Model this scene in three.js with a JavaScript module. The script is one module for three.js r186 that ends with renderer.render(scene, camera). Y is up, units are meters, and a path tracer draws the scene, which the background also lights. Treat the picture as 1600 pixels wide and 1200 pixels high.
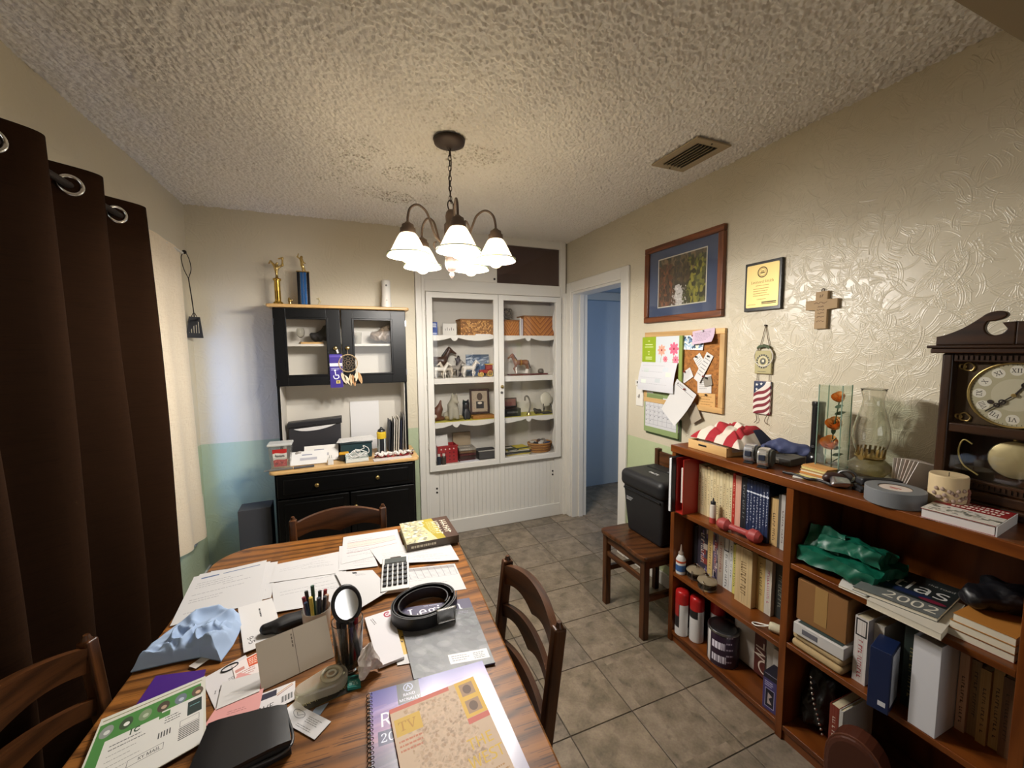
import * as THREE from 'three';
import { RoundedBoxGeometry } from 'three/addons/geometries/RoundedBoxGeometry.js';
import { mergeGeometries, mergeVertices, toCreasedNormals } from 'three/addons/utils/BufferGeometryUtils.js';
import { MarchingCubes } from 'three/addons/objects/MarchingCubes.js';
import { RectAreaLightUniformsLib } from 'three/addons/lights/RectAreaLightUniformsLib.js';
RectAreaLightUniformsLib.init();

// ---------- camera, light, exposure ----------
const scene = new THREE.Scene();
const camera = new THREE.PerspectiveCamera(86.98, 4 / 3, 0.05, 60);
camera.position.set(0, 1.511, 0);
camera.rotation.order = 'YXZ';
camera.rotation.set(-0.0844, -0.3838, -0.008);
const renderer = new THREE.WebGLRenderer({ antialias: true });
renderer.toneMapping = THREE.LinearToneMapping;
renderer.toneMappingExposure = 0.46;
renderer.shadowMap.enabled = true;
renderer.shadowMap.type = THREE.PCFSoftShadowMap;
scene.background = new THREE.Color(0.30, 0.42, 0.60);
const BULB = { color: 0xfffaf4, power: 3.75 };      // the five chandelier bulbs (candela each)
function daylight(x, y, z, w, h, tx, ty, tz, color, intensity) {
  const l = new THREE.RectAreaLight(color, intensity, w, h);
  l.position.set(x, y, z); l.lookAt(tx, ty, tz); scene.add(l); return l;
}
daylight(-1.10, 1.08, -2.32, 1.4, 1.1, 0, 1.08, -2.32, 0x74a6ff, 21);        // sky light outside the dining-room window
daylight(3.44, 1.4, -2.5, 1.0, 1.16, 2.2, 1.4, -2.5, 0xb4cfff, 7.5);       // sky light outside the hallway window, out of sight beyond the doorway
daylight(0.9, 1.4, 2.74, 2.0, 1.1, 0.9, 1.4, 0, 0xfbf7f2, 5.2);           // added fill light, set outside an added window behind the camera

// ---------- helpers ----------
let seed = 7;
const rnd = () => { seed = (seed + 0x6d2b79f5) | 0; let t = Math.imul(seed ^ (seed >>> 15), 1 | seed); t = (t + Math.imul(t ^ (t >>> 7), 61 | t)) ^ t; return ((t ^ (t >>> 14)) >>> 0) / 4294967296; };
const rr = (a, b) => a + (b - a) * rnd();
const PI = Math.PI, V3 = (x, y, z) => new THREE.Vector3(x, y, z);
const clamp = (x, a = 0, b = 1) => Math.min(b, Math.max(a, x));
const names = {};
function numbered(n) { const k = names[n] = (names[n] ?? -1) + 1; return k ? n + '_' + String(k).padStart(3, '0') : n; }
const ordinals = ['first', 'second', 'third', 'fourth', 'fifth', 'sixth', 'seventh', 'eighth', 'ninth', 'tenth', 'eleventh', 'twelfth', 'thirteenth', 'fourteenth'];
function finish(o) { o.castShadow = o.receiveShadow = true; return o; }
function tag(o, label, category, group, kind) {
  if (label) o.userData.label = label;
  if (category) o.userData.category = category;
  if (group) o.userData.group = group;
  if (kind) o.userData.kind = kind;
  return o;
}
function thing(name, label, category, p = [0, 0, 0], ry = 0, group) {
  const o = new THREE.Group(); o.name = numbered(name); o.position.set(...p); o.rotation.y = ry;
  scene.add(o); return tag(o, label, category, group);
}
function part(parent, name, geo, mat, p, r, label) {
  const m = finish(new THREE.Mesh(geo, mat)); m.name = name;
  if (p) m.position.set(...p); if (r) m.rotation.set(...r);
  if (label) m.userData.label = label;
  parent.add(m); return m;
}
function solo(name, label, category, geo, mat, p, r, group) {
  const m = part(scene, numbered(name), geo, mat, p, r); return tag(m, label, category, group);
}
function struct(name, geo, mat, label) { return tag(part(scene, name, geo, mat), label, null, null, 'structure'); }
function structGroup(name, label) { const g = new THREE.Group(); g.name = name; scene.add(g); return tag(g, label, null, null, 'structure'); }
function ni(g) { return g.index ? g.toNonIndexed() : g; }
function merge(...gs) { return mergeGeometries(gs.flat().map((g) => { g = ni(g); for (const k of Object.keys(g.attributes)) if (!['position', 'normal', 'uv'].includes(k)) g.deleteAttribute(k); return g; })); }
// box between bounds, edges rounded by r
function bx(x0, x1, y0, y1, z0, z1, r = 0) {
  const w = x1 - x0, h = y1 - y0, d = z1 - z0, g = r ? new RoundedBoxGeometry(w, h, d, 2, Math.min(r, w / 2.02, h / 2.02, d / 2.02)) : new THREE.BoxGeometry(w, h, d);
  return g.translate((x0 + x1) / 2, (y0 + y1) / 2, (z0 + z1) / 2);
}
const cb = (w, h, d, r = 0) => bx(-w / 2, w / 2, 0, h, -d / 2, d / 2, r);     // box standing on its base
// uv in metres on every face, the grain along the given axis
function wuv(g, grain = 1, ou = rnd() * 3, ov = rnd() * 3) {
  g = ni(g); const p = g.attributes.position, uv = new Float32Array(p.count * 2), a = V3(), b = V3(), c = V3();
  for (let i = 0; i < p.count; i += 3) {
    a.fromBufferAttribute(p, i); b.fromBufferAttribute(p, i + 1).sub(a); c.fromBufferAttribute(p, i + 2).sub(a); b.cross(c);
    const n = [Math.abs(b.x), Math.abs(b.y), Math.abs(b.z)], ax = n.indexOf(Math.max(...n));
    let va = grain, ua = [0, 1, 2].find((k) => k !== ax && k !== grain);
    if (ax === grain) { [ua, va] = [0, 1, 2].filter((k) => k !== ax); }
    for (let k = 0; k < 3; k++) { const q = [p.getX(i + k), p.getY(i + k), p.getZ(i + k)]; uv[(i + k) * 2] = q[ua] + ou; uv[(i + k) * 2 + 1] = q[va] + ov; }
  }
  g.setAttribute('uv', new THREE.BufferAttribute(uv, 2)); return g;
}
const lathe = (pts, seg = 32) => new THREE.LatheGeometry(pts.map(([r, y]) => new THREE.Vector2(r, y)), seg);
const cyl = (r, h, seg = 24, r2 = r) => new THREE.CylinderGeometry(r2, r, h, seg).translate(0, h / 2, 0);
const ball = (r, a = 20, b = 14) => new THREE.SphereGeometry(r, a, b);
function tube(pts, r, seg = 40, rs = 8, closed = false) { return new THREE.TubeGeometry(new THREE.CatmullRomCurve3(pts.map((q) => V3(...q)), closed), seg, r, rs, closed); }
function shapeOf(pts) { const s = new THREE.Shape(); pts.forEach(([x, y], i) => (i ? s.lineTo(x, y) : s.moveTo(x, y))); return s; }
function extr(s, depth, bevel = 0, curve = 12) { return new THREE.ExtrudeGeometry(s, { depth: depth - 2 * bevel, bevelEnabled: bevel > 0, bevelSize: bevel, bevelThickness: bevel, bevelOffset: -bevel, bevelSegments: 2, curveSegments: curve }).translate(0, 0, bevel); }
function rrect(w, h, r) { const s = new THREE.Shape(), x = -w / 2, y = -h / 2; s.moveTo(x + r, y); s.lineTo(x + w - r, y); s.absarc(x + w - r, y + r, r, -PI / 2, 0); s.lineTo(x + w, y + h - r); s.absarc(x + w - r, y + h - r, r, 0, PI / 2); s.lineTo(x + r, y + h); s.absarc(x + r, y + h - r, r, PI / 2, PI); s.lineTo(x, y + r); s.absarc(x + r, y + r, r, PI, PI * 1.5); return s; }
function hole(s, x0, x1, y0, y1) { const h = new THREE.Path(); h.moveTo(x0, y0); h.lineTo(x0, y1); h.lineTo(x1, y1); h.lineTo(x1, y0); h.closePath(); s.holes.push(h); return s; }
// frame w x h round the opening x0..x1, y0..y1, depth d, edges rounded by r
function frameGeo(w, h, x0, x1, y0, y1, d, r = 0.002) { return merge(bx(-w / 2, x0, -h / 2, h / 2, 0, d, r), bx(x1, w / 2, -h / 2, h / 2, 0, d, r), bx(x0 - r, x1 + r, y1, h / 2, 0, d, r), bx(x0 - r, x1 + r, -h / 2, y0, 0, d, r)); }
// surface from a function over (s,t) in 0..1
function surf(fn, nu, nv, flip = false) {
  const pos = [], uv = [], idx = [];
  for (let j = 0; j <= nv; j++) for (let i = 0; i <= nu; i++) { pos.push(...fn(i / nu, j / nv)); uv.push(i / nu, 1 - j / nv); }
  for (let j = 0; j < nv; j++) for (let i = 0; i < nu; i++) { const a = j * (nu + 1) + i, b = a + 1, c = a + nu + 1, d = c + 1; flip ? idx.push(a, b, c, b, d, c) : idx.push(a, c, b, b, c, d); }
  const g = new THREE.BufferGeometry(); g.setAttribute('position', new THREE.Float32BufferAttribute(pos, 3)); g.setAttribute('uv', new THREE.Float32BufferAttribute(uv, 2)); g.setIndex(idx); g.computeVertexNormals(); return g;
}
// sheet with thickness: quad corners TL TR BR BL as [x,z], lying at height y, optional lift(s,t)
function sheetGeo(q, y, th = 0.0008, lift = null, n = 8) {
  const g = new THREE.BoxGeometry(1, 1, 1, lift ? n : 1, 1, lift ? n : 1), p = g.attributes.position, uv = g.attributes.uv, nm = g.attributes.normal;
  for (let i = 0; i < p.count; i++) {
    const s = p.getX(i) + 0.5, t = p.getZ(i) + 0.5, up = p.getY(i) > 0, m = (k) => (q[0][k] * (1 - s) + q[1][k] * s) * (1 - t) + (q[3][k] * (1 - s) + q[2][k] * s) * t;
    if (nm.getY(i) > 0.5) uv.setXY(i, s, 1 - t); else uv.setXY(i, 0.01, 0.99);
    p.setXYZ(i, m(0), y + (up ? th : 0) + (lift ? lift(s, t) : 0), m(1));
  }
  g.computeVertexNormals(); return g;
}
// periodic value noise and fbm
const NZ = new Float32Array(65536); for (let i = 0; i < 65536; i++) NZ[i] = rnd();
function vn(x, y, px = 256, py = 256) {
  const xi = Math.floor(x), yi = Math.floor(y), fx = x - xi, fy = y - yi, u = fx * fx * (3 - 2 * fx), v = fy * fy * (3 - 2 * fy);
  const m = (a, n) => ((a % n) + n) % n, h = (a, b) => NZ[(m(a, px) * 131 + m(b, py) * 7919) & 65535];
  return (h(xi, yi) * (1 - u) + h(xi + 1, yi) * u) * (1 - v) + (h(xi, yi + 1) * (1 - u) + h(xi + 1, yi + 1) * u) * v;
}
function fbm(x, y, px, py, o = 4) { let a = 0, k = 0.5, s = 0; for (let i = 0; i < o; i++) { a += k * vn(x, y, px, py); s += k; x *= 2; y *= 2; px *= 2; py *= 2; k *= 0.55; } return a / s; }
function dtex(w, h, fn, srgb = true, rx = 1, ry = 1) {
  const d = new Uint8Array(w * h * 4);
  for (let j = 0; j < h; j++) for (let i = 0; i < w; i++) { const c = fn(i / w, j / h), k = (j * w + i) * 4; d[k] = clamp(c[0], 0, 255); d[k + 1] = clamp(c[1], 0, 255); d[k + 2] = clamp(c[2], 0, 255); d[k + 3] = 255; }
  const t = new THREE.DataTexture(d, w, h); t.magFilter = THREE.LinearFilter; t.minFilter = THREE.LinearMipmapLinearFilter; t.generateMipmaps = true; t.wrapS = t.wrapT = THREE.RepeatWrapping; t.repeat.set(rx, ry); if (srgb) t.colorSpace = THREE.SRGBColorSpace; t.needsUpdate = true; return t;
}
function cv(w, h, fn, srgb = true, rep = null) {
  const c = document.createElement('canvas'); c.width = w; c.height = h; const x = c.getContext('2d'); fn(x, w, h);
  const t = new THREE.CanvasTexture(c); if (srgb) t.colorSpace = THREE.SRGBColorSpace; t.anisotropy = 8;
  if (rep) { t.wrapS = t.wrapT = THREE.RepeatWrapping; t.repeat.set(...rep); } return t;
}
function txt(x, s, px, py, size, col = '#222', font = 'sans-serif', al = 'left', w) { x.fillStyle = col; x.font = size + 'px ' + font; x.textAlign = al; x.textBaseline = 'middle'; w ? x.fillText(s, px, py, w) : x.fillText(s, px, py); }
function lines(x, x0, y0, x1, n, dy, col = 'rgba(60,60,70,.55)', th = 2) { x.fillStyle = col; for (let i = 0; i < n; i++) { let q = x0; const e = x1 - rnd() * (x1 - x0) * 0.35; while (q < e) { const w = rr(4, 16); x.fillRect(q, y0 + i * dy, Math.min(w, e - q), th); q += w + 3; } } }
function fill(x, c, w, h) { x.fillStyle = c; x.fillRect(0, 0, w, h); }
const mat = (o) => new THREE.MeshPhysicalMaterial({ roughness: 0.6, ...o });
const MC = {}; const flat = (c, roughness = 0.6, o = {}) => MC[c + roughness + JSON.stringify(o)] ??= mat({ color: c, roughness, ...o });
const printed = (t, roughness = 0.55, o = {}) => mat({ map: t, roughness, ...o });
// implicit bodies: [ax,ay,az,ra, bx,by,bz,rb] tapered capsules joined smoothly
function blob(caps, cell = 0.006, k = 0.012) {
  let lo = [1e9, 1e9, 1e9], hi = [-1e9, -1e9, -1e9];
  for (const c of caps) for (const o of [0, 4]) for (let i = 0; i < 3; i++) { lo[i] = Math.min(lo[i], c[o + i] - c[o + 3]); hi[i] = Math.max(hi[i], c[o + i] + c[o + 3]); }
  const size = Math.max(...hi.map((h, i) => h - lo[i])) + 6 * cell, ctr = hi.map((h, i) => (h + lo[i]) / 2), n = Math.ceil(size / cell);
  const mc = new MarchingCubes(n, new THREE.MeshBasicMaterial(), false, false, 400000); mc.isolation = 0;
  for (let z = 0; z < n; z++) for (let y = 0; y < n; y++) for (let x = 0; x < n; x++) {
    const q = [x, y, z].map((v, i) => ((v - n / 2) / (n / 2)) * (size / 2) + ctr[i]); let s = 0;
    for (const c of caps) {
      const ab = [c[4] - c[0], c[5] - c[1], c[6] - c[2]], ap = [q[0] - c[0], q[1] - c[1], q[2] - c[2]], L = ab[0] ** 2 + ab[1] ** 2 + ab[2] ** 2;
      const h = L ? clamp((ap[0] * ab[0] + ap[1] * ab[1] + ap[2] * ab[2]) / L) : 0;
      s += Math.exp(-(Math.hypot(ap[0] - ab[0] * h, ap[1] - ab[1] * h, ap[2] - ab[2] * h) - (c[3] + (c[7] - c[3]) * h)) / k);
    }
    mc.field[x + y * n + z * n * n] = k * Math.log(Math.max(s, 1e-30));
  }
  mc.update(); const g = new THREE.BufferGeometry(), ground = Math.min(...caps.map((c) => Math.min(c[1] - c[3], c[5] - c[7]))) < 0.02;
  g.setAttribute('position', new THREE.BufferAttribute(mc.positionArray.slice(0, mc.count * 3), 3)); g.setAttribute('normal', new THREE.BufferAttribute(mc.normalArray.slice(0, mc.count * 3), 3));
  g.scale(size / 2, size / 2, size / 2).translate(...ctr); if (ground) { g.computeBoundingBox(); g.translate(0, -g.boundingBox.min.y, 0); } g.setAttribute('uv', new THREE.BufferAttribute(new Float32Array(mc.count * 2), 2)); return g;
}
function crush(g, a, f = 40) { g = mergeVertices(g); g.computeBoundingBox(); const p = g.attributes.position, y0 = g.boundingBox.min.y; for (let i = 0; i < p.count; i++) { const x = p.getX(i), y = p.getY(i), z = p.getZ(i); p.setXYZ(i, x + a * (vn(y * f + 9, z * f + 3) - 0.5), y + a * (vn(x * f + 31, z * f + 7) - 0.5), z + a * (vn(x * f + 17, y * f + 23) - 0.5)); } g.computeBoundingBox(); g.translate(0, y0 - g.boundingBox.min.y, 0); g.computeVertexNormals(); return g; }
// ---------- materials ----------
function woodTex(w, h, cols, freq, wob, rx, ry, pores = 0.25) {
  const [a, b, c] = cols;
  return dtex(w, h, (u, v) => {
    const n = fbm(u * 4, v * 2, 4, 2, 3), r = u * freq + wob * (vn(u * 3 + 5, v * 2, 3, 2) + 0.5 * vn(u * 6, v * 4 + 3, 6, 4));
    const ring = Math.pow(0.5 + 0.5 * Math.sin(r * PI * 2), 3), f = vn(u * 160, v * 5, 160, 5), p = vn(u * 256, v * 24, 256, 24) > 0.80 ? pores : 0;
    const k = clamp(0.55 * ring + 0.25 * f + p), m = 0.8 + 0.4 * n;
    return [0, 1, 2].map((i) => (a[i] * (1 - k) + b[i] * k) * m + (c[i] - a[i]) * 0.15 * f);
  }, true, rx, ry);
}
const oakT = woodTex(512, 512, [[152, 98, 45], [66, 38, 16], [168, 112, 56]], 11, 2.6, 1 / 0.5, 1 / 1.4, 0.6);
const chairT = woodTex(256, 512, [[88, 52, 26], [44, 24, 11], [110, 69, 37]], 6, 1.6, 1 / 0.3, 1 / 0.9);
const caseT = woodTex(256, 512, [[116, 63, 24], [84, 41, 14], [134, 78, 33]], 5, 1.4, 1 / 0.4, 1 / 1.1, 0.12);
const paleT = woodTex(256, 256, [[214, 176, 118], [190, 148, 92], [226, 190, 136]], 5, 1.2, 1 / 0.4, 1 / 0.9, 0.1);
const M = {
  oak: mat({ map: oakT, roughness: 0.4, specularIntensity: 0.55 }),
  chair: mat({ map: chairT, roughness: 0.34, specularIntensity: 0.7 }),
  bookcase: mat({ map: caseT, roughness: 0.28, specularIntensity: 0.6 }),
  pale: mat({ map: paleT, roughness: 0.42 }),
  frame: mat({ map: woodTex(256, 256, [[122, 68, 34], [78, 40, 18], [140, 84, 46]], 6, 1.2, 1 / 0.2, 1 / 0.7), roughness: 0.4 }),
  clock: mat({ map: woodTex(256, 256, [[56, 33, 15], [31, 17, 8], [72, 44, 21]], 6, 1.2, 1 / 0.2, 1 / 0.6), roughness: 0.34, specularIntensity: 0.6 }),
  black: mat({ map: woodTex(128, 256, [[8, 8, 8], [5, 5, 5], [12, 11, 11]], 6, 1, 1 / 0.3, 1 / 0.8), roughness: 0.36, specularIntensity: 0.6 }),
  white: flat('#dedad0', 0.45), whiteIn: flat('#d0cabe', 0.65), brass: flat('#bda468', 0.3, { metalness: 1 }), chrome: flat('#d8d8d6', 0.16, { metalness: 1 }),
  steel: flat('#8f9092', 0.35, { metalness: 1 }), iron: flat('#2a211b', 0.55, { metalness: 0.5 }), plastic: flat('#17171a', 0.45), paper: flat('#dcdad8', 0.7), cream: flat('#e8dcc0', 0.7),
  glass: mat({ color: '#ffffff', transmission: 1, thickness: 0, roughness: 0.03, ior: 1.45 }),
  clear: mat({ color: '#f4f4f0', transmission: 1, thickness: 0.004, roughness: 0.05, ior: 1.46, attenuationColor: new THREE.Color('#e8e6da'), attenuationDistance: 0.25 }),
  poly: mat({ color: '#f2f2ee', transmission: 0.9, thickness: 0, roughness: 0.22, ior: 1.4 }),
};
// trowelled plaster relief
function strokes(w, n, len, wd) {
  return cv(w, w, (x) => {
    fill(x, '#606060', w, w); x.lineCap = 'round';
    for (let i = 0; i < n; i++) {
      const cx = rnd() * w, cy = rnd() * w, a = rnd() * PI * 2, R = rr(len * 0.7, len * 2.2), k = 2 + Math.floor(rnd() * 5), arc = rr(0.4, 1.3);
      for (let j = 0; j < k; j++) {
        const r = R + j * rr(wd * 1.6, wd * 3.2), g = Math.floor(rr(110, 235)); x.lineWidth = rr(wd * 0.5, wd * 1.5); x.strokeStyle = `rgba(${g},${g},${g},${rr(0.35, 0.9)})`;
        for (const dx of [-w, 0, w]) for (const dy of [-w, 0, w]) { if (Math.abs(cx + dx - w / 2) > w / 2 + R + 60 || Math.abs(cy + dy - w / 2) > w / 2 + R + 60) continue; x.beginPath(); x.arc(cx + dx, cy + dy, r, a + j * 0.05, a + arc * (1 - j * 0.08)); x.stroke(); }
      }
    }
  }, false, [1, 1]);
}
const plaster = strokes(1024, 1500, 56, 2.1); plaster.repeat.set(1 / 1.0, 1 / 1.0);
const softPlaster = strokes(512, 420, 34, 5); softPlaster.repeat.set(1 / 1.1, 1 / 1.1);
const popcorn = cv(1024, 1024, (x, w) => {
  fill(x, '#303030', w, w);
  for (let i = 0; i < 15000; i++) {
    const r = rr(3.5, 9), px = rnd() * w, py = rnd() * w, g = Math.floor(rr(110, 250));
    for (const dx of [0, px < 12 ? w : px > w - 12 ? -w : null]) for (const dy of [0, py < 12 ? w : py > w - 12 ? -w : null]) if (dx !== null && dy !== null) { const q = x.createRadialGradient(px + dx, py + dy, 0, px + dx, py + dy, r); q.addColorStop(0, `rgba(${g},${g},${g},.95)`); q.addColorStop(0.6, `rgba(${g},${g},${g},.6)`); q.addColorStop(1, `rgba(${g},${g},${g},0)`); x.fillStyle = q; x.fillRect(px + dx - r, py + dy - r, 2 * r, 2 * r); }
  }
}, false, [1 / 0.85, 1 / 0.85]);
const wallPaint = (c, b, bs, r = 0.5) => mat({ color: c, roughness: r, bumpMap: b, bumpScale: bs });
M.wallR = wallPaint('#d2c8b0', plaster, 0.0026, 0.3); M.wallRg = wallPaint('#b9c49a', plaster, 0.0026, 0.36);
M.wallB = wallPaint('#d2c8b0', softPlaster, 0.0018, 0.5); M.wallBg = wallPaint('#afbb9b', softPlaster, 0.0018, 0.5);
M.hallWall = wallPaint('#b9c6d2', softPlaster, 0.001, 0.6);
// ---------- the room ----------
const XL = -0.92, XR = 1.823, ZB = -3.2, H = 2.44, GL = 0.905;
const wallBox = (...b) => wuv(bx(...b), 1, 0, 0);
{ // floor: grout slab and separate tiles
  const f = structGroup('floor', 'brown grey ceramic tile floor laid square with dark grout');
  part(f, 'grout', bx(-2.6, 3.3, -0.06, -0.004, -3.9, 2.7), flat('#4d443a', 0.9));
  const s = 0.2945, g = 0.0045, tg = extr(rrect(s - g, s - g, 0.003), 0.009, 0.0015, 3).rotateX(PI / 2); tg.computeVertexNormals();
  const tgu = wuv(tg, 2, 0.5, 0.5), tm = [];
  for (let k = 0; k < 4; k++) {
    const o = k * 17.3, c = [[150, 134, 114], [143, 129, 112], [154, 137, 115], [140, 126, 107], [147, 130, 109]][k];
    const t = dtex(160, 160, (u, v) => { const a = fbm(u * 5 + o, v * 5 + o, 99, 99, 5), b = vn(u * 60 + o, v * 60, 99, 99), d = fbm(u * 11 + o * 2, v * 9 + 7, 99, 99, 3), m = 0.66 + 0.44 * a + 0.08 * (b - 0.5) - (d > 0.6 ? (d - 0.6) * 0.6 : 0); return [c[0] * m, c[1] * m * (0.985 + 0.03 * b), c[2] * m * (0.96 + 0.06 * a)]; }, true, 1 / 0.3, 1 / 0.3);
    tm.push(mat({ map: t, roughness: 0.42, bumpMap: softPlaster, bumpScale: 0.0006 }));
  }
  for (let i = -8; i <= 5; i++) for (let j = -3; j <= 12; j++) {
    const x = 1.3407 + (i + 0.5) * s, z = -3.0427 + (j + 0.5) * s;
    if (x < -0.95 && z < 0) continue; if (x > 1.95 && z > -2.3) continue;
    const m = part(f, 'tile', tgu, tm[Math.floor(rnd() * 4)], [x, rr(-0.0006, 0), z], [0, Math.floor(rnd() * 4) * PI / 2, 0]);
  }
}
// popcorn ceiling with mildew stains round the lamp
const stainT = cv(1024, 1024, (x, w) => {
  fill(x, '#efebe4', w, w);
  const P = (wx, wz) => [(wx + 1.1) / 3.2 * w, (1 - (wz + 3.4) / 3.4) * w];
  for (let i = 0; i < 9000; i++) { const g = rnd(); x.fillStyle = g < 0.5 ? 'rgba(150,134,112,.12)' : 'rgba(245,238,226,.18)'; x.fillRect(rnd() * w, rnd() * w, rr(1, 3), rr(1, 3)); }
  for (const [wx, wz, r, n, a] of [[0.08, -2.04, 0.12, 190, 0.3], [0.05, -2.22, 0.1, 160, 0.3], [0.33, -2.28, 0.12, 230, 0.34], [-0.04, -2.42, 0.1, 90, 0.25], [0.16, -2.58, 0.1, 150, 0.3], [0.31, -2.62, 0.1, 220, 0.4], [0.46, -2.58, 0.1, 90, 0.25], [0.58, -1.95, 0.12, 200, 0.3], [0.66, -1.9, 0.1, 120, 0.25], [0.4, -1.66, 0.1, 110, 0.2], [0.4, -2.1, 0.2, 160, 0.2], [-0.5, -2.45, 0.12, 60, 0.18], [0.85, -2.1, 0.2, 90, 0.16]])
    for (let i = 0; i < n; i++) { const q = rnd() * PI * 2, d = Math.sqrt(rnd()) * r, [px, py] = P(wx + Math.cos(q) * d * 1.1, wz + Math.sin(q) * d); x.fillStyle = `rgba(${66 + rnd() * 30},${56 + rnd() * 24},${38 + rnd() * 16},${a * rr(0.45, 1.15)})`; x.beginPath(); x.ellipse(px, py, rr(0.7, 2), rr(0.7, 1.8), rnd() * 3, 0, 7); x.fill(); }
});
{
  const N = 180, S = 0.81, hm = new Float32Array(N * N);           // lumpy sprayed relief, 4.5 mm cells, repeating every 0.81 m
  for (let i = 0; i < 5200; i++) { const cx = rnd() * N, cy = rnd() * N, r = rr(0.85, 1.7), a = rr(0.35, 1); for (let y = Math.floor(cy - r); y <= cy + r; y++) for (let x = Math.floor(cx - r); x <= cx + r; x++) { const d = ((x - cx) ** 2 + (y - cy) ** 2) / (r * r); if (d < 1) { const k = ((y + N) % N) * N + (x + N) % N; hm[k] = Math.max(hm[k], a * Math.sqrt(1 - d)); } } }
  const nx = 612, nz = 640, x0 = -0.93, z0 = -3.21, st = S / N, relief = surf((s, t) => { const i = Math.round(s * nx), j = Math.round(t * nz); return [x0 + i * st, H - 0.0005 - 0.0085 * hm[(j % N) * N + (i % N)], z0 + j * st]; }, nx, nz, true);
  const g = merge(bx(-1.1, 2.1, H, H + 0.1, -3.4, 0), relief); const p = g.attributes.position, uv = g.attributes.uv;
  for (let i = 0; i < p.count; i++) uv.setXY(i, p.getX(i), p.getZ(i));
  stainT.wrapS = stainT.wrapT = THREE.RepeatWrapping; stainT.repeat.set(1 / 3.2, 1 / 3.4); stainT.offset.set(1.1 / 3.2, 1);
  struct('ceiling', g, mat({ map: stainT, roughness: 0.9, bumpMap: popcorn, bumpScale: 0.002 }), 'stained popcorn textured ceiling');
}
function wallPair(name, label, up, lo, boxesUp, boxesLo) {
  const g = structGroup(name, label);
  for (const b of boxesUp) part(g, 'upper_paint', wallBox(...b), up);
  for (const b of boxesLo) part(g, 'lower_paint', wallBox(...b), lo);
  return g;
}
wallPair('wall_back', 'cream over pale green plaster wall behind the hutch', M.wallB, M.wallBg, [[XL - 0.12, 0.492, GL, H, ZB - 0.1, ZB]], [[XL - 0.12, 0.492, 0, GL, ZB - 0.1, ZB]]);
const WZ0 = -3.02, WZ1 = -1.6, WY0 = 0.5, WY1 = 1.66, TL = XL - 0.12;
wallPair('wall_left', 'cream over pale green plaster wall around the curtained window', M.wallB, M.wallBg,
  [[TL, XL, GL, H, ZB, WZ0], [TL, XL, WY1, H, WZ0, WZ1], [TL, XL, GL, H, WZ1, -0.3]],
  [[TL, XL, 0, GL, ZB, WZ0], [TL, XL, 0, WY0, WZ0, WZ1], [TL, XL, 0, GL, WZ1, -0.3]]);
const DZ0 = -3.1, DZ1 = -2.405, DH = 2.0, TR = XR + 0.14;
wallPair('wall_right', 'cream over pale green wall with glossy trowelled plaster', M.wallR, M.wallRg,
  [[XR, TR, DH, H, DZ0, DZ1], [XR, TR, GL, H, DZ1, 0.1], [XR, TR, GL, H, -3.7, DZ0]], [[XR, TR, 0, GL, DZ1, 0.1], [XR, TR, 0, GL, -3.7, DZ0]]);
{ // window in the left wall
  const w = structGroup('window_1', 'white framed window behind the cream panel');
  const f = [bx(TL, XL + 0.01, WY0 - 0.04, WY0, WZ0, WZ1), bx(TL + 0.02, TL + 0.07, WY0, WY0 + 0.05, WZ0, WZ1), bx(TL + 0.02, TL + 0.07, WY1 - 0.05, WY1, WZ0, WZ1), bx(TL + 0.02, TL + 0.07, 1.06, 1.1, WZ0, WZ1)];
  for (const z of [WZ0, -2.12, WZ1 - 0.05]) f.push(bx(TL + 0.02, TL + 0.07, WY0, WY1, z, z + 0.05));
  for (const g of f) part(w, 'window_frame', g, M.white);
  for (const [a, b] of [[WZ0 + 0.05, -2.12], [-2.07, WZ1 - 0.05]]) for (const [c, d] of [[WY0 + 0.05, 1.06], [1.1, WY1 - 0.05]]) part(w, 'pane', bx(TL + 0.04, TL + 0.044, c, d, a, b), M.glass);
}
{ // doorway casing and jamb on the right wall
  const t = structGroup('trim_1', 'white painted casing around the hallway doorway');
  const W = M.white, c = 0.02;
  part(t, 'side_casing', bx(XR - c, XR, 0, DH + 0.085, DZ1, DZ1 + 0.085, 0.006), W);
  part(t, 'side_casing', bx(XR - c, XR, 0, DH + 0.085, DZ0 - 0.075, DZ0, 0.006), W);
  part(t, 'head_casing', bx(XR - c, XR, DH, DH + 0.085, DZ0, DZ1, 0.006), W);
  part(t, 'jamb', bx(XR - 0.004, TR, 0, DH, DZ0 - 0.001, DZ0 + 0.018), W); part(t, 'jamb', bx(XR - 0.004, TR, 0, DH, DZ1 - 0.018, DZ1 + 0.001), W); part(t, 'head_jamb', bx(XR - 0.004, TR, DH - 0.018, DH + 0.001, DZ0 + 0.018, DZ1 - 0.018), W);
  for (const z of [DZ0 + 0.018, DZ1 - 0.03]) part(t, 'door_stop', bx(XR + 0.06, XR + 0.1, 0, DH - 0.018, z, z + 0.012), W);
}
part(structGroup('baseboard_right', 'white baseboard along the right wall'), 'board', bx(XR - 0.014, XR, 0, 0.085, DZ1 + 0.085, -0.3, 0.004), M.white);
part(structGroup('baseboard_left', 'white baseboard under the window'), 'board', bx(XL, XL + 0.014, 0, 0.085, ZB, -0.3, 0.004), M.white);
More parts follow.
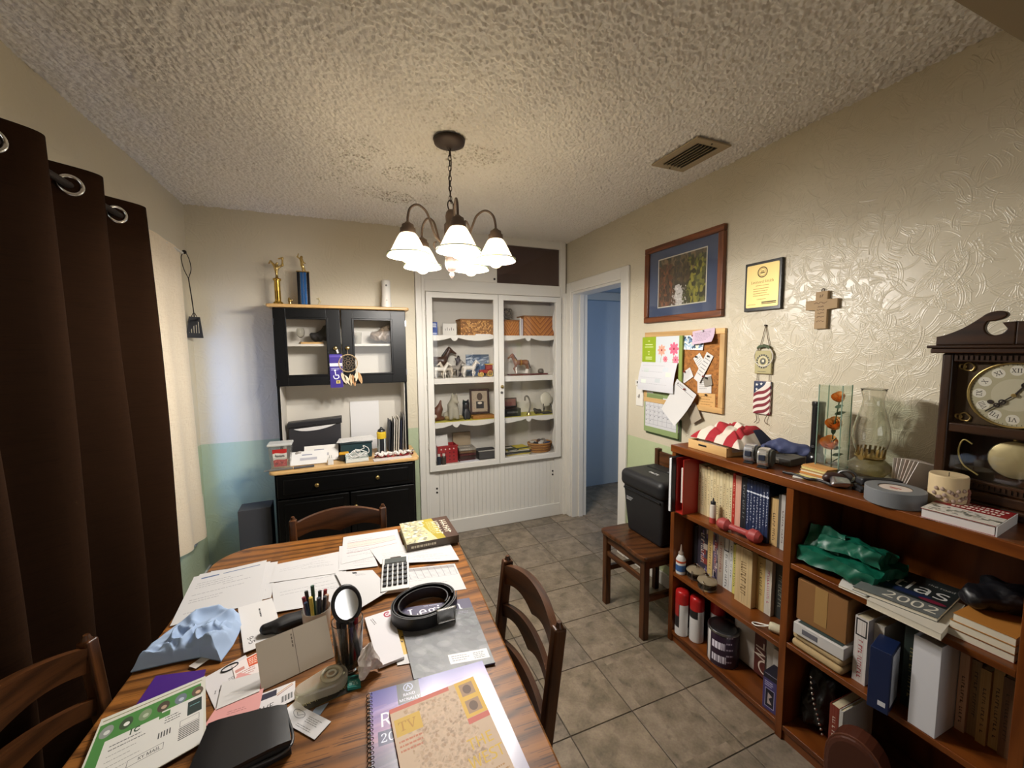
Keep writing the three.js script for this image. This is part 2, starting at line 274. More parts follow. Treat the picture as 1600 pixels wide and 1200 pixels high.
{ // hallway beyond the doorway
  const h = structGroup('wall_hall', 'hallway walls beyond the doorway, lit by blue daylight');
  part(h, 'end_wall', wallBox(XR + 0.14, 3.4, 2.03, H, -3.8, -3.7), M.hallWall); part(h, 'end_wall', wallBox(3.0, 3.4, 0, 2.03, -3.8, -3.7), M.hallWall); for (const b of [[0, H, -3.7, -3.0], [0, H, -2.0, -1.4], [0, 0.82, -3.0, -2.0], [1.98, H, -3.0, -2.0]]) part(h, 'far_wall', wallBox(3.3, 3.4, ...b), M.hallWall); part(h, 'near_wall', wallBox(TR, 3.3, 0, H, -1.4, -1.3), M.hallWall);
  part(h, 'hall_ceiling', bx(TR, 3.3, H, H + 0.1, -3.8, -1.3), flat('#b8b2a6', 0.9));
  const d = structGroup('door_1', 'pale flush door closing the hallway');
  part(d, 'door_leaf', bx(2.06, 3.0, 0.012, 2.02, -3.74, -3.70, 0.003), M.hallWall); part(d, 'head_casing', bx(1.98, 3.1, 2.03, 2.11, -3.7, -3.675, 0.004), M.white); part(d, 'side_casing', bx(TR, 2.05, 0, 2.03, -3.7, -3.675, 0.004), M.white);
  part(d, 'door_knob', ball(0.026), M.brass, [2.93, 0.98, -3.65]);
}
{ // header over the opening where the camera stands, and the room behind
  const t = structGroup('trim_2', 'header over the near opening, colour darkened to stand for shade');
  part(t, 'header', wallBox(XL - 0.9, 2.4, 2.1, H, -0.405, -0.22), flat('#94805f', 0.7));  // shade of the unlit underside is put into the header colour
  const n = structGroup('wall_near', 'walls of the room behind the camera'), m = M.wallB;
  part(n, 'side_wall', wallBox(-2.0, -1.9, 0, H, -0.3, 2.6), m); part(n, 'side_wall', wallBox(3.0, 3.1, 0, H, 0.1, 2.6), m);
  part(n, 'return_wall', wallBox(-1.9, XL, 0, H, -0.3, -0.2), m); part(n, 'return_wall', wallBox(TR, 3.1, 0, H, 0, 0.1), m);
  for (const b of [[-2.0, -0.1, 0, H], [1.9, 3.1, 0, H], [-0.1, 1.9, 0, 0.85], [-0.1, 1.9, 1.95, H]]) part(n, 'rear_wall', wallBox(...b, 2.6, 2.7), m);
  const w2 = structGroup('window_2', 'white framed window in the hallway wall'), w3 = structGroup('added_window_3', 'added white framed window for fill light behind the camera');  // the rear window is added to house the fill light
  for (const g of [bx(3.3, 3.38, 0.82, 0.87, -3.0, -2.0), bx(3.3, 3.38, 1.93, 1.98, -3.0, -2.0), bx(3.3, 3.38, 0.87, 1.93, -3.0, -2.95), bx(3.3, 3.38, 0.87, 1.93, -2.05, -2.0), bx(3.32, 3.36, 0.87, 1.93, -2.52, -2.48)]) part(w2, 'window_frame', g, M.white);
  for (const [a, b] of [[-2.95, -2.52], [-2.48, -2.05]]) part(w2, 'pane', bx(3.338, 3.342, 0.87, 1.93, a, b), M.glass);
  for (const g of [bx(-0.1, 1.9, 0.85, 0.9, 2.6, 2.68), bx(-0.1, 1.9, 1.9, 1.95, 2.6, 2.68), bx(-0.1, -0.05, 0.9, 1.9, 2.6, 2.68), bx(1.85, 1.9, 0.9, 1.9, 2.6, 2.68), bx(0.88, 0.92, 0.9, 1.9, 2.62, 2.66)]) part(w3, 'window_frame', g, M.white);
  for (const [a, b] of [[-0.05, 0.88], [0.92, 1.85]]) part(w3, 'pane', bx(a, b, 0.9, 1.9, 2.638, 2.642), M.glass);
  struct('ceiling_near', bx(-2.0, 3.1, H, H + 0.1, 0, 2.7), flat('#efebe4', 0.9), 'ceiling of the room behind the camera');
}
{ // air vent in the ceiling
  const v = thing('ceiling_vent', 'tan metal louvred air register in the ceiling near the right wall', 'vent', [1.55, H - 0.0085, -1.55]);
  const tan = flat('#a8977a', 0.5);
  part(v, 'frame', frameGeo(0.205, 0.29, -0.062, 0.062, -0.108, 0.108, 0.008, 0.002).rotateX(PI / 2), tan);
  part(v, 'duct', bx(-0.062, 0.062, -0.003, 0.0, -0.108, 0.108), flat('#1c1713', 0.9));
  for (let i = 0; i < 6; i++) part(v, 'louvre', bx(-0.012, 0.012, -0.0008, 0.0008, -0.108, 0.108), tan, [-0.052 + i * 0.021, -0.0085, 0], [0, 0, 0.75]);
  for (const z of [-0.128, 0.128]) part(v, 'screw', cyl(0.004, 0.003, 10), M.iron, [0, -0.0105, z]);
}
// ---------- chandelier ----------
{
  const c = thing('chandelier', 'five-arm rust brown chandelier with cream glass bell shades', 'chandelier', [0.45, 0, -1.828]);
  const rust = mat({ color: '#5c4d44', roughness: 0.55, metalness: 0.35, bumpMap: softPlaster, bumpScale: 0.0006 }), dark = flat('#33261e', 0.5, { metalness: 0.4 });
  part(c, 'canopy', lathe([[0, 2.405], [0.012, 2.405], [0.016, 2.412], [0.045, 2.414], [0.066, 2.424], [0.07, 2.44], [0, 2.44]]), dark, [0, -0.0085, 0]);
  for (let i = 0, y = 2.398; y > 2.17; i++, y -= 0.0215) part(c, 'chain_link', new THREE.TorusGeometry(0.0085, 0.0018, 6, 14).scale(0.8, 1.5, 1), dark, [0, y, 0], [0, i % 2 ? PI / 2 : 0, 0]);
  part(c, 'cord', tube([[0, 2.41, 0.004], [0.006, 2.33, 0.003], [-0.005, 2.26, 0.004], [0.003, 2.16, 0]], 0.0022, 30, 6), dark);
  part(c, 'loop', new THREE.TorusGeometry(0.02, 0.003, 8, 24).scale(0.85, 1.15, 1), dark, [0, 2.152, 0], [0, 0.5, 0]);
  part(c, 'body', lathe([[0, 2.135], [0.012, 2.134], [0.021, 2.122], [0.024, 2.105], [0.022, 2.08], [0.03, 2.07], [0.031, 2.03], [0.026, 2.015], [0.022, 1.99], [0.028, 1.972], [0.036, 1.955], [0.034, 1.935], [0.026, 1.925], [0.03, 1.912], [0.03, 1.895], [0.024, 1.876], [0.018, 1.868], [0.008, 1.862], [0.011, 1.852], [0.008, 1.842], [0.004, 1.836], [0, 1.832]], 28), rust);
  const shadeM = mat({ color: '#faf2e0', roughness: 0.75, transmission: 0.55, thickness: 0, side: THREE.DoubleSide }), rim = flat('#5f6a4e', 0.4), bulbM = mat({ color: '#fff4e0', emissive: '#ffe2b4', emissiveIntensity: 9, roughness: 0.4 });
  const prof = []; for (let i = 0; i <= 14; i++) { const t = i / 14; prof.push([0.029 + 0.05 * Math.pow(t, 0.75) + 0.010 * Math.pow(t, 5), 2.004 - 0.098 * t]); }
  const out = lathe(prof.concat(prof.slice().reverse().map(([r, y]) => [r - 0.0022, y])), 48);
  for (let k = 0; k < 5; k++) {
    const ph = 0.14 + k * PI * 2 / 5, dx = -0.24 * Math.cos(ph) + 0.97 * Math.sin(ph), dz = 0.97 * Math.cos(ph) + 0.24 * Math.sin(ph), R = 0.2, at = (r, y) => [dx * r, y, dz * r];
    const arm = part(c, 'arm', tube([at(0.02, 1.99), at(0.045, 1.985), at(0.075, 2.01), at(0.095, 2.06), at(0.118, 2.108), at(0.155, 2.128), at(0.187, 2.108), at(0.199, 2.07), at(0.2, 2.045)], 0.0052, 44, 8), rust);
    const sp = []; for (let i = 0; i <= 20; i++) { const a = i / 20 * 4.6, r = 0.026 - 0.018 * i / 20; sp.push(at(0.07 - Math.cos(a) * r + 0.0, 1.975 - Math.sin(a) * r * 1.1)); }
    part(arm, 'scroll', tube(sp, 0.0036, 40, 6), rust);
    part(c, 'socket_cap', lathe([[0, 2.05], [0.008, 2.05], [0.014, 2.044], [0.024, 2.038], [0.026, 2.026], [0.032, 2.022], [0.033, 2.004], [0.03, 2.0], [0, 2.0]], 24), rust, at(R, 0));
    const sh = part(c, 'shade', out, shadeM, at(R, 0)); part(sh, 'rim_band', new THREE.TorusGeometry(0.087, 0.0024, 8, 48).rotateX(PI / 2), rim, [0, 1.917, 0]);
    const b = part(c, 'bulb', merge(ball(0.031, 20, 14).translate(0, 1.908, 0), cyl(0.013, 0.07, 14).translate(0, 1.928, 0)), bulbM, at(R, 0)); b.castShadow = false;
    const L = new THREE.PointLight(BULB.color, BULB.power, 0, 2); L.position.set(dx * R, 1.908, dz * R); L.castShadow = true; L.shadow.radius = 1.5; L.shadow.bias = -0.002; c.add(L); L.name = 'bulb_light';
  }
}
// ---------- curtain, cream panel, fly swatter ----------
{
  const weave = cv(256, 256, (x, w) => { fill(x, '#fff', w, w); for (let i = 0; i < 2600; i++) { x.fillStyle = rnd() < 0.5 ? 'rgba(0,0,0,.07)' : 'rgba(255,225,190,.1)'; x.fillRect(rnd() * w, rnd() * w, rr(6, 40), 1); } }, true, [3, 8]);
  const cloth = mat({ color: '#24150a', map: weave, roughness: 0.95, specularIntensity: 0.12, side: THREE.DoubleSide });
  const cu = thing('curtain', 'dark brown grommet curtain hanging in deep folds at left', 'curtain', [0, 0, 0]);
  const fx = (z, y) => -0.795 + (0.064 + 0.01 * Math.sin(y * 2)) * Math.cos(2 * PI * (z + 1.525) / 0.3) + 0.012 * (2.1 - y) * Math.sin(z * 9 + 1) + 0.006 * Math.sin(z * 31 + y * 3);
  const z0 = -1.1, z1 = -2.23, f = (s, t, o) => { const y = 2.1 - t * 1.92, z = z0 + (z1 - z0) * s - 0.025 * t * s; return [fx(z, y) + o, y, z]; };
  const a = surf((s, t) => f(s, t, 0), 130, 24), b = surf((s, t) => f(s, t, -0.003), 130, 24, true);
  part(cu, 'fabric', merge(a, b), cloth);
  for (let k = 0; k < 7; k++) {
    const zz = -1.15 - k * 0.15; const e = 0.004, sl = (fx(zz + e, 2.04) - fx(zz - e, 2.04)) / (2 * e), n = Math.atan2(1, -sl);
    part(cu, 'grommet', new THREE.TorusGeometry(0.0275, 0.0062, 10, 30).scale(1, 1, 0.8), M.chrome, [fx(zz, 2.04), 2.04, zz], [0, n, 0], 'silver ring grommet');
  }
  const rod = thing('curtain_rod', 'metal rod carrying the brown curtain above the window', 'curtain rod', [-0.795, 2.04, 0]);
  part(rod, 'rod', cyl(0.011, 1.42, 16).rotateX(PI / 2).translate(0, 0, -2.21), M.iron); part(rod, 'finial', ball(0.014), M.iron, [0, 0, -2.2]);
  part(rod, 'bracket', bx(XL + 0.795, 0.0, -0.006, 0.006, -2.19, -2.175), M.iron); part(rod, 'bracket', bx(XL + 0.795, 0.0, -0.006, 0.006, -0.86, -0.845), M.iron);
  const linenT = cv(256, 256, (x, w) => { fill(x, '#fff', w, w); for (let i = 0; i < 3000; i++) { x.fillStyle = rnd() < 0.5 ? 'rgba(150,120,80,.10)' : 'rgba(255,255,255,.3)'; rnd() < 0.5 ? x.fillRect(rnd() * w, rnd() * w, rr(6, 30), 1) : x.fillRect(rnd() * w, rnd() * w, 1, rr(6, 30)); } }, true, [3, 6]);
  const linen = mat({ color: '#f2e2c6', map: linenT, roughness: 0.95, transmission: 0.12, thickness: 0, side: THREE.DoubleSide });
  const pn = thing('window_panel', 'cream cloth panel with stitched hem hanging over the window', 'curtain', [0, 0, 0]);
  const g = (s, t) => { const top = 2.1, bot = 0.50 - 0.11 * s, y = top + (bot - top) * t, z = -2.24 - 0.69 * s - 0.07 * Math.max(0, t - 0.5) * s; return [-0.865 + 0.012 * Math.sin(z * 24 + t) * (0.3 + 0.7 * t) + 0.008 * Math.sin(z * 9) + 0.025 * t, y, z]; };
  const hemT = 0.855; part(pn, 'cloth', merge(surf((s, t) => g(s, t * hemT), 70, 24), surf((s, t) => { const q = g(s, t * hemT); return [q[0] - 0.002, q[1], q[2]]; }, 70, 24, true)), linen);
  part(pn, 'hem', merge(surf((s, t) => { const q = g(s, hemT - 0.004 + t * (1.004 - hemT)); return [q[0] + 0.003, q[1], q[2]]; }, 70, 8), surf((s, t) => { const q = g(s, hemT - 0.004 + t * (1.004 - hemT)); return [q[0] - 0.002, q[1], q[2]]; }, 70, 8, true)), linen);
  part(pn, 'pocket_rod', cyl(0.006, 0.72, 10).rotateX(PI / 2).translate(-0.868, 2.088, -2.95), M.white);
  const sw = thing('fly_swatter', 'black wire fly swatter hanging in the corner beside the cream panel', 'fly swatter', [XL + 0.045, 1.6, -3.08], -0.75);
  part(sw, 'hook', merge(ball(0.012).translate(0, 0.515, 0.025), cyl(0.004, 0.02, 8).rotateZ(PI / 2).translate(0, 0.515, 0.025)), M.iron);
  part(sw, 'wire_handle', merge(tube([[0, 0.13, -0.005], [0.002, 0.25, 0.004], [0, 0.36, 0.012]], 0.003, 20, 6), tube([[0, 0.36, 0.012], [0, 0.42, -0.006], [0, 0.49, 0.005], [0, 0.515, 0.022], [0, 0.49, 0.042], [0, 0.42, 0.036], [0, 0.36, 0.012]], 0.0022, 40, 6), tube([[0, 0.13, -0.02], [0, 0.155, -0.004], [0, 0.13, 0.012]], 0.002, 14, 6)), M.iron);
  const s = shapeOf([[-0.052, 0.0], [0.048, 0.0], [0.036, 0.13], [-0.026, 0.13]]); for (let i = 0; i < 5; i++) hole(s, -0.034 + i * 0.014, -0.028 + i * 0.014, 0.03, 0.1 - (i % 2) * 0.02);
  part(sw, 'flap', extr(s, 0.003).rotateY(PI / 2), M.plastic);
}
{
  const o = thing('wall_outlet', 'white wall outlet plate just below the cream panel hem', 'outlet', [XL, 0.375, -2.99], PI / 2);
  part(o, 'plate', bx(-0.035, 0.035, -0.058, 0.058, 0, 0.006, 0.003), flat('#dcd8cc', 0.4)); for (const y of [-0.025, 0.025]) part(o, 'socket', bx(-0.017, 0.017, y - 0.014, y + 0.014, 0.006, 0.008, 0.001), flat('#c4bfb2', 0.4));
}
// ---------- things on the right wall ----------
function wallThing(name, label, cat, y, z, d = 0) { const t = thing(name, label, cat, [XR - d, y, z], -PI / 2); return t; } // local x runs away to +z, local z points into the room (-x)
{
  const p = wallThing('framed_picture', 'framed river forest photograph with navy mat in brown wood frame', 'picture', 1.91, -1.853);
  const w = 0.595, h = 0.47, b = 0.035;
  for (const s of [1, -1]) { part(p, 'frame_rail', wuv(bx(-w / 2, w / 2, -b / 2, b / 2, 0, 0.026, 0.005), 0), M.frame, [0, s * (h - b) / 2, 0]); part(p, 'frame_stile', wuv(bx(-b / 2, b / 2, -h / 2 + b, h / 2 - b, 0, 0.026, 0.005), 1), M.frame, [s * (w - b) / 2, 0, 0]); }
  part(p, 'mat_board', bx(-w / 2 + b, w / 2 - b, -h / 2 + b, h / 2 - b, 0.004, 0.01), flat('#3d4a66', 0.8));
  part(p, 'photograph', new THREE.BoxGeometry(0.36, 0.285, 0.0012), printed(cv(512, 400, (x, W, Hh) => {
    fill(x, '#3a3426', W, Hh);
    const tr = (n, x0, x1, y0, y1, cols, r0, r1) => { for (let i = 0; i < n; i++) { x.fillStyle = cols[Math.floor(rnd() * cols.length)]; x.beginPath(); x.ellipse(rr(x0, x1), rr(y0, y1), rr(r0, r1), rr(r0, r1) * 1.5, 0, 0, 7); x.fill(); } };
    tr(240, 0, W, 0, 150, ['#6a5a40', '#4c4230', '#7a6648', '#3c3a2c'], 6, 22); tr(220, 0, 160, 60, 400, ['#5c3a26', '#7a4a2c', '#3a2a1e', '#4a3a26'], 6, 20); tr(240, 330, W, 40, 400, ['#6a6a2c', '#87812f', '#4b4d24', '#2f3018'], 6, 20); tr(90, 160, 340, 80, 220, ['#3a3326', '#57482f', '#4c3b2c'], 6, 18);
    x.fillStyle = '#b5b0aa'; x.beginPath(); x.moveTo(196, 240); x.bezierCurveTo(185, 300, 150, 330, 150, 400); x.lineTo(330, 400); x.bezierCurveTo(320, 350, 290, 300, 240, 232); x.fill();
    tr(70, 160, 320, 250, 400, ['#8a8478', '#c9c5bd', '#6c6458', '#d8d5cf'], 2, 6); tr(60, 130, 200, 280, 400, ['#3a2a1e', '#4a3a26', '#5c3a26'], 3, 9); tr(60, 280, 350, 280, 400, ['#3a3a1e', '#2f3018', '#4b4d24'], 3, 9);
  }), 0.4), [0, 0, 0.0108]);
  part(p, 'mat_bevel', frameGeo(0.372, 0.297, -0.179, 0.179, -0.1415, 0.1415, 0.0012, 0.0004), flat('#c9c4b4', 0.7), [0, 0, 0.0102]);
  part(p, 'glazing', bx(-w / 2 + b, w / 2 - b, -h / 2 + b, h / 2 - b, 0.014, 0.016), M.glass);

  const q = wallThing('award_plaque', 'gold engraved award plaque on black board', 'plaque', 1.799, -1.343);
  part(q, 'board', bx(-0.091, 0.091, -0.114, 0.114, 0, 0.016, 0.003), flat('#141210', 0.3));
  part(q, 'gold_plate', extr(rrect(0.158, 0.198, 0.006), 0.0015), mat({ roughness: 0.5, metalness: 0.5, map: cv(400, 500, (x, W) => {
    fill(x, '#d6bd7c', 400, 500); x.strokeStyle = '#3a2c10'; x.lineWidth = 10; x.beginPath(); x.arc(200, 95, 58, 0, 7); x.stroke(); x.lineWidth = 3; x.beginPath(); x.arc(200, 95, 40, 0, 7); x.stroke(); x.fillStyle = '#3a2c10'; x.fillRect(178, 80, 44, 8); x.fillRect(172, 96, 56, 12); for (let i = 0; i < 20; i++) { x.save(); x.translate(200, 95); x.rotate(i * 0.314); x.fillRect(46, -3, 10, 5); x.restore(); }
    txt(x, 'Leonard Smith', 200, 205, 40, '#4a3814', 'serif', 'center'); lines(x, 120, 245, 300, 1, 20, '#6a5420', 6); lines(x, 90, 280, 330, 4, 27, '#6a5420', 7); lines(x, 140, 405, 290, 1, 20, '#6a5420', 7); lines(x, 20, 462, 180, 1, 10, '#6a5420', 6); x.fillStyle = '#2c2210'; x.fillRect(200, 440, 180, 14); x.fillRect(200, 460, 180, 9);
  }) }), [0, 0.002, 0.016]).geometry.attributes.uv; { const g = q.children[1].geometry, P = g.attributes.position, U = g.attributes.uv; for (let i = 0; i < P.count; i++) U.setXY(i, P.getX(i) / 0.158 + 0.5, P.getY(i) / 0.198 + 0.5); }

  const cr = wallThing('wall_cross', 'small carved wooden cross with burned lettering', 'cross', 1.667, -1.083);
  const cs = shapeOf([[-0.023, -0.08], [0.023, -0.08], [0.023, -0.005 + 0.002], [0.06, 0.0], [0.06, 0.038], [0.023, 0.038], [0.023, 0.072], [-0.023, 0.072], [-0.023, 0.038], [-0.06, 0.038], [-0.06, 0.0], [-0.023, -0.003]]);
  const cg = extr(cs, 0.014, 0.0015), U = cg.attributes.uv, P = cg.attributes.position; for (let i = 0; i < P.count; i++) U.setXY(i, P.getX(i) / 0.16 + 0.5, P.getY(i) / 0.16 + 0.5);
  part(cr, 'cross_body', cg, printed(cv(320, 320, (x) => { fill(x, '#b0946e', 320, 320); for (let i = 0; i < 300; i++) { x.fillStyle = `rgba(90,60,36,${rnd() * 0.2})`; x.fillRect(rnd() * 320, rnd() * 320, rr(10, 60), 1); } x.strokeStyle = '#4a3020'; x.lineWidth = 3; for (const [a, b, c] of [[105, 108, 205], [135, 140, 180], [130, 165, 190], [135, 195, 185], [132, 222, 190], [128, 258, 190]]) { x.beginPath(); x.moveTo(a, b); for (let i = a; i < c; i += 6) x.lineTo(i + 3, b + rr(-7, 6)); x.stroke(); } x.lineWidth = 5; x.beginPath(); x.moveTo(152, 45); x.lineTo(150, 66); x.moveTo(172, 40); x.lineTo(162, 64); x.stroke(); }), 0.7), [0, 0, 0.002]);
  part(cr, 'hanger', new THREE.TorusGeometry(0.006, 0.0018, 6, 14), M.iron, [0, 0.077, 0.006]);

  const sw = wallThing('light_switch', 'white wall plate switch beside the doorway casing', 'switch', 1.2, -2.2);
  part(sw, 'plate', bx(-0.035, 0.035, -0.075, 0.06, 0, 0.007, 0.003), flat('#e6e2d8', 0.4)); part(sw, 'toggle', bx(-0.005, 0.005, -0.012, 0.012, 0.006, 0.016, 0.002), flat('#9a948a', 0.4), [0, -0.01, 0], [-0.4, 0, 0]);
  part(sw, 'sensor_box', bx(-0.033, 0.033, 0.062, 0.1, 0, 0.016, 0.003), flat('#dedacf', 0.4)); part(sw, 'sensor_window', bx(-0.016, 0.016, 0.078, 0.092, 0.016, 0.0172), M.plastic);
}
{ // cork board and what is pinned to it; local origin at its centre
  const z0 = -1.84, y0 = 1.39, cbd = wallThing('cork_board', 'cork bulletin board with pale wood frame', 'board', y0, z0);
  const w = 0.61, h = 0.45, b = 0.03;
  for (const s of [1, -1]) { part(cbd, 'frame_rail', wuv(bx(-w / 2, w / 2, -b / 2, b / 2, 0, 0.018, 0.003), 0), M.pale, [0, s * (h - b) / 2, 0]); part(cbd, 'frame_stile', wuv(bx(-b / 2, b / 2, -h / 2 + b, h / 2 - b, 0, 0.018, 0.003), 1), M.pale, [s * (w - b) / 2, 0, 0]); }
  const corkT = dtex(128, 128, (u, v) => { const n = vn(u * 40, v * 40, 40, 40), m = fbm(u * 12, v * 12, 12, 12, 3); const k = 0.75 + 0.4 * m + (n > 0.8 ? -0.22 : 0); return [170 * k, 112 * k, 56 * k]; }, true, 3, 3);
  part(cbd, 'cork', bx(-w / 2 + b, w / 2 - b, -h / 2 + b, h / 2 - b, 0.002, 0.01), mat({ map: corkT, roughness: 0.95 }));
  const onBoard = (name, label, cat, cx, cy, gw, gh, rot, m, zz, curl = 0.006) => {
    const t = thing(name, label, cat, [XR - zz, y0 + cy, z0 + cx], -PI / 2), q = new THREE.Group(); q.name = 'leaf';
    const g = new THREE.BoxGeometry(gw, gh, 0.0008, 6, 6, 1), P = g.attributes.position; for (let i = 0; i < P.count; i++) { const v = P.getY(i) / gh - 0.5, u = P.getX(i) / gw; P.setZ(i, P.getZ(i) + curl * v * v * (1 + u)); } g.computeVertexNormals(); g.rotateZ(rot);
    part(t, 'leaf', g, m); part(t, 'push_pin', merge(cyl(0.004, 0.008, 10).rotateX(PI / 2), cyl(0.0055, 0.002, 10).rotateX(PI / 2).translate(0, 0, 0.008)), flat(['#1b1b1b', '#c9c9c4', '#7a1f1a'][Math.floor(rnd() * 3)], 0.3), [-Math.sin(rot) * gh * 0.42, Math.cos(rot) * gh * 0.42, 0.0015 + curl * 0.01]);
    return t;
  };
  const noteT = cv(160, 160, (x) => { fill(x, '#fff', 160, 160); lines(x, 18, 30, 145, 6, 18, 'rgba(50,50,60,.6)', 4); }), note = (c) => printed(noteT, 0.7, { color: c });
  onBoard('postcard', 'blue and white picture postcard pinned at top of cork board', 'postcard', 0.095, 0.155, 0.15, 0.085, -0.03, printed(cv(200, 120, (x) => { fill(x, '#eef0f0', 200, 120); for (let i = 0; i < 60; i++) { x.fillStyle = ['#6f93b4', '#a9bfd2', '#3d566e', '#e8dfc4'][i % 4]; x.beginPath(); x.ellipse(rr(15, 185), rr(20, 100), rr(6, 26), rr(4, 14), rr(0, 3), 0, 7); x.fill(); } }), 0.5), 0.012);
  onBoard('lilac_note', 'pale lilac note curling off the top of the cork board', 'note', 0.175, 0.185, 0.15, 0.075, 0.1, note('#cdb6c8', 2), 0.022, 0.02);
  onBoard('paper_tag', 'white tag pinned askew left of the folded note strip on cork', 'tag', 0.055, -0.035, 0.085, 0.06, 0.55, note('#d6d3cf', 3), 0.012, 0.003);
  onBoard('note_strip', 'long narrow white paper strip pinned diagonally on cork board', 'note', 0.175, 0.015, 0.05, 0.17, -0.5, note('#d7d5d0', 7), 0.016);
  onBoard('note_card', 'small white card crossing behind the diagonal paper strip', 'card', 0.15, 0.04, 0.055, 0.1, 0.65, note('#d8d6d1', 4), 0.013, 0.003);
  onBoard('square_note', 'square white slip below the diagonal paper strip on cork', 'note', 0.18, -0.075, 0.095, 0.1, 0.08, note('#d7d4cf', 2), 0.0115, 0.003);
  onBoard('grey_clipping', 'small grey clipping pinned over the square white slip', 'clipping', 0.205, -0.06, 0.055, 0.05, 0.3, flat('#8d867a', 0.8), 0.014, 0.003);
  onBoard('wood_sign', 'small light wooden sign with burned lettering on cork board', 'sign', 0.2, -0.175, 0.11, 0.1, 0.03, printed(cv(160, 140, (x) => { fill(x, '#d6a868', 160, 140); lines(x, 20, 24, 145, 5, 20, 'rgba(80,50,20,.6)', 4); x.strokeStyle = 'rgba(80,50,20,.6)'; x.lineWidth = 3; x.beginPath(); x.arc(122, 108, 12, 0, 7); x.stroke(); }), 0.6), 0.012, 0.0);
  onBoard('tan_card', 'tan paper scrap hanging below the cork board frame', 'paper', 0.12, -0.245, 0.08, 0.1, 0.55, flat('#a89c88', 0.8), 0.02, 0.004);
  onBoard('hanging_letter', 'large white letter hung from one corner curling off the board', 'letter', 0.035, -0.19, 0.165, 0.215, -0.5, printed(cv(256, 330, (x) => { fill(x, '#d2d0cd', 256, 330); x.fillStyle = '#2a2a30'; x.fillRect(20, 42, 220, 3); x.beginPath(); x.moveTo(30, 16); x.lineTo(40, 34); x.lineTo(20, 34); x.fill(); lines(x, 50, 18, 180, 2, 9, 'rgba(40,40,50,.6)', 4); }), 0.6), 0.045, 0.035);
  // wall calendars
  const c1 = thing('wall_calendar', 'flower photo calendar hung on cork board above the green calendar', 'calendar', [XR - 0.022, 1.42, -1.995], -PI / 2);
  part(c1, 'cover_leaf', bx(-0.16, 0.16, 0.005, 0.165, 0, 0.004), printed(cv(420, 210, (x) => {
    fill(x, '#d2d7da', 420, 210); x.fillStyle = '#93ab1e'; x.fillRect(0, 0, 165, 210); for (const [y, w] of [[30, 20], [60, 90], [80, 100], [120, 20], [140, 16], [165, 80], [180, 80]]) { x.fillStyle = 'rgba(240,246,200,.75)'; x.fillRect(82 - w / 2, y, w, 7); }
    const fl = (cx, cy, r, c) => { for (let k = 0; k < 8; k++) { x.save(); x.translate(cx, cy); x.rotate(k * PI / 4); x.fillStyle = c; x.beginPath(); x.ellipse(r * 0.55, 0, r * 0.5, r * 0.26, 0, 0, 7); x.fill(); x.restore(); } x.fillStyle = '#8a2a30'; x.beginPath(); x.arc(cx, cy, r * 0.18, 0, 7); x.fill(); };
    fl(232, 110, 44, '#f0a48c'); fl(365, 100, 50, '#ee6a86'); fl(275, 182, 26, '#ee7a86'); fl(385, 186, 34, '#f07a92'); x.strokeStyle = '#8aa04a'; x.lineWidth = 3; x.beginPath(); x.moveTo(232, 150); x.lineTo(220, 210); x.moveTo(365, 150); x.lineTo(350, 210); x.stroke();
  }), 0.5));
  part(c1, 'page', surf((s, t) => [-0.165 + 0.32 * s, 0.005 - 0.18 * t, 0.003 + 0.03 * Math.sin(t * 1.8) + 0.006 * s], 8, 10), printed(cv(300, 180, (x) => { fill(x, '#d0d0d3', 300, 180); for (const [a, b, c] of [[40, 40, '#c9d0cc'], [200, 30, '#c9cfd4'], [150, 100, '#c2c8ca'], [230, 60, '#d6e0cc'], [30, 110, '#dde4da']]) { x.fillStyle = c; x.fillRect(a, b, 42, 24); } lines(x, 20, 20, 280, 4, 38, 'rgba(90,90,100,.3)', 2); }), 0.6, { side: THREE.DoubleSide }));
  part(c1, 'side_leaves', bx(0.16, 0.185, -0.12, 0.165, -0.004, 0.006), flat('#8a9a4a', 0.6));
  const c2 = thing('wall_calendar', 'green and white month grid calendar below the flower calendar', 'calendar', [XR - 0.004, 1.115, -1.99], -PI / 2);
  part(c2, 'grid_page', bx(-0.15, 0.15, -0.145, 0.13, 0, 0.012, 0.002), printed(cv(320, 300, (x) => {
    fill(x, '#8da06a', 320, 300); x.fillStyle = '#d0d0d2'; x.fillRect(14, 46, 292, 215); x.fillStyle = '#7a8c58'; x.fillRect(14, 30, 170, 46); x.fillStyle = '#f2f2f0'; x.font = '18px sans-serif'; x.fillRect(20, 10, 70, 12); x.strokeStyle = '#9a9aa4'; x.lineWidth = 2;
    for (let i = 0; i <= 7; i++) { x.beginPath(); x.moveTo(14 + i * 41.7, 76); x.lineTo(14 + i * 41.7, 240); x.stroke(); } for (let i = 0; i <= 5; i++) { x.beginPath(); x.moveTo(14, 76 + i * 33); x.lineTo(306, 76 + i * 33); x.stroke(); } x.fillStyle = '#666a70'; for (let i = 0; i < 30; i++) x.fillRect(20 + (i % 7) * 41.7, 82 + Math.floor(i / 7) * 33, 8, 6);
  }), 0.55));
  part(c2, 'backing', bx(-0.14, 0.165, -0.16, -0.03, -0.003, 0.0), flat('#3d4a2c', 0.7));
  // medallion and flag ornament
  const o = wallThing('flag_ornament', 'hanging ornament with ring, round badge tile and painted flag tile', 'ornament', 1.4, -1.325);
  part(o, 'nail', cyl(0.004, 0.012, 8).rotateX(PI / 2), M.iron, [0, 0.215, 0]);
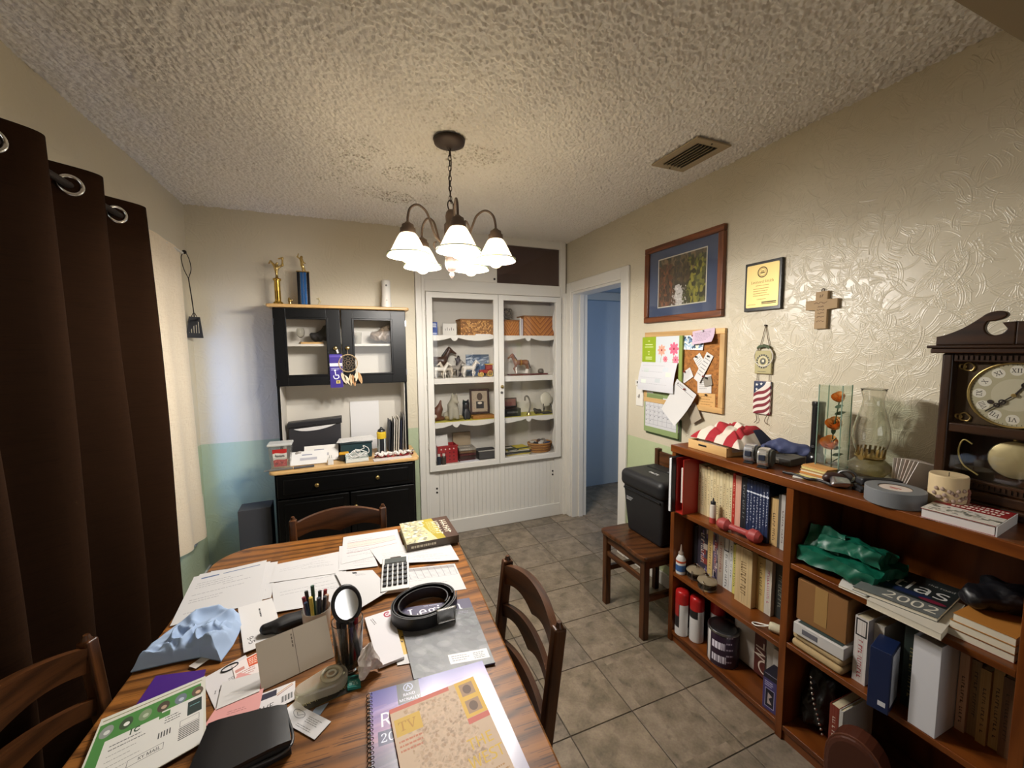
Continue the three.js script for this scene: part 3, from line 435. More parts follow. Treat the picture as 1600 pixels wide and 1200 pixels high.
  for (const s of [1, -1]) { part(o, 'twine', tube([[0, 0.214, 0.006], [s * 0.02, 0.13, 0.006], [s * 0.034, 0.09, 0.007]], 0.0016, 12, 5), flat('#6b5a44', 0.9)); part(o, 'twine', tube([[s * 0.03, -0.01, 0.008], [s * 0.03, -0.045, 0.008]], 0.0016, 4, 5), flat('#6b5a44', 0.9)); part(o, 'twine', tube([[s * 0.03, -0.2, 0.008], [s * 0.02, -0.235, 0.012], [s * 0.035, -0.25, 0.01]], 0.0016, 12, 5), flat('#6b5a44', 0.9)); }
  part(o, 'ring', new THREE.TorusGeometry(0.046, 0.003, 8, 36), flat('#cfc8ba', 0.6), [0, 0.07, 0.012]);
  part(o, 'greenery', crush(new THREE.TorusGeometry(0.046, 0.007, 8, 16, 1.4).rotateZ(0.87), 0.006, 160), flat('#56624a', 0.9), [0, 0.072, 0.012]);
  part(o, 'badge_tile', bx(-0.042, 0.042, -0.012, 0.098, 0, 0.014, 0.004), printed(cv(200, 260, (x) => { fill(x, '#b3a878', 200, 260); x.strokeStyle = '#2a2a22'; x.lineWidth = 16; x.beginPath(); x.arc(100, 120, 72, 0, 7); x.stroke(); x.lineWidth = 5; x.strokeStyle = '#efe8cc'; x.beginPath(); x.arc(100, 120, 50, 0, 7); x.stroke(); x.fillStyle = '#3d3f3a'; x.beginPath(); x.arc(100, 120, 34, 0, 7); x.fill(); x.fillStyle = '#d9d2b8'; for (let i = 0; i < 16; i++) { x.save(); x.translate(100, 120); x.rotate(i * 0.39); x.fillRect(66, -4, 12, 7); x.restore(); } x.fillRect(86, 100, 28, 30); lines(x, 40, 232, 160, 1, 8, '#3a382c', 6); }), 0.5));
  part(o, 'flag_tile', bx(-0.044, 0.044, -0.205, -0.045, 0, 0.014, 0.008), printed(cv(200, 360, (x) => {
    fill(x, '#e8e0d4', 200, 360); x.fillStyle = '#7e2430'; for (let i = 0; i < 5; i++) { x.beginPath(); x.moveTo(0, 150 + i * 70); x.bezierCurveTo(70, 80 + i * 70, 120, 140 + i * 70, 200, 40 + i * 70); x.lineTo(200, 75 + i * 70); x.bezierCurveTo(120, 175 + i * 70, 70, 115 + i * 70, 0, 185 + i * 70); x.fill(); }
    x.fillStyle = '#22304e'; x.beginPath(); x.moveTo(0, 0); x.lineTo(150, 0); x.bezierCurveTo(130, 70, 70, 70, 0, 150); x.fill(); x.fillStyle = '#f0ece4'; for (const [a, b] of [[40, 40], [92, 30], [40, 92]]) { x.beginPath(); for (let i = 0; i < 10; i++) { const r = i % 2 ? 8 : 20, t = i * PI / 5 - PI / 2; x.lineTo(a + Math.cos(t) * r, b + Math.sin(t) * r); } x.fill(); }
  }), 0.45));
}
// ---------- black hutch ----------
{
  const h = thing('hutch', 'black hutch with pale wood top and counter and glass doors', 'cabinet', [0, 0, 0]);
  const B = M.black, b = (n, g, m = B, gr = 1) => part(h, n, wuv(g, gr), m);
  const x0 = -0.447, x1 = 0.402, zf = -2.8, zb = -3.19;
  b('side_panel', bx(x0, x0 + 0.018, 0, 0.757, zb, zf)); b('side_panel', bx(x1 - 0.018, x1, 0, 0.757, zb, zf)); b('back_panel', bx(x0 + 0.018, x1 - 0.018, 0, 0.757, zb, zb + 0.008)); b('plinth', bx(x0 + 0.018, x1 - 0.018, 0, 0.08, zf - 0.02, zf - 0.004), B, 0); b('base_shelf', bx(x0 + 0.018, x1 - 0.018, 0.08, 0.096, zb + 0.008, zf - 0.004), B, 0);
  const ct = extr(rrect(0.905, 0.415, 0.035), 0.023, 0.006, 8).rotateX(-PI / 2).translate(-0.0225, 0.757, -2.982); part(h, 'counter', wuv(ct, 0), M.pale, null, null, 'pale wood counter top');
  const knob = lathe([[0, 0.024], [0.008, 0.0235], [0.013, 0.019], [0.0125, 0.013], [0.006, 0.009], [0.006, 0], [0, 0]].reverse(), 20).rotateX(PI / 2);
  const panel = (name, a, c, d, e, knobs) => {
    const o = part(h, name, wuv(bx(a, c, d, e, zf - 0.004, zf + 0.014, 0.005), 0), B);
    part(o, 'raised_field', wuv(extr(rrect(c - a - 0.07, e - d - 0.05, 0.006), 0.01, 0.004).translate((a + c) / 2, (d + e) / 2, zf + 0.010), 0), B);
    for (const [kx, ky] of knobs) part(o, 'knob', knob, M.brass, [kx, ky, zf + 0.02], null, 'round brass knob'); return o;
  };
  panel('drawer', x0 + 0.012, x1 - 0.012, 0.602, 0.745, [[-0.212, 0.672], [0.152, 0.675]]);
  panel('door', x0 + 0.012, -0.026, 0.09, 0.592, [[-0.055, 0.5]]); panel('door', -0.02, x1 - 0.012, 0.09, 0.592, [[0.012, 0.5]]);
  // upper case
  const u0 = -0.43, u1 = 0.384, uf = -2.965, top = 1.79, bot = 1.285;
  b('side_panel', bx(u0, u0 + 0.016, 0.78, top, zb, uf)); b('side_panel', bx(u1 - 0.016, u1, 0.78, top, zb, uf));
  part(h, 'inner_lining', bx(u0 + 0.016, u0 + 0.02, 0.78, top, zb + 0.006, uf - 0.002), M.whiteIn); part(h, 'inner_lining', bx(u1 - 0.02, u1 - 0.016, 0.78, top, zb + 0.006, uf - 0.002), M.whiteIn);
  part(h, 'back_panel', bx(u0 + 0.016, u1 - 0.016, 0.78, top, zb, zb + 0.006), M.whiteIn, null, null, 'white back panel');
  part(h, 'shelf', bx(u0 + 0.02, u1 - 0.02, bot, bot + 0.016, zb + 0.006, uf - 0.002), M.whiteIn); part(h, 'shelf', bx(u0 + 0.02, u1 - 0.02, 1.545, 1.56, zb + 0.006, uf - 0.03), M.whiteIn);
  part(h, 'top_board', wuv(extr(rrect(0.872, 0.285, 0.02), 0.02, 0.006).rotateX(-PI / 2).translate(-0.027, top, -3.06), 0), M.pale, null, null, 'pale wood top board');
  for (const [a, c, ga, gc] of [[u0, -0.04, -0.357, -0.125], [-0.034, u1, 0.043, 0.283]]) {
    const cx = (a + c) / 2, cy = (top + bot) / 2;
    const d = part(h, 'glass_door', wuv(frameGeo(c - a, top - bot - 0.006, ga - cx, gc - cx, 1.3585 - cy, 1.7185 - cy, 0.02, 0.004).translate(cx, cy, uf), 1), B);
    part(d, 'pane', bx(ga - 0.006, gc + 0.006, 1.3525, 1.7245, uf + 0.007, uf + 0.01), M.glass);
    part(d, 'moulding', wuv(frameGeo(gc - ga + 0.024, 0.384, -(gc - ga) / 2 + 0.002, (gc - ga) / 2 - 0.002, -0.178, 0.178, 0.006, 0.003).translate((ga + gc) / 2, 1.5385, uf + 0.018)), B);
    part(d, 'knob', knob, M.brass, [a < -0.2 ? -0.075 : 0.0, 1.531, uf + 0.02], null, 'round brass knob');
    for (const y of [1.36, 1.7]) part(d, 'hinge', bx(-0.003, 0.003, -0.02, 0.02, -0.004, 0.006), M.steel, [a < -0.2 ? a + 0.001 : c - 0.001, y, uf + 0.02]);
  }
}
{ // on the hutch top (y = 1.81)
  const gold = flat('#c6ac70', 0.24, { metalness: 1 }), T = 1.81;
  const t1 = thing('trophy', 'gold eagle-topped trophy on flat cream base atop the hutch', 'trophy', [-0.41, T, -3.07]);
  part(t1, 'base', bx(-0.08, 0.075, 0, 0.012, -0.03, 0.03, 0.002), flat('#cfc2a4', 0.4));
  part(t1, 'column', merge(lathe([[0, 0.012], [0.03, 0.012], [0.03, 0.02], [0.019, 0.03], [0.018, 0.16], [0.024, 0.166], [0.024, 0.176], [0.008, 0.182], [0.008, 0.195], [0, 0.195]], 24)), mat({ metalness: 1, roughness: 0.25, map: cv(64, 128, (x) => { fill(x, '#d8b45c', 64, 128); x.fillStyle = '#6a5222'; for (let i = 0; i < 8; i++) for (let j = 0; j < 10; j++) x.fillRect(i * 8 + (j % 2) * 4, j * 13, 3, 6); }) }));
  part(t1, 'figure', blob([[0, 0.2, 0, 0.008, 0, 0.245, 0, 0.012], [0, 0.245, 0, 0.01, -0.03, 0.285, 0, 0.005], [-0.03, 0.285, 0, 0.005, -0.042, 0.27, 0, 0.003], [0, 0.24, 0, 0.007, 0.036, 0.265, 0, 0.006], [0.036, 0.265, 0, 0.006, 0.038, 0.31, 0, 0.005], [0.038, 0.31, 0, 0.005, 0.015, 0.305, 0, 0.004], [0, 0.26, 0, 0.006, 0.006, 0.275, 0, 0.007]], 0.003, 0.004), gold, null, null, 'polished gold winged figure');
  const t2 = thing('trophy', 'tall blue and black column trophy with gold figure atop the hutch', 'trophy', [-0.255, T, -3.07]);
  for (const [a, c, col] of [[-0.038, -0.02, '#15171c'], [-0.018, -0.001, '#2a5c96'], [0.001, 0.018, '#2f66a4'], [0.02, 0.036, '#14151a']]) part(t2, 'column_panel', bx(a, c, 0.008, 0.225, -0.014, 0.014, 0.003), flat(col, 0.25, { metalness: 0.3 }));
  part(t2, 'base', bx(-0.042, 0.04, 0, 0.008, -0.025, 0.025, 0.002), flat('#1b1b1e', 0.3)); part(t2, 'cap', bx(-0.04, 0.038, 0.225, 0.232, -0.018, 0.018, 0.002), gold);
  part(t2, 'figure', blob([[0, 0.236, 0, 0.006, -0.006, 0.272, 0, 0.006], [0.012, 0.236, 0, 0.005, 0, 0.272, 0, 0.006], [-0.003, 0.272, 0, 0.009, -0.006, 0.305, 0, 0.01], [-0.006, 0.318, 0, 0.007, -0.005, 0.326, 0, 0.008], [-0.006, 0.305, 0, 0.004, -0.03, 0.325, 0, 0.003], [-0.03, 0.325, 0, 0.003, -0.022, 0.345, 0, 0.003], [-0.006, 0.3, 0, 0.004, 0.016, 0.285, 0, 0.003]], 0.003, 0.003), gold, null, null, 'gold athlete figure');
  solo('trophy_figurine', 'tiny gold figurine between the two tall trophies', 'figurine', blob([[-0.015, 0.004, 0, 0.005, 0.015, 0.004, 0, 0.005], [0, 0.006, 0, 0.006, -0.004, 0.03, 0, 0.008], [-0.004, 0.03, 0, 0.006, -0.006, 0.044, 0, 0.006], [0, 0.025, 0, 0.004, 0.014, 0.034, 0, 0.003]], 0.003, 0.004), gold, [-0.335, T, -3.03]);
  solo('eagle_figurine', 'tiny gold crescent figurine right of the blue trophy', 'figurine', blob([[0, 0.004, 0, 0.007, 0, 0.012, 0, 0.005], [0, 0.012, 0, 0.004, 0.01, 0.034, 0, 0.005], [0.01, 0.034, 0, 0.005, 0.004, 0.052, 0, 0.004], [0.004, 0.052, 0, 0.004, -0.008, 0.05, 0, 0.003]], 0.003, 0.003), flat('#dccfa8', 0.3, { metalness: 0.5 }), [-0.17, T, -3.05]);
  const f = thing('air_freshener', 'white tapered air freshener dispenser at right end of the hutch top', 'dispenser', [0.272, T, -3.08]);
  part(f, 'body', lathe([[0, 0], [0.036, 0], [0.037, 0.01], [0.031, 0.09], [0.03, 0.15], [0.031, 0.195], [0.026, 0.205], [0, 0.207]], 28), flat('#e9e5dc', 0.4)); part(f, 'foot', cyl(0.037, 0.008, 28), flat('#8a867e', 0.5));
  part(f, 'nozzle', cyl(0.007, 0.006, 14).rotateX(PI / 2), flat('#6a665e', 0.4), [0, 0.165, 0.027]); part(f, 'button', cyl(0.006, 0.004, 14).rotateX(PI / 2), flat('#c4bfb4', 0.4), [0, 0.06, 0.031]);
}
{ // hanging on the knobs of the hutch
  const p = thing('parking_placard', 'purple and blue disabled parking placard hanging on left hutch knob', 'placard', [-0.075, 1.535, -2.93]);
  const s = rrect(0.088, 0.265, 0.008); s.holes.push(new THREE.Path().absarc(0.0, 0.118, 0.013, 0, 7));
  part(p, 'card', extr(rrect(0.078, 0.222, 0.004), 0.0015), printed(cv(200, 560, (x) => {
    fill(x, '#3a2a86', 200, 560); x.fillStyle = '#5a48a4'; x.fillRect(0, 20, 200, 30); x.fillStyle = '#f0f0f4'; x.fillRect(0, 150, 200, 52); lines(x, 20, 230, 180, 3, 16, '#cfd0ee', 6);
    x.strokeStyle = '#f2f2f6'; x.lineWidth = 14; x.beginPath(); x.arc(95, 372, 40, -0.4, 3.6); x.stroke(); x.beginPath(); x.moveTo(82, 290); x.lineTo(88, 350); x.lineTo(128, 350); x.lineTo(142, 392); x.stroke(); x.fillStyle = '#f2f2f6'; x.beginPath(); x.arc(80, 272, 16, 0, 7); x.fill(); x.fillStyle = '#d8c46a'; x.fillRect(92, 438, 64, 54); x.fillStyle = '#6a5a2a'; x.fillRect(108, 452, 26, 24);
  }), 0.35), [0.0, -0.155, 0.0005]);
  { const g = p.children[0].geometry, P = g.attributes.position, U = g.attributes.uv; for (let i = 0; i < P.count; i++) U.setXY(i, P.getX(i) / 0.078 + 0.5, P.getY(i) / 0.222 + 0.5); }
  part(p, 'sleeve', extr(s, 0.003), M.glass, [0, -0.145, 0]); part(p, 'hang_strap', bx(-0.006, 0.006, -0.04, 0.0, -0.002, 0.0, 0.0005), flat('#c8c8c4', 0.5), [0.004, 0.0, 0.003], [0, 0, 0.3]);
  const d = thing('dreamcatcher', 'small dreamcatcher with feathers hanging on right hutch knob', 'dreamcatcher', [0.0, 1.43, -2.925]);
  part(d, 'hoop', new THREE.TorusGeometry(0.058, 0.0028, 8, 40), flat('#b59a72', 0.7));
  const thread = flat('#9a8468', 0.8); let ring = []; for (let r = 0; r < 4; r++) { const n = 10, q = []; for (let i = 0; i <= n * 2; i++) { const a = (i + r) * PI / n; q.push([Math.cos(a) * (0.056 - 0.013 * r - (i % 2) * 0.008), Math.sin(a) * (0.056 - 0.013 * r - (i % 2) * 0.008), 0]); } ring.push(tube(q, 0.0008, 80, 4)); }
  part(d, 'web', merge(ring), thread); part(d, 'cord', tube([[0, 0.058, 0], [-0.002, 0.08, 0.002], [0.0, 0.105, -0.004]], 0.0018, 10, 5), thread);
  part(d, 'bead', ball(0.005, 10, 8), flat('#e8e4da', 0.3), [-0.042, 0.042, 0.003]);
  const fs = new THREE.Shape(); fs.moveTo(0, 0); fs.bezierCurveTo(0.016, -0.02, 0.018, -0.055, 0, -0.085); fs.bezierCurveTo(-0.018, -0.055, -0.014, -0.02, 0, 0); const fg = extr(fs, 0.003, 0.001, 8);
  [[-0.045, -0.06, 0.35, '#dfd0b4'], [-0.03, -0.075, 0.5, '#e6d8bc'], [0.01, -0.07, 0.02, '#d8bf98'], [0.022, -0.075, 0.2, '#b98a5e'], [0.055, -0.055, -0.25, '#e2d4ba'], [0.06, -0.06, 0.25, '#c49c70']].forEach(([x, y, r, c]) => { const t = part(d, 'feather', fg, flat(c, 0.9), [x, y, 0.002], [0, 0, r]); part(t, 'quill', cyl(0.0011, 0.07, 6).translate(0, -0.075, 0.003), flat('#8a6a48', 0.8)); });
}
{ // behind the hutch glass
  const g = thing('wine_glass', 'clear stemmed glass inside the left hutch door', 'glass', [-0.29, 1.56, -3.08]);
  part(g, 'goblet', lathe([[0, 0], [0.026, 0], [0.026, 0.002], [0.004, 0.006], [0.0035, 0.04], [0.012, 0.046], [0.024, 0.062], [0.026, 0.085], [0.021, 0.105], [0.0195, 0.105], [0.024, 0.085], [0.022, 0.063], [0.01, 0.048], [0, 0.046]], 24), M.clear);
  solo('tan_envelope', 'tan envelope lying on the left hutch shelf', 'envelope', bx(-0.07, 0.07, 0, 0.012, -0.05, 0.05, 0.003), flat('#c0985c', 0.8), [-0.225, 1.56, -3.05], [0, 0.2, 0]);
  solo('knit_hat', 'crumpled black knit hat on the left hutch shelf', 'hat', crush(blob([[-0.05, 0.03, 0, 0.025, 0.04, 0.06, 0, 0.045], [0.03, 0.08, 0.01, 0.03, 0.05, 0.1, 0, 0.03], [-0.06, 0.03, 0.03, 0.02, 0.05, 0.03, 0.03, 0.02]], 0.007, 0.012), 0.02, 45), flat('#1f1d1d', 0.85), [-0.15, 1.575, -3.1]);
  const wg = solo('drinking_glass', 'clear tumbler inside the right hutch door', 'glass', lathe([[0, 0], [0.02, 0], [0.026, 0.08], [0.024, 0.08], [0.018, 0.004], [0, 0.004]], 24), M.clear, [0.07, 1.56, -3.06]);
  solo('plastic_bag', 'clear plastic bag of tan packets on the right hutch shelf', 'bag', crush(blob([[-0.05, 0.025, 0, 0.025, 0.06, 0.025, 0, 0.028], [0, 0.04, 0, 0.03, 0.05, 0.09, 0, 0.02], [-0.03, 0.03, 0.02, 0.022, 0.07, 0.03, 0.02, 0.022]], 0.007, 0.012), 0.022, 50), flat('#8c7a66', 0.35), [0.23, 1.572, -3.08]);
  for (let i = 0; i < 3; i++) solo('stacked_booklet', `white booklet, ${['bottom', 'middle', 'top'][i]} of the pile inside the right hutch door`, 'booklet', bx(-0.065, 0.065, 0, 0.012, -0.05, 0.05, 0.002), flat(['#d6d2ca', '#3a3a3c', '#dcd8d0'][i], 0.6), [0.22 + i * 0.006, 1.301 + i * 0.0125, -3.06], [0, 0.1 * i - 0.1, 0], 'pile of booklets in the hutch');
}
{ // on the hutch counter (y = 0.78)
  const Y = 0.7805;
  const fb = thing('file_box', 'black expanding file box standing in the hutch niche', 'file box', [-0.23, Y, -3.1], 0.03);
  part(fb, 'case', extr(shapeOf([[-0.165, 0], [0.16, 0], [0.165, 0.235], [-0.16, 0.225]]), 0.07, 0.006).translate(0, 0, -0.035), flat('#2b2a2e', 0.5));
  part(fb, 'flap', extr(shapeOf([[-0.172, 0.215], [0.172, 0.228], [0.172, 0.27], [-0.165, 0.25]]), 0.09, 0.006).translate(0, 0, -0.042), flat('#1c1b1e', 0.45));
  part(fb, 'label_strip', extr((() => { const s = new THREE.Shape(); s.moveTo(-0.13, 0.205); s.lineTo(0.13, 0.222); s.bezierCurveTo(0.06, 0.185, -0.08, 0.175, -0.13, 0.205); return s; })(), 0.002).translate(0, 0, 0.035), M.paper); part(fb, 'latch', bx(-0.01, 0.01, 0.225, 0.24, 0.044, 0.05, 0.002), M.plastic);
  solo('paper_pad', 'white paper pad propped upright against the niche back', 'paper', bx(-0.1, 0.1, 0, 0.36, -0.002, 0.002), M.paper, [0.1, Y + 0.001, -3.155], [-0.07, 0, 0]);
  const tb = thing('storage_box', 'dark teal box under loose papers in the hutch niche', 'box', [0.03, Y, -3.0]);
  part(tb, 'bin', cb(0.2, 0.11, 0.16, 0.008), flat('#1f3a3e', 0.5)); part(tb, 'lip', bx(-0.105, 0.105, 0.1, 0.112, -0.085, 0.085, 0.004), flat('#182c30', 0.5));
  const billM = printed(cv(200, 140, (x) => { fill(x, '#eceae6', 200, 140); lines(x, 14, 18, 186, 6, 20); }));
  for (let i = 0; i < 3; i++) solo('loose_bill', `white bill lying on the dark teal box, ${['lowest', 'middle', 'uppermost'][i]} of three`, 'paper', sheetGeo([[-0.11, -0.08], [0.11, -0.075], [0.1, 0.075], [-0.125, 0.065]], 0, 0.0012), billM, [0.03 + i * 0.008, Y + 0.1125 + i * 0.0022, -3.0], [0, i * 0.12, 0], 'bills on the teal box');
  const can = thing('spray_can', 'black spray can with yellow collar in the hutch niche', 'spray can', [0.197, Y, -2.95]);
  part(can, 'can', lathe([[0, 0], [0.03, 0], [0.031, 0.004], [0.031, 0.135], [0.029, 0.14], [0, 0.14]], 28), printed(cv(256, 160, (x) => { fill(x, '#23262a', 256, 160); x.fillStyle = '#cfd4d0'; for (const a of [20, 84, 148, 212]) { x.fillRect(a, 20, 10, 130); x.fillRect(a + 16, 30, 6, 110); } x.save(); x.translate(200, 100); x.rotate(-PI / 2); txt(x, 'LX', 0, 0, 44, '#bfe0d8', 'sans-serif', 'center'); x.restore(); }), 0.35));
  part(can, 'collar', lathe([[0.0312, 0.118], [0.0318, 0.12], [0.0318, 0.158], [0.028, 0.165], [0, 0.165]], 28), flat('#d9b62a', 0.4)); part(can, 'dome', lathe([[0.026, 0.165], [0.024, 0.178], [0.012, 0.186], [0.008, 0.186], [0.008, 0.196], [0, 0.197]], 24), flat('#3a3a3a', 0.35, { metalness: 0.6 }));
  [['#2c2e36', 0.23], ['#1a1b20', 0.22], ['#d9d4ca', 0.245], ['#c9c3b6', 0.24], ['#d2ccc0', 0.25], ['#20243a', 0.23], ['#7d7a76', 0.27]].forEach(([c, hh], i) => solo('file_folder', `${['dark grey', 'black', 'ivory', 'tan', 'cream', 'navy', 'grey'][i]} folder standing upright at the right side of the hutch niche`, 'folder', bx(-0.003, 0.003, 0, hh, -0.09, 0.09, 0.001), flat(c, 0.6), [0.248 + i * 0.0155, Y + 0.0005, -3.04], [0, 0, -0.05], 'folders in the hutch niche'));
  const tub = thing('plastic_tub', 'clear plastic tub with red label at left end of the counter', 'tub', [-0.415, Y, -2.87]);
  const tbx = (w0, w1, y0, y1) => { const g = new THREE.CylinderGeometry(w1 * 0.7071, w0 * 0.7071, y1 - y0, 4, 1).rotateY(PI / 4).scale(1, 1, 0.8).translate(0, (y0 + y1) / 2, 0); return ni(g); };
  part(tub, 'tub_wall', (() => { const g = tbx(0.098, 0.124, 0, 0.15); g.computeVertexNormals(); return g; })(), M.poly); part(tub, 'lid', bx(-0.068, 0.068, 0.146, 0.163, -0.054, 0.054, 0.006), flat('#c9cac6', 0.45));
  part(tub, 'label', surf((s, t) => [(-0.04 + 0.08 * s) * (1 - 0.13 * t), 0.128 - 0.11 * t, 0.0495 - 0.0105 * t], 2, 2), printed(cv(200, 240, (x) => { fill(x, '#c2312e', 200, 240); x.fillStyle = '#e6e2da'; x.beginPath(); x.moveTo(0, 60); x.bezierCurveTo(60, 30, 130, 80, 200, 50); x.lineTo(200, 140); x.bezierCurveTo(130, 160, 70, 120, 0, 150); x.fill(); x.strokeStyle = '#222'; x.lineWidth = 8; x.beginPath(); x.moveTo(30, 100); for (let i = 0; i < 14; i++) x.lineTo(36 + i * 10, 98 + (i % 2 ? 14 : -16) * (i ? 0.8 : 1.4)); x.stroke(); for (let i = 0; i < 14; i++) { x.fillStyle = ['#8a1f1c', '#d65a4e'][i % 2]; x.beginPath(); x.ellipse(rr(10, 190), rr(165, 230), rr(10, 26), rr(6, 14), rnd() * 3, 0, 7); x.fill(); } }), 0.4), null, null, 'red and white printed label');
  const envT = cv(210, 120, (x) => { fill(x, '#fff', 210, 120); x.fillStyle = 'rgba(60,70,120,.6)'; x.fillRect(60, 30, 60, 8); x.fillStyle = 'rgba(120,120,150,.4)'; x.fillRect(50, 60, 100, 22); }), env = (lab, q, y, rx, c) => solo('envelope', lab, 'envelope', bx(-0.105, 0.105, 0, 0.12, -0.0012, 0.0012), printed(envT, 0.55, { color: c }), [q[0], Y + y, q[1]], [rx, q[2] ?? 0, 0]);
  env('white envelope leaning beside the red labelled tub', [-0.26, -2.87], 0.003, -1.0, '#eeece8'); env('white envelope leaning behind the front one on the counter', [-0.19, -2.925], 0.004, -0.75, '#e9e6e0');
  solo('pocket_knife', 'grey pocket knife lying at the left front of the counter', 'knife', merge(bx(-0.07, 0.06, 0, 0.012, -0.01, 0.01, 0.004), bx(-0.095, -0.06, 0.002, 0.008, -0.006, 0.006, 0.002)), flat('#83847f', 0.4, { metalness: 0.4 }), [-0.405, Y, -2.805], [0, 0.05, 0]);
  solo('marker_pen', 'grey and black marker lying at the counter front edge', 'pen', merge(cyl(0.007, 0.09, 12).rotateZ(PI / 2), cyl(0.0078, 0.035, 12).rotateZ(PI / 2).translate(-0.08, 0, 0)), flat('#55565a', 0.4), [-0.225, Y + 0.008, -2.805], [0, 0.04, 0]);
  const ch = thing('phone_charger', 'white plug charger cube standing on the counter', 'charger', [-0.13, Y, -2.815]); part(ch, 'body', cb(0.034, 0.045, 0.03, 0.005), flat('#e6e4de', 0.35)); for (const s of [-1, 1]) part(ch, 'prong', bx(-0.001, 0.001, 0.045, 0.062, -0.003, 0.003), M.steel, [s * 0.006, 0, 0]);
  const tm = thing('tape_measure', 'yellow and black tape measure on the counter', 'tape measure', [-0.05, Y, -2.885]); part(tm, 'case', extr(rrect(0.056, 0.056, 0.02), 0.032, 0.005).translate(0, 0.028, -0.016), flat('#26251f', 0.5)); part(tm, 'top_cap', extr(rrect(0.062, 0.016, 0.008), 0.034, 0.004).translate(0, 0.05, -0.017), flat('#cf9a1e', 0.45));
  const wb = thing('cable_box', 'white carton holding a coiled white cable', 'box', [0.03, Y, -2.84], 0.06); part(wb, 'carton', merge(bx(-0.068, 0.068, 0, 0.004, -0.03, 0.03), bx(-0.068, 0.068, 0, 0.024, 0.028, 0.03), bx(-0.068, 0.068, 0, 0.05, -0.032, -0.03), bx(-0.07, -0.068, 0, 0.04, -0.03, 0.03), bx(0.068, 0.07, 0, 0.03, -0.03, 0.03)), flat('#d9ded8', 0.5)); part(wb, 'side_print', bx(-0.0715, -0.07, 0.002, 0.04, -0.028, 0.028), flat('#4a8a94', 0.5));
  const cp = []; for (let i = 0; i < 70; i++) { const a = i * 0.55, r = 0.024 + 0.016 * Math.sin(i * 0.37); cp.push([0.03 + Math.cos(a) * r * 1.6 + 0.006 * Math.sin(i), Y + 0.012 + 0.0009 * i + 0.01 * Math.sin(i * 1.3) * (i > 30), -2.84 + Math.sin(a) * r * 0.6]); } cp.push([0.07, Y + 0.1, -2.84], [0.1, Y + 0.085, -2.83], [0.105, Y + 0.055, -2.835], [0.075, Y + 0.04, -2.84]);
  solo('charging_cable', 'white cable coiled loosely in the open carton', 'cable', tube(cp, 0.0026, 420, 6), flat('#e8e6e0', 0.5));
  const rp = (lab, z, dy, c, f) => solo('ribbon_bundle', lab, 'ribbon', crush(merge(tube([...Array(16)].map((_, i) => [0.145 + i * 0.0165, Y + 0.016 + dy + 0.008 * Math.sin(i * f), z + 0.016 * Math.cos(i * f * 1.3)]), 0.008, 120, 6), tube([...Array(12)].map((_, i) => [0.165 + i * 0.02, Y + 0.012 + dy + 0.01 * Math.cos(i * f), z + 0.01 * Math.sin(i * 1.7)]), 0.006, 90, 6)), 0.006, 90), flat(c, 0.4));
  rp('red foil ribbon bundle at the right front of the counter', -2.845, 0.0, '#9a2a2e', 1.9); rp('white twisted cord wound through the red ribbon bundle', -2.83, 0.018, '#e4dcd4', 2.6);
  solo('catalog', 'white and red catalog under the ribbon bundle', 'booklet', bx(-0.13, 0.12, 0, 0.006, -0.03, 0.03, 0.001), flat('#dcd2c8', 0.5), [0.26, Y - 0.0005, -2.81], [0, 0.05, 0]);
  solo('grey_pouch', 'small grey pouch behind the red labelled tub', 'pouch', crush(blob([[-0.03, 0.02, 0, 0.018, 0.03, 0.025, 0, 0.02], [0, 0.04, 0, 0.02, 0.02, 0.05, 0, 0.02]], 0.005, 0.008), 0.012, 50), flat('#8f8a84', 0.8), [-0.34, Y, -2.97]);
}
solo('grey_box', 'dark slate grey box standing on the floor left of the hutch', 'box', bx(-0.09, 0.09, 0, 0.525, -0.07, 0.07, 0.004), flat('#41444c', 0.7), [-0.585, 0, -2.97], [0, 0.04, 0]);
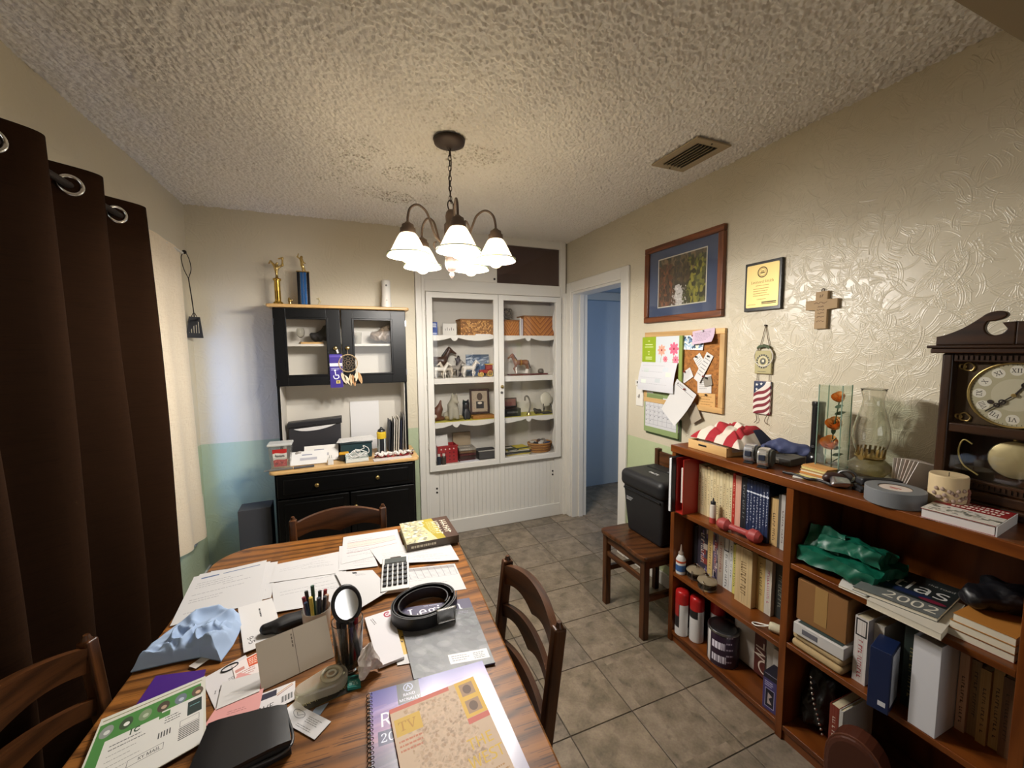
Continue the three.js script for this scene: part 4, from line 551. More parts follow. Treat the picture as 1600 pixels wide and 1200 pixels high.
// ---------- built-in china cabinet ----------
const SH = [1.632, 1.285, 0.925, 0.572];
{
  const c = thing('china_cabinet', 'white built-in china cabinet with glazed doors and sliding base panels', 'cabinet', [0, 0, 0]);
  const W = M.white, I = M.whiteIn, zf = -3.183, p = (n, g, m = W, l) => part(c, n, g, m, null, null, l);
  p('side_casing', bx(0.494, 0.566, 0, H, -3.21, zf + 0.012, 0.004)); p('casing_bead', bx(0.538, 0.55, 0, H, zf + 0.01, zf + 0.018, 0.003)); p('side_casing', bx(1.747, 1.802, 0, H, -3.21, zf + 0.004, 0.004)); p('corner_stile', bx(1.775, 1.818, 0, 2.0, zf, zf + 0.02, 0.004));
  p('top_rail', bx(0.566, 1.747, 2.376, H, -3.21, zf, 0.002)); p('header_rail', bx(0.566, 1.747, 1.966, 2.06, -3.21, zf + 0.008, 0.004)); p('bottom_rail', bx(0.566, 1.747, 0, 0.113, -3.21, zf + 0.004, 0.003)); p('middle_rail', bx(0.566, 1.747, 0.535, 0.572, -3.23, zf - 0.006));
  p('stile', bx(0.566, 0.612, 0.113, 0.535, -3.205, zf)); p('stile', bx(1.69, 1.747, 0.113, 0.535, -3.205, zf));
  // carcass
  p('back_panel', bx(0.5, 1.81, 0, H, -3.47, -3.46), I); p('carcass_side', bx(0.5, 0.52, 0, H, -3.46, -3.21), I); p('carcass_side', bx(1.79, 1.81, 0, H, -3.46, -3.21), I);
  p('cabinet_top', bx(0.52, 1.79, 2.42, H, -3.46, -3.21), I); p('division', bx(0.52, 1.79, 2.03, 2.05, -3.46, -3.212), flat('#b9b0a2', 0.6)); p('floor_board', bx(0.52, 1.79, 0.556, 0.572, -3.46, -3.23), I); p('base_board', bx(0.52, 1.79, 0.1, 0.113, -3.46, -3.21), I);
  // scalloped shelves
  const scal = (x0, x1) => { const s = new THREE.Shape(), m = x0 + (x1 - x0) * (x0 < 1 ? 0.36 : 0.5), n = x0 < 1 ? 0.03 : 0.028; s.moveTo(x0, 0); s.lineTo(x0, -0.042); s.quadraticCurveTo((x0 + m) / 2 - 0.02, -0.052, m - n, -0.02); s.bezierCurveTo(m - n + 0.012, -0.055, m + n - 0.012, -0.055, m + n, -0.02); s.quadraticCurveTo((x1 + m) / 2, -0.07, x1, -0.02); s.lineTo(x1, 0); return s; };
  for (const k of [0, 1, 2]) {
    const y = SH[k]; p('shelf', bx(0.52, 1.79, y - 0.018, y, -3.458, -3.232), I);
    if (k !== 1) for (const [a, b] of [[0.6, 1.165], [1.165, 1.75]]) p('scalloped_edge', extr(scal(a, b), 0.012).translate(0, y, -3.232), W); else p('shelf_edge', bx(0.6, 1.75, y - 0.045, y, -3.232, -3.22), W);
  }
  p('shelf_liner', bx(0.525, 1.785, SH[2], SH[2] + 0.0015, -3.455, -3.235), flat('#c9bf4a', 0.7), 'yellow green shelf liner');
  { const s = new THREE.Shape(); s.moveTo(0.04, 0); for (let i = 0; i <= 60; i++) { const y = i / 60 * 1.35; s.lineTo(0.008 + 0.009 * Math.cos(y * 24) - (Math.abs(((y + 0.1) % 0.35) - 0.17) < 0.02 ? 0.006 : 0), y); } s.lineTo(0.04, 1.35); p('scalloped_stile', extr(s, 0.01).translate(1.688, 0.585, -3.216), W); }
  // glazed doors
  const hingeG = bx(-0.005, 0.005, -0.022, 0.022, 0, 0.008, 0.001);
  for (const [a, b, ga, gb, hx] of [[0.568, 1.156, 0.616, 1.118, 0.566], [1.16, 1.745, 1.205, 1.694, 1.747]]) {
    const cx = (a + b) / 2, d = part(c, 'glazed_door', frameGeo(b - a, 1.412, ga - cx, gb - cx, 0.592 - 1.254, 1.917 - 1.254, 0.022, 0.003).translate(cx, 1.254, zf + 0.008), W);
    part(d, 'pane', bx(ga - 0.004, gb + 0.004, 0.588, 1.921, zf + 0.014, zf + 0.017), M.glass);
    for (const y of [0.75, 1.22, 1.8]) part(d, 'hinge', hingeG, flat('#b5b0a6', 0.5), [hx, y, zf + 0.014]);
    if (a > 1) { part(d, 'knob', ball(0.014).scale(1, 1, 0.8), M.brass, [1.182, 1.205, zf + 0.042], null, 'brass knob'); part(d, 'lock', cyl(0.011, 0.006, 16).rotateX(PI / 2), M.steel, [1.18, 1.155, zf + 0.03]); }
  }
  // sliding beadboard panels below and glass above
  for (const [a, b, z] of [[0.612, 1.19, zf - 0.014], [1.178, 1.69, zf - 0.008]]) {
    const o = new THREE.Group(); o.name = 'sliding_panel'; c.add(o); const n = Math.round((b - a) / 0.036), w = (b - a) / n; for (let i = 0; i < n; i++) part(o, 'bead_board', bx(a + i * w + 0.0006, a + (i + 1) * w - 0.0006, 0.113, 0.535, z - 0.008, z, 0.0016), W);
    for (const y of [0.415, 0.382]) part(o, 'finger_hole', cyl(0.008, 0.003, 14).rotateX(PI / 2), M.iron, [a < 1 ? 0.628 : 1.678, y - (a < 1 ? 0.02 : 0), z], null, 'dark finger pull');
  }
  const up = part(c, 'sliding_panel', bx(0.566, 1.163, 2.06, 2.376, zf - 0.016, zf - 0.008, 0.001), W); part(up, 'finger_hole', cyl(0.009, 0.003, 14).rotateX(PI / 2), M.iron, [1.14, 2.09, zf - 0.008]);
  part(c, 'upper_pane', bx(1.155, 1.747, 2.06, 2.376, zf - 0.026, zf - 0.022), mat({ color: '#a88e86', transmission: 0.85, thickness: 0, roughness: 0.03 }), null, null, 'dark tinted sliding glass pane');
}
solo('serving_bowl', 'dark bowl dimly seen behind the upper cabinet glass', 'bowl', lathe([[0, 0], [0.05, 0], [0.1, 0.06], [0.11, 0.1], [0.104, 0.1], [0.09, 0.06], [0.04, 0.008], [0, 0.008]], 28), flat('#4a2c28', 0.3), [1.32, 2.05, -3.34]);
{ // what stands on the cabinet shelves
  const Z = -3.32;
  const chev = cv(256, 128, (x) => { fill(x, '#a8662a', 256, 128); for (let s = 0; s < 2; s++) for (let i = -20; i < 40; i++) { x.strokeStyle = ['#c98a44', '#8a4c1c', '#b87834'][((i % 3) + 3) % 3]; x.lineWidth = 5; x.beginPath(); if (s) { x.moveTo(128, i * 12); x.lineTo(256, i * 12 - 128); } else { x.moveTo(128, i * 12); x.lineTo(0, i * 12 - 128); } x.stroke(); } });
  const wick = cv(256, 128, (x) => { fill(x, '#a06a30', 256, 128); for (let j = 0; j < 12; j++) for (let i = 0; i < 22; i++) { x.fillStyle = ['#d8a864', '#8a5a26', '#b98644', '#6e4218'][Math.floor(rnd() * 4)]; x.fillRect(i * 12 + (j % 2) * 6, j * 11, 10, 9); } });
  const basketBox = (label, x, w, h, d, t) => { const o = thing('bamboo_box', label, 'box', [x, SH[0], Z - 0.01]); part(o, 'box_body', cb(w, h - 0.012, d, 0.003), printed(t, 0.55)); part(o, 'lid', bx(-w / 2 - 0.004, w / 2 + 0.004, h - 0.014, h, -d / 2 - 0.003, d / 2 + 0.003, 0.003), flat('#8a5a2a', 0.6)); return o; };
  basketBox('patchwork wicker box with lid on top shelf, left bay', 1.01, 0.29, 0.135, 0.15, wick); basketBox('low chevron bamboo box behind the left edge of right door', 1.305, 0.16, 0.135, 0.15, chev); basketBox('tall chevron bamboo box at right end of the top shelf', 1.585, 0.305, 0.175, 0.16, chev);
  const bk = thing('blue_booklet', 'blue and white booklet standing at far left of the top shelf', 'book', [0.65, SH[0], Z]); part(bk, 'cover', cb(0.05, 0.105, 0.12, 0.002), printed(cv(64, 128, (x) => { fill(x, '#2f4e9a', 64, 128); x.fillStyle = '#e4e6ea'; for (let i = 0; i < 4; i++) x.fillRect(8 + (i % 2) * 6, 14 + i * 10, 40, 6); x.fillRect(6, 108, 50, 6); })));
  const sp = thing('white_radio', 'small white box with slots on the top cabinet shelf', 'radio', [0.79, SH[0], Z + 0.005], -0.35); part(sp, 'case', cb(0.115, 0.1, 0.06, 0.005), flat('#d9d4ca', 0.5)); for (let i = 0; i < 5; i++) part(sp, 'slot', bx(-0.002, 0.002, 0.04, 0.055 + (i % 2) * 0.01, 0.0295, 0.0306), flat('#4a4844', 0.7), [-0.035 + i * 0.017, 0, 0]);
  for (let i = 0; i < 2; i++) solo('white_book', `thin white book wedged between the bamboo boxes, ${['left', 'right'][i]} one`, 'book', cb(0.015, 0.155 - i * 0.008, 0.12, 0.002), flat(['#d8d4cc', '#c9c2c6'][i], 0.6), [1.4 + i * 0.017, SH[0], Z], null, 'white books between the bamboo boxes');
  const wr = []; for (let i = 0; i < 60; i++) wr.push([1.295 + 0.04 * Math.sin(i * 1.1), SH[0] + 0.139 + 0.05 + 0.045 * Math.sin(i * 0.73), Z + 0.03 * Math.cos(i * 0.9)]); solo('wire_bundle', 'tangled grey wire heaped on the low bamboo box', 'cable', tube(wr, 0.0035, 420, 5), flat('#6f685e', 0.5));
  solo('folded_papers', 'white folded papers lying in front of the patchwork wicker box', 'paper', merge(bx(-0.075, 0.075, 0, 0.006, -0.012, 0.012), bx(-0.07, 0.06, 0.006, 0.011, -0.012, 0.01)), M.paper, [1.06, SH[0], -3.246]);
  // horses
  const horseG = (bend) => blob([[-0.25, 0.58, 0, 0.13, 0.3, 0.6, 0, 0.135], [-0.28, 0.62, 0, 0.11, -0.48, 0.94, 0, 0.065], [-0.49, 0.95, 0, 0.06, -0.7, 0.82, 0, 0.035], [-0.46, 1, 0.03, 0.018, -0.45, 1.05, 0.03, 0.01], [-0.46, 1, -0.03, 0.018, -0.45, 1.05, -0.03, 0.01], [-0.26, 0.52, 0.07, 0.06, -0.3 - bend, 0.28, 0.07, 0.034], [-0.3 - bend, 0.28, 0.07, 0.034, -0.27 - bend * 0.3, 0.03, 0.07, 0.03], [-0.24, 0.52, -0.07, 0.06, -0.2, 0.28, -0.07, 0.034], [-0.2, 0.28, -0.07, 0.034, -0.2, 0.03, -0.07, 0.03], [0.32, 0.55, 0.07, 0.09, 0.4, 0.3, 0.07, 0.042], [0.4, 0.3, 0.07, 0.04, 0.35, 0.03, 0.07, 0.03], [0.3, 0.55, -0.07, 0.09, 0.3 + bend, 0.3, -0.07, 0.042], [0.3 + bend, 0.3, -0.07, 0.04, 0.24 + bend, 0.03, -0.07, 0.03]], 0.026, 0.03);
  const h1 = horseG(0.02), h2 = horseG(0.1), maneG = blob([[-0.42, 1.0, 0, 0.04, -0.24, 0.74, 0, 0.05], [0.43, 0.66, 0, 0.04, 0.56, 0.3, 0, 0.03]], 0.03, 0.02);
  const horse = (label, g, x, s, z, body, mane, ry = 0, y = SH[1]) => { const o = thing('horse_figurine', label, 'figurine', [x, y, z], ry); part(o, 'body', g.clone().scale(s, s, s), flat(body, 0.35)); part(o, 'mane_and_tail', maneG.clone().scale(s, s, s), flat(mane, 0.5)); return o; };
  horse('large dark brown horse figurine at left end of second shelf', h1, 0.685, 0.24, -3.39, '#40281c', '#1f1512', PI); horse('white spotted horse figurine in front of the dark brown horse', h1, 0.69, 0.125, -3.25, '#d9d2c4', '#a49a8a', PI * 0.9); horse('small cream horse figurine, second from left in the row', h2, 0.75, 0.125, -3.3, '#d2c6b4', '#8f8272', 0.3); horse('grey dappled horse figurine in the middle of the horse row', h1, 0.82, 0.135, -3.325, '#8c857c', '#5c564e', PI); horse('white prancing horse figurine beside the blue print', h2, 0.935, 0.135, -3.26, '#ddd6ca', '#b0a694', PI * 1.05);
  const rider = thing('rider_figurine', 'dark robed rider figurine among the white horses', 'figurine', [0.872, SH[1], -3.375]); part(rider, 'figure', blob([[0, 0.02, 0, 0.024, 0, 0.1, 0, 0.02], [0, 0.1, 0, 0.02, 0.004, 0.14, 0, 0.01], [0, 0.158, 0, 0.011, 0, 0.16, 0, 0.012], [-0.012, 0.13, 0, 0.008, -0.026, 0.15, 0, 0.006]], 0.005, 0.006), flat('#3a3036', 0.5)); part(rider, 'hat', lathe([[0, 0.166], [0.018, 0.166], [0.018, 0.169], [0.009, 0.171], [0.008, 0.18], [0, 0.181]], 16), flat('#2a2422', 0.6));
  solo('mountain_print', 'blue mountain sky print leaning behind the coach', 'picture', new THREE.BoxGeometry(0.21, 0.185, 0.004), printed(cv(220, 200, (x) => { const g = x.createLinearGradient(0, 0, 0, 200); g.addColorStop(0, '#38485c'); g.addColorStop(0.5, '#8a96a4'); g.addColorStop(1, '#5a6a7c'); x.fillStyle = g; x.fillRect(0, 0, 220, 200); for (let i = 0; i < 40; i++) { x.fillStyle = ['rgba(220,226,230,.5)', 'rgba(70,90,120,.5)'][i % 2]; x.beginPath(); x.ellipse(rnd() * 220, rnd() * 110, rr(10, 40), rr(4, 12), -0.2, 0, 7); x.fill(); } x.fillStyle = '#4d6488'; x.beginPath(); x.moveTo(30, 200); x.lineTo(120, 90); x.lineTo(150, 110); x.lineTo(200, 60); x.lineTo(220, 200); x.fill(); })), [1.05, SH[1] + 0.095, -3.4], [-0.08, 0, 0]);
  const co = thing('toy_coach', 'red and yellow toy coach with wheels on second shelf', 'toy', [1.085, SH[1], -3.29]); part(co, 'body', merge(bx(-0.055, 0.06, 0.03, 0.06, -0.02, 0.02, 0.006), bx(0.0, 0.06, 0.06, 0.1, -0.02, 0.02, 0.006)), flat('#8f2c26', 0.4)); part(co, 'roof', bx(-0.005, 0.065, 0.1, 0.108, -0.023, 0.023, 0.003), flat('#c9a84a', 0.5)); for (const [x, r] of [[-0.042, 0.02], [0.035, 0.026]]) for (const z of [-0.024, 0.024]) { const w = part(co, 'wheel', new THREE.TorusGeometry(r - 0.004, 0.004, 8, 20), flat('#cfae5a', 0.5), [x, r, z]); for (let k = 0; k < 3; k++) part(w, 'spoke', bx(-0.0015, 0.0015, -r + 0.004, r - 0.004, -0.0015, 0.0015), flat('#cfae5a', 0.5), null, [0, 0, k * PI / 3]); }
  // draft horse with harness
  const dh = horse('brown draft horse figurine with white feathered legs on red base', h2, 1.42, 0.17, -3.31, '#7a4a2c', '#2b1c18', 0, SH[1] + 0.0125); part(dh, 'white_stocking', blob([[-0.27, 0.3, 0.07, 0.04, -0.28, 0.02, 0.07, 0.05], [-0.2, 0.3, -0.07, 0.04, -0.2, 0.02, -0.07, 0.05], [0.4, 0.3, 0.07, 0.045, 0.35, 0.02, 0.07, 0.05], [0.4, 0.3, -0.07, 0.045, 0.33, 0.02, -0.07, 0.05]], 0.026, 0.02).scale(0.17, 0.17, 0.17), flat('#e2dace', 0.5)); part(dh, 'harness', merge(new THREE.TorusGeometry(0.024, 0.0035, 6, 24).rotateY(PI / 2).translate(0.0, 0.1, 0), new THREE.TorusGeometry(0.022, 0.0035, 6, 24).rotateY(PI / 2).rotateZ(0.5).translate(-0.05, 0.115, 0)), flat('#b08a3c', 0.35));
  solo('figurine_base', 'long dark red plinth under the draft horse', 'base', bx(-0.16, 0.2, 0, 0.012, -0.045, 0.045, 0.003), flat('#5c2420', 0.4), [1.47, SH[1], -3.31]);
  solo('small_jar', 'small dark jar behind the draft horse tail', 'jar', lathe([[0, 0], [0.024, 0], [0.028, 0.012], [0.026, 0.03], [0.016, 0.04], [0, 0.042]], 20), flat('#5c544a', 0.3), [1.62, SH[1] + 0.0125, -3.31]); solo('soap_dish', 'white low dish at right end of second shelf', 'dish', bx(-0.04, 0.04, 0, 0.02, -0.03, 0.03, 0.006), flat('#d6cfc2', 0.5), [1.72, SH[1], -3.3]);
  // third shelf
  const L3 = SH[2] + 0.0016;
  const br = thing('eagle_figurine', 'brown carved bird figurine at left end of lined shelf', 'figurine', [0.66, L3, -3.3]); part(br, 'bird', blob([[0, 0.03, 0, 0.03, 0.02, 0.09, 0, 0.026], [0.02, 0.09, 0, 0.022, 0.035, 0.16, 0, 0.008], [0, 0.07, 0, 0.022, -0.04, 0.1, 0, 0.01], [-0.03, 0.015, 0, 0.015, 0.05, 0.015, 0, 0.015]], 0.006, 0.01), flat('#5c3422', 0.5)); part(br, 'breast', ball(0.017), flat('#d8cfc0', 0.5), [-0.02, 0.045, 0.025]);
  const wf = thing('wolf_figurine', 'grey sitting wolf figurine on lined shelf', 'figurine', [0.795, L3, -3.3]); part(wf, 'body', blob([[0, 0.04, 0, 0.045, 0, 0.1, 0, 0.04], [0.0, 0.12, 0, 0.04, 0.012, 0.16, 0.01, 0.03], [0.012, 0.155, 0.02, 0.02, 0.03, 0.145, 0.05, 0.012], [0.0, 0.18, 0, 0.012, 0, 0.215, 0, 0.005], [0.03, 0.18, 0, 0.012, 0.034, 0.21, 0, 0.005], [-0.02, 0.08, 0.03, 0.02, -0.025, 0.015, 0.04, 0.016], [0.025, 0.08, 0.03, 0.02, 0.03, 0.015, 0.04, 0.016], [-0.05, 0.03, -0.02, 0.03, 0.03, 0.02, -0.02, 0.03]], 0.006, 0.006), flat('#9c9684', 0.7)); part(wf, 'rock_base', crush(blob([[-0.05, 0.012, 0, 0.02, 0.07, 0.012, 0.01, 0.018]], 0.006, 0.008), 0.008, 60), flat('#8a7a4e', 0.7));
  const bc = thing('cat_figurine', 'black seated cat figurine on lined shelf', 'figurine', [0.912, L3, -3.31]); part(bc, 'body', blob([[0, 0.035, 0, 0.034, 0, 0.09, 0, 0.028], [0, 0.12, 0.008, 0.026, 0, 0.125, 0.01, 0.026], [-0.016, 0.14, 0, 0.01, -0.022, 0.163, 0, 0.004], [0.016, 0.14, 0, 0.01, 0.022, 0.163, 0, 0.004], [-0.015, 0.06, 0.025, 0.013, -0.016, 0.012, 0.035, 0.012], [0.015, 0.06, 0.025, 0.013, 0.016, 0.012, 0.035, 0.012]], 0.006, 0.008), flat('#1d2024', 0.4));
  const fp = thing('photo_stand', 'dark framed portrait relief on carved base on lined shelf', 'picture', [1.045, L3, -3.3]); const ps = frameGeo(0.175, 0.215, -0.07, 0.07, -0.09, 0.09, 0.014, 0.004); part(fp, 'frame', ps, flat('#33201a', 0.4), [0, 0.14, -0.05], [-0.16, 0, -0.02]); part(fp, 'portrait', new THREE.BoxGeometry(0.146, 0.186, 0.004), printed(cv(140, 180, (x) => { fill(x, '#a3927a', 140, 180); x.fillStyle = '#4a3a2c'; x.beginPath(); x.ellipse(72, 50, 24, 32, 0, 0, 7); x.fill(); x.fillStyle = '#2a2622'; x.fillRect(40, 90, 66, 60); x.fillStyle = '#cfc4b0'; x.beginPath(); x.ellipse(72, 104, 20, 10, 0, 0, 7); x.fill(); for (let i = 0; i < 60; i++) { x.fillStyle = `rgba(60,44,30,${rnd() * 0.4})`; x.fillRect(rnd() * 140, rnd() * 180, 8, 4); } })), [0, 0.14, -0.046], [-0.16, 0, -0.02]); part(fp, 'carved_base', bx(-0.085, 0.11, 0, 0.03, -0.03, 0.045, 0.006), flat('#9a6a30', 0.5));
  const mb = thing('music_box', 'dark open box with red picture lid on lined shelf', 'box', [1.32, L3, -3.31]); part(mb, 'case', cb(0.16, 0.07, 0.1, 0.004), flat('#161416', 0.3)); part(mb, 'lid', bx(-0.08, 0.08, 0, 0.085, -0.006, 0.006, 0.002), flat('#1e1718', 0.35), [0, 0.07, -0.045], [-0.15, 0, 0]); part(mb, 'lid_picture', bx(-0.068, 0.068, 0.012, 0.073, 0.006, 0.0075), flat('#7a4a44', 0.5), [0, 0.07, -0.045], [-0.15, 0, 0]); part(mb, 'chrome_strip', bx(-0.05, 0.05, 0.03, 0.045, 0.05, 0.0515), M.steel);
  const hk = thing('bird_figurine', 'slender curved bird figurine on round foot', 'figurine', [1.49, L3, -3.29]); part(hk, 'body', tube([[0, 0.02, 0], [0.012, 0.07, 0], [0.008, 0.13, 0], [-0.015, 0.17, 0], [-0.035, 0.165, 0], [-0.038, 0.13, 0]], 0.008, 40, 8), flat('#6a6458', 0.3)); part(hk, 'foot', cyl(0.022, 0.02, 20, 0.016), M.brass);
  const sl = thing('shell_plate', 'pale shell plate standing on a dark easel', 'plate', [1.675, L3, -3.31]); part(sl, 'shell', lathe([[0, 0.012], [0.03, 0.01], [0.055, 0.0], [0.06, -0.008], [0.055, -0.004], [0.03, 0.005], [0, 0.007]], 28).rotateX(PI / 2 - 0.2).scale(1, 1.15, 1), flat('#cfc9b4', 0.35), [0, 0.13, 0]); part(sl, 'easel', merge(tube([[-0.04, 0.004, 0.04], [-0.04, 0.07, 0.02], [0, 0.12, -0.02], [0.04, 0.07, 0.02], [0.04, 0.004, 0.04]], 0.004, 30, 6), tube([[0, 0.1, -0.02], [0, 0.004, -0.05]], 0.004, 6, 6), bx(-0.05, 0.05, 0, 0.01, -0.05, 0.045, 0.003)), flat('#2b2620', 0.5));
  solo('bear_figurine', 'tiny dark animal figurine left of the shell plate', 'figurine', blob([[-0.02, 0.02, 0, 0.016, 0.015, 0.022, 0, 0.018], [-0.02, 0.03, 0, 0.012, -0.035, 0.04, 0, 0.011], [-0.018, 0.01, 0, 0.009, -0.018, 0.004, 0, 0.008], [0.015, 0.012, 0, 0.009, 0.016, 0.004, 0, 0.008]], 0.004, 0.006), flat('#3a342c', 0.5), [1.585, L3, -3.3]);
  // bottom shelf
  const B = SH[3]; const hb = thing('red_basket', 'red perforated plastic basket at left of the bottom shelf', 'basket', [0.74, B, -3.34]); const rw = (a, b2, c2, d2, e, f) => part(hb, 'basket_wall', bx(a, b2, c2, d2, e, f, 0.003), flat('#9c2428', 0.4)); rw(-0.08, 0.08, 0, 0.145, 0.066, 0.07); rw(-0.08, 0.08, 0, 0.145, -0.07, -0.066); rw(-0.084, -0.08, 0, 0.145, -0.07, 0.07); rw(0.08, 0.084, 0, 0.145, -0.07, 0.07); rw(-0.08, 0.08, 0, 0.004, -0.066, 0.066); rw(-0.09, 0.09, 0.138, 0.15, 0.064, 0.074);
  for (let i = 0; i < 4; i++) for (let j = 0; j < 4; j++) part(hb, 'perforation', cyl(0.006, 0.002, 10).rotateX(PI / 2), flat(j > 2 ? '#e6d9d0' : '#5c1216', 0.6), [-0.055 + i * 0.035, 0.03 + j * 0.03, 0.0705]);
  for (let i = 0; i < 3; i++) solo('filed_card', `white card filed in the red basket, ${['front', 'middle', 'back'][i]} one`, 'card', bx(-0.055, 0.055, 0, 0.22, -0.001, 0.001), flat(['#e2dfd8', '#d6d0c6', '#dcd8d0'][i], 0.7), [0.705 + i * 0.006, B + 0.006, -3.325 - i * 0.02], [-0.06, 0, 0.04], 'cards in the red basket');
  [['#1c2430', 0.66], ['#3a3028', 0.7]].forEach(([col, x], i) => { const o = thing('small_bottle', `${['dark blue', 'brown'][i]} little bottle in front of the red basket`, 'bottle', [x, B, -3.248]); part(o, 'glass_body', lathe([[0, 0], [0.018, 0], [0.019, 0.005], [0.019, 0.06], [0.01, 0.072], [0, 0.072]], 20), flat(col, 0.2)); part(o, 'cap', cyl(0.011, 0.018, 16), flat('#d2ccc2', 0.5), [0, 0.072, 0]); });
  const spT = cv(128, 32, (x) => { fill(x, '#b0b0b0', 128, 32); lines(x, 10, 12, 118, 1, 8, '#fff', 8); });
  for (let i = 0; i < 5; i++) solo('stacked_book', `${['dark red', 'brown', 'maroon', 'tan', 'pale'][i]} book in the short stack beside the red basket`, 'book', bx(-0.072, 0.072, 0, 0.022, -0.06, 0.06, 0.002), printed(spT, 0.55, { color: ['#5c2426', '#4a3024', '#6a2a28', '#8a6a48', '#cfc6b6'][i] }), [0.91 + (i % 2) * 0.006, B + i * 0.0225, -3.33], [0, (i % 3 - 1) * 0.06, 0], 'book stack in the cabinet');
  solo('open_box', 'tan carton standing behind the short book stack', 'box', cb(0.16, 0.22, 0.03, 0.003), flat('#a8967a', 0.8), [0.9, B, -3.43]); solo('letter_pile', 'loose white letters lying in front of the short book stack', 'paper', merge(bx(-0.085, 0.085, 0, 0.004, -0.02, 0.02), bx(-0.08, 0.07, 0.004, 0.008, -0.018, 0.019)), flat('#d9d8de', 0.7), [0.92, B, -3.248], [0, 0.06, 0]);
  const tr = thing('grey_tray', 'low grey metal tray at right end of the left bay floor', 'tray', [1.09, B, -3.33]); part(tr, 'tray_body', merge(bx(-0.085, 0.085, 0, 0.006, -0.07, 0.07), bx(-0.085, 0.085, 0, 0.07, 0.066, 0.07), bx(-0.085, -0.081, 0, 0.07, -0.07, 0.07), bx(0.081, 0.085, 0, 0.07, -0.07, 0.07), bx(-0.085, 0.085, 0, 0.07, -0.07, -0.066)), flat('#4c4a48', 0.5)); part(tr, 'rim', bx(-0.088, 0.088, 0.07, 0.078, 0.062, 0.074, 0.002), flat('#b5b0a6', 0.5));
  for (let i = 0; i < 6; i++) solo('magazine', `${['white', 'yellow bordered', 'grey', 'black', 'cream', 'green and yellow'][i]} magazine in the flat pile left of the wicker basket`, 'magazine', bx(-0.115, 0.115, 0, 0.01, -0.075, 0.075, 0.001), i === 5 ? printed(cv(128, 96, (x) => { fill(x, '#3a4030', 128, 96); x.fillStyle = '#c9b42a'; x.fillRect(60, 0, 68, 70); x.fillStyle = '#e6e2d4'; x.fillRect(8, 20, 40, 30); })) : flat(['#d2cdc2', '#b8a23a', '#5c5a56', '#232224', '#c9c0a8', '#555'][i], 0.5), [1.36 + (i % 2) * 0.012, B + i * 0.0103, -3.325], [0, -0.05 + (i % 3) * 0.08, 0], 'magazine pile in the cabinet');
  const wb = thing('wicker_basket', 'shallow wicker basket full of odds and ends on the bottom shelf', 'basket', [1.62, B, -3.335]); for (let j = 0; j < 7; j++) { const k = 0.82 + 0.03 * j; part(wb, 'weave_strand', tube([...Array(36)].map((_, i) => { const a = i / 36 * PI * 2; return [Math.cos(a) * 0.115 * k * (1 + 0.02 * ((i + j) % 2)), 0.01 + j * 0.012, Math.sin(a) * 0.085 * k * (1 + 0.02 * ((i + j) % 2))]; }), 0.0068, 110, 6, true), flat(['#b07c3a', '#8a5a26'][j % 2], 0.7)); } part(wb, 'bottom', cyl(0.1, 0.008, 30).scale(1, 1, 0.72), flat('#8a5c2a', 0.8));
  [['#23262c', -0.04, 0.02], ['#d6d2ca', 0.0, 0.03], ['#8a8076', 0.045, 0.0], ['#2a3a5a', 0.06, 0.03], ['#c9c2b4', -0.06, -0.02], ['#4a2c26', 0.01, -0.03], ['#e2ddd4', -0.01, 0.045]].forEach(([col, x, z], i) => solo('trinket', `${['black', 'white', 'grey', 'navy', 'cream', 'brown', 'ivory'][i]} trinket heaped in the wicker basket`, 'trinket', crush(bx(-0.03, 0.03, -0.008, 0.014, -0.016, 0.016, 0.006), 0.006, 60), flat(col, 0.5), [1.62 + x, B + 0.075 + (i % 3) * 0.008, -3.335 + z], [0.2 * (i % 2), i * 0.8, 0.3 * (i % 3 - 1)], 'odds and ends in the wicker basket'));
}
// ---------- dining table and chairs ----------
const TT = 0.75;
{
  const t = thing('dining_table', 'oak dining table with rounded corners under piles of paper', 'table', [-0.08, 0, -1.035], -0.05);
  part(t, 'table_top', wuv(extr(rrect(0.87, 1.5, 0.13), 0.022, 0.005, 16).rotateX(PI / 2).translate(0, TT, 0), 0), M.oak);
  const ring = rrect(0.882, 1.512, 0.136); ring.holes.push(new THREE.Path(rrect(0.80, 1.43, 0.1).getPoints(12)));
  part(t, 'edge_moulding', wuv(extr(ring, 0.018, 0.007, 16).rotateX(PI / 2).translate(0, TT - 0.012, 0), 2), M.oak);
  for (const s of [1, -1]) { part(t, 'apron', wuv(bx(-0.33, 0.33, 0.635, 0.722, s * 0.62 - 0.011, s * 0.62 + 0.011), 0), M.oak); part(t, 'apron', wuv(bx(s * 0.33 - 0.011, s * 0.33 + 0.011, 0.635, 0.722, -0.62, 0.62), 2), M.oak); }
  const lg = lathe([[0, 0], [0.022, 0], [0.026, 0.02], [0.02, 0.06], [0.03, 0.2], [0.036, 0.4], [0.028, 0.5], [0.036, 0.54], [0.036, 0.6], [0.034, 0.722], [0, 0.722]], 20);
  for (const x of [-0.33, 0.33]) for (const z of [-0.62, 0.62]) part(t, 'leg', lg, M.oak, [x, 0, z]);
}
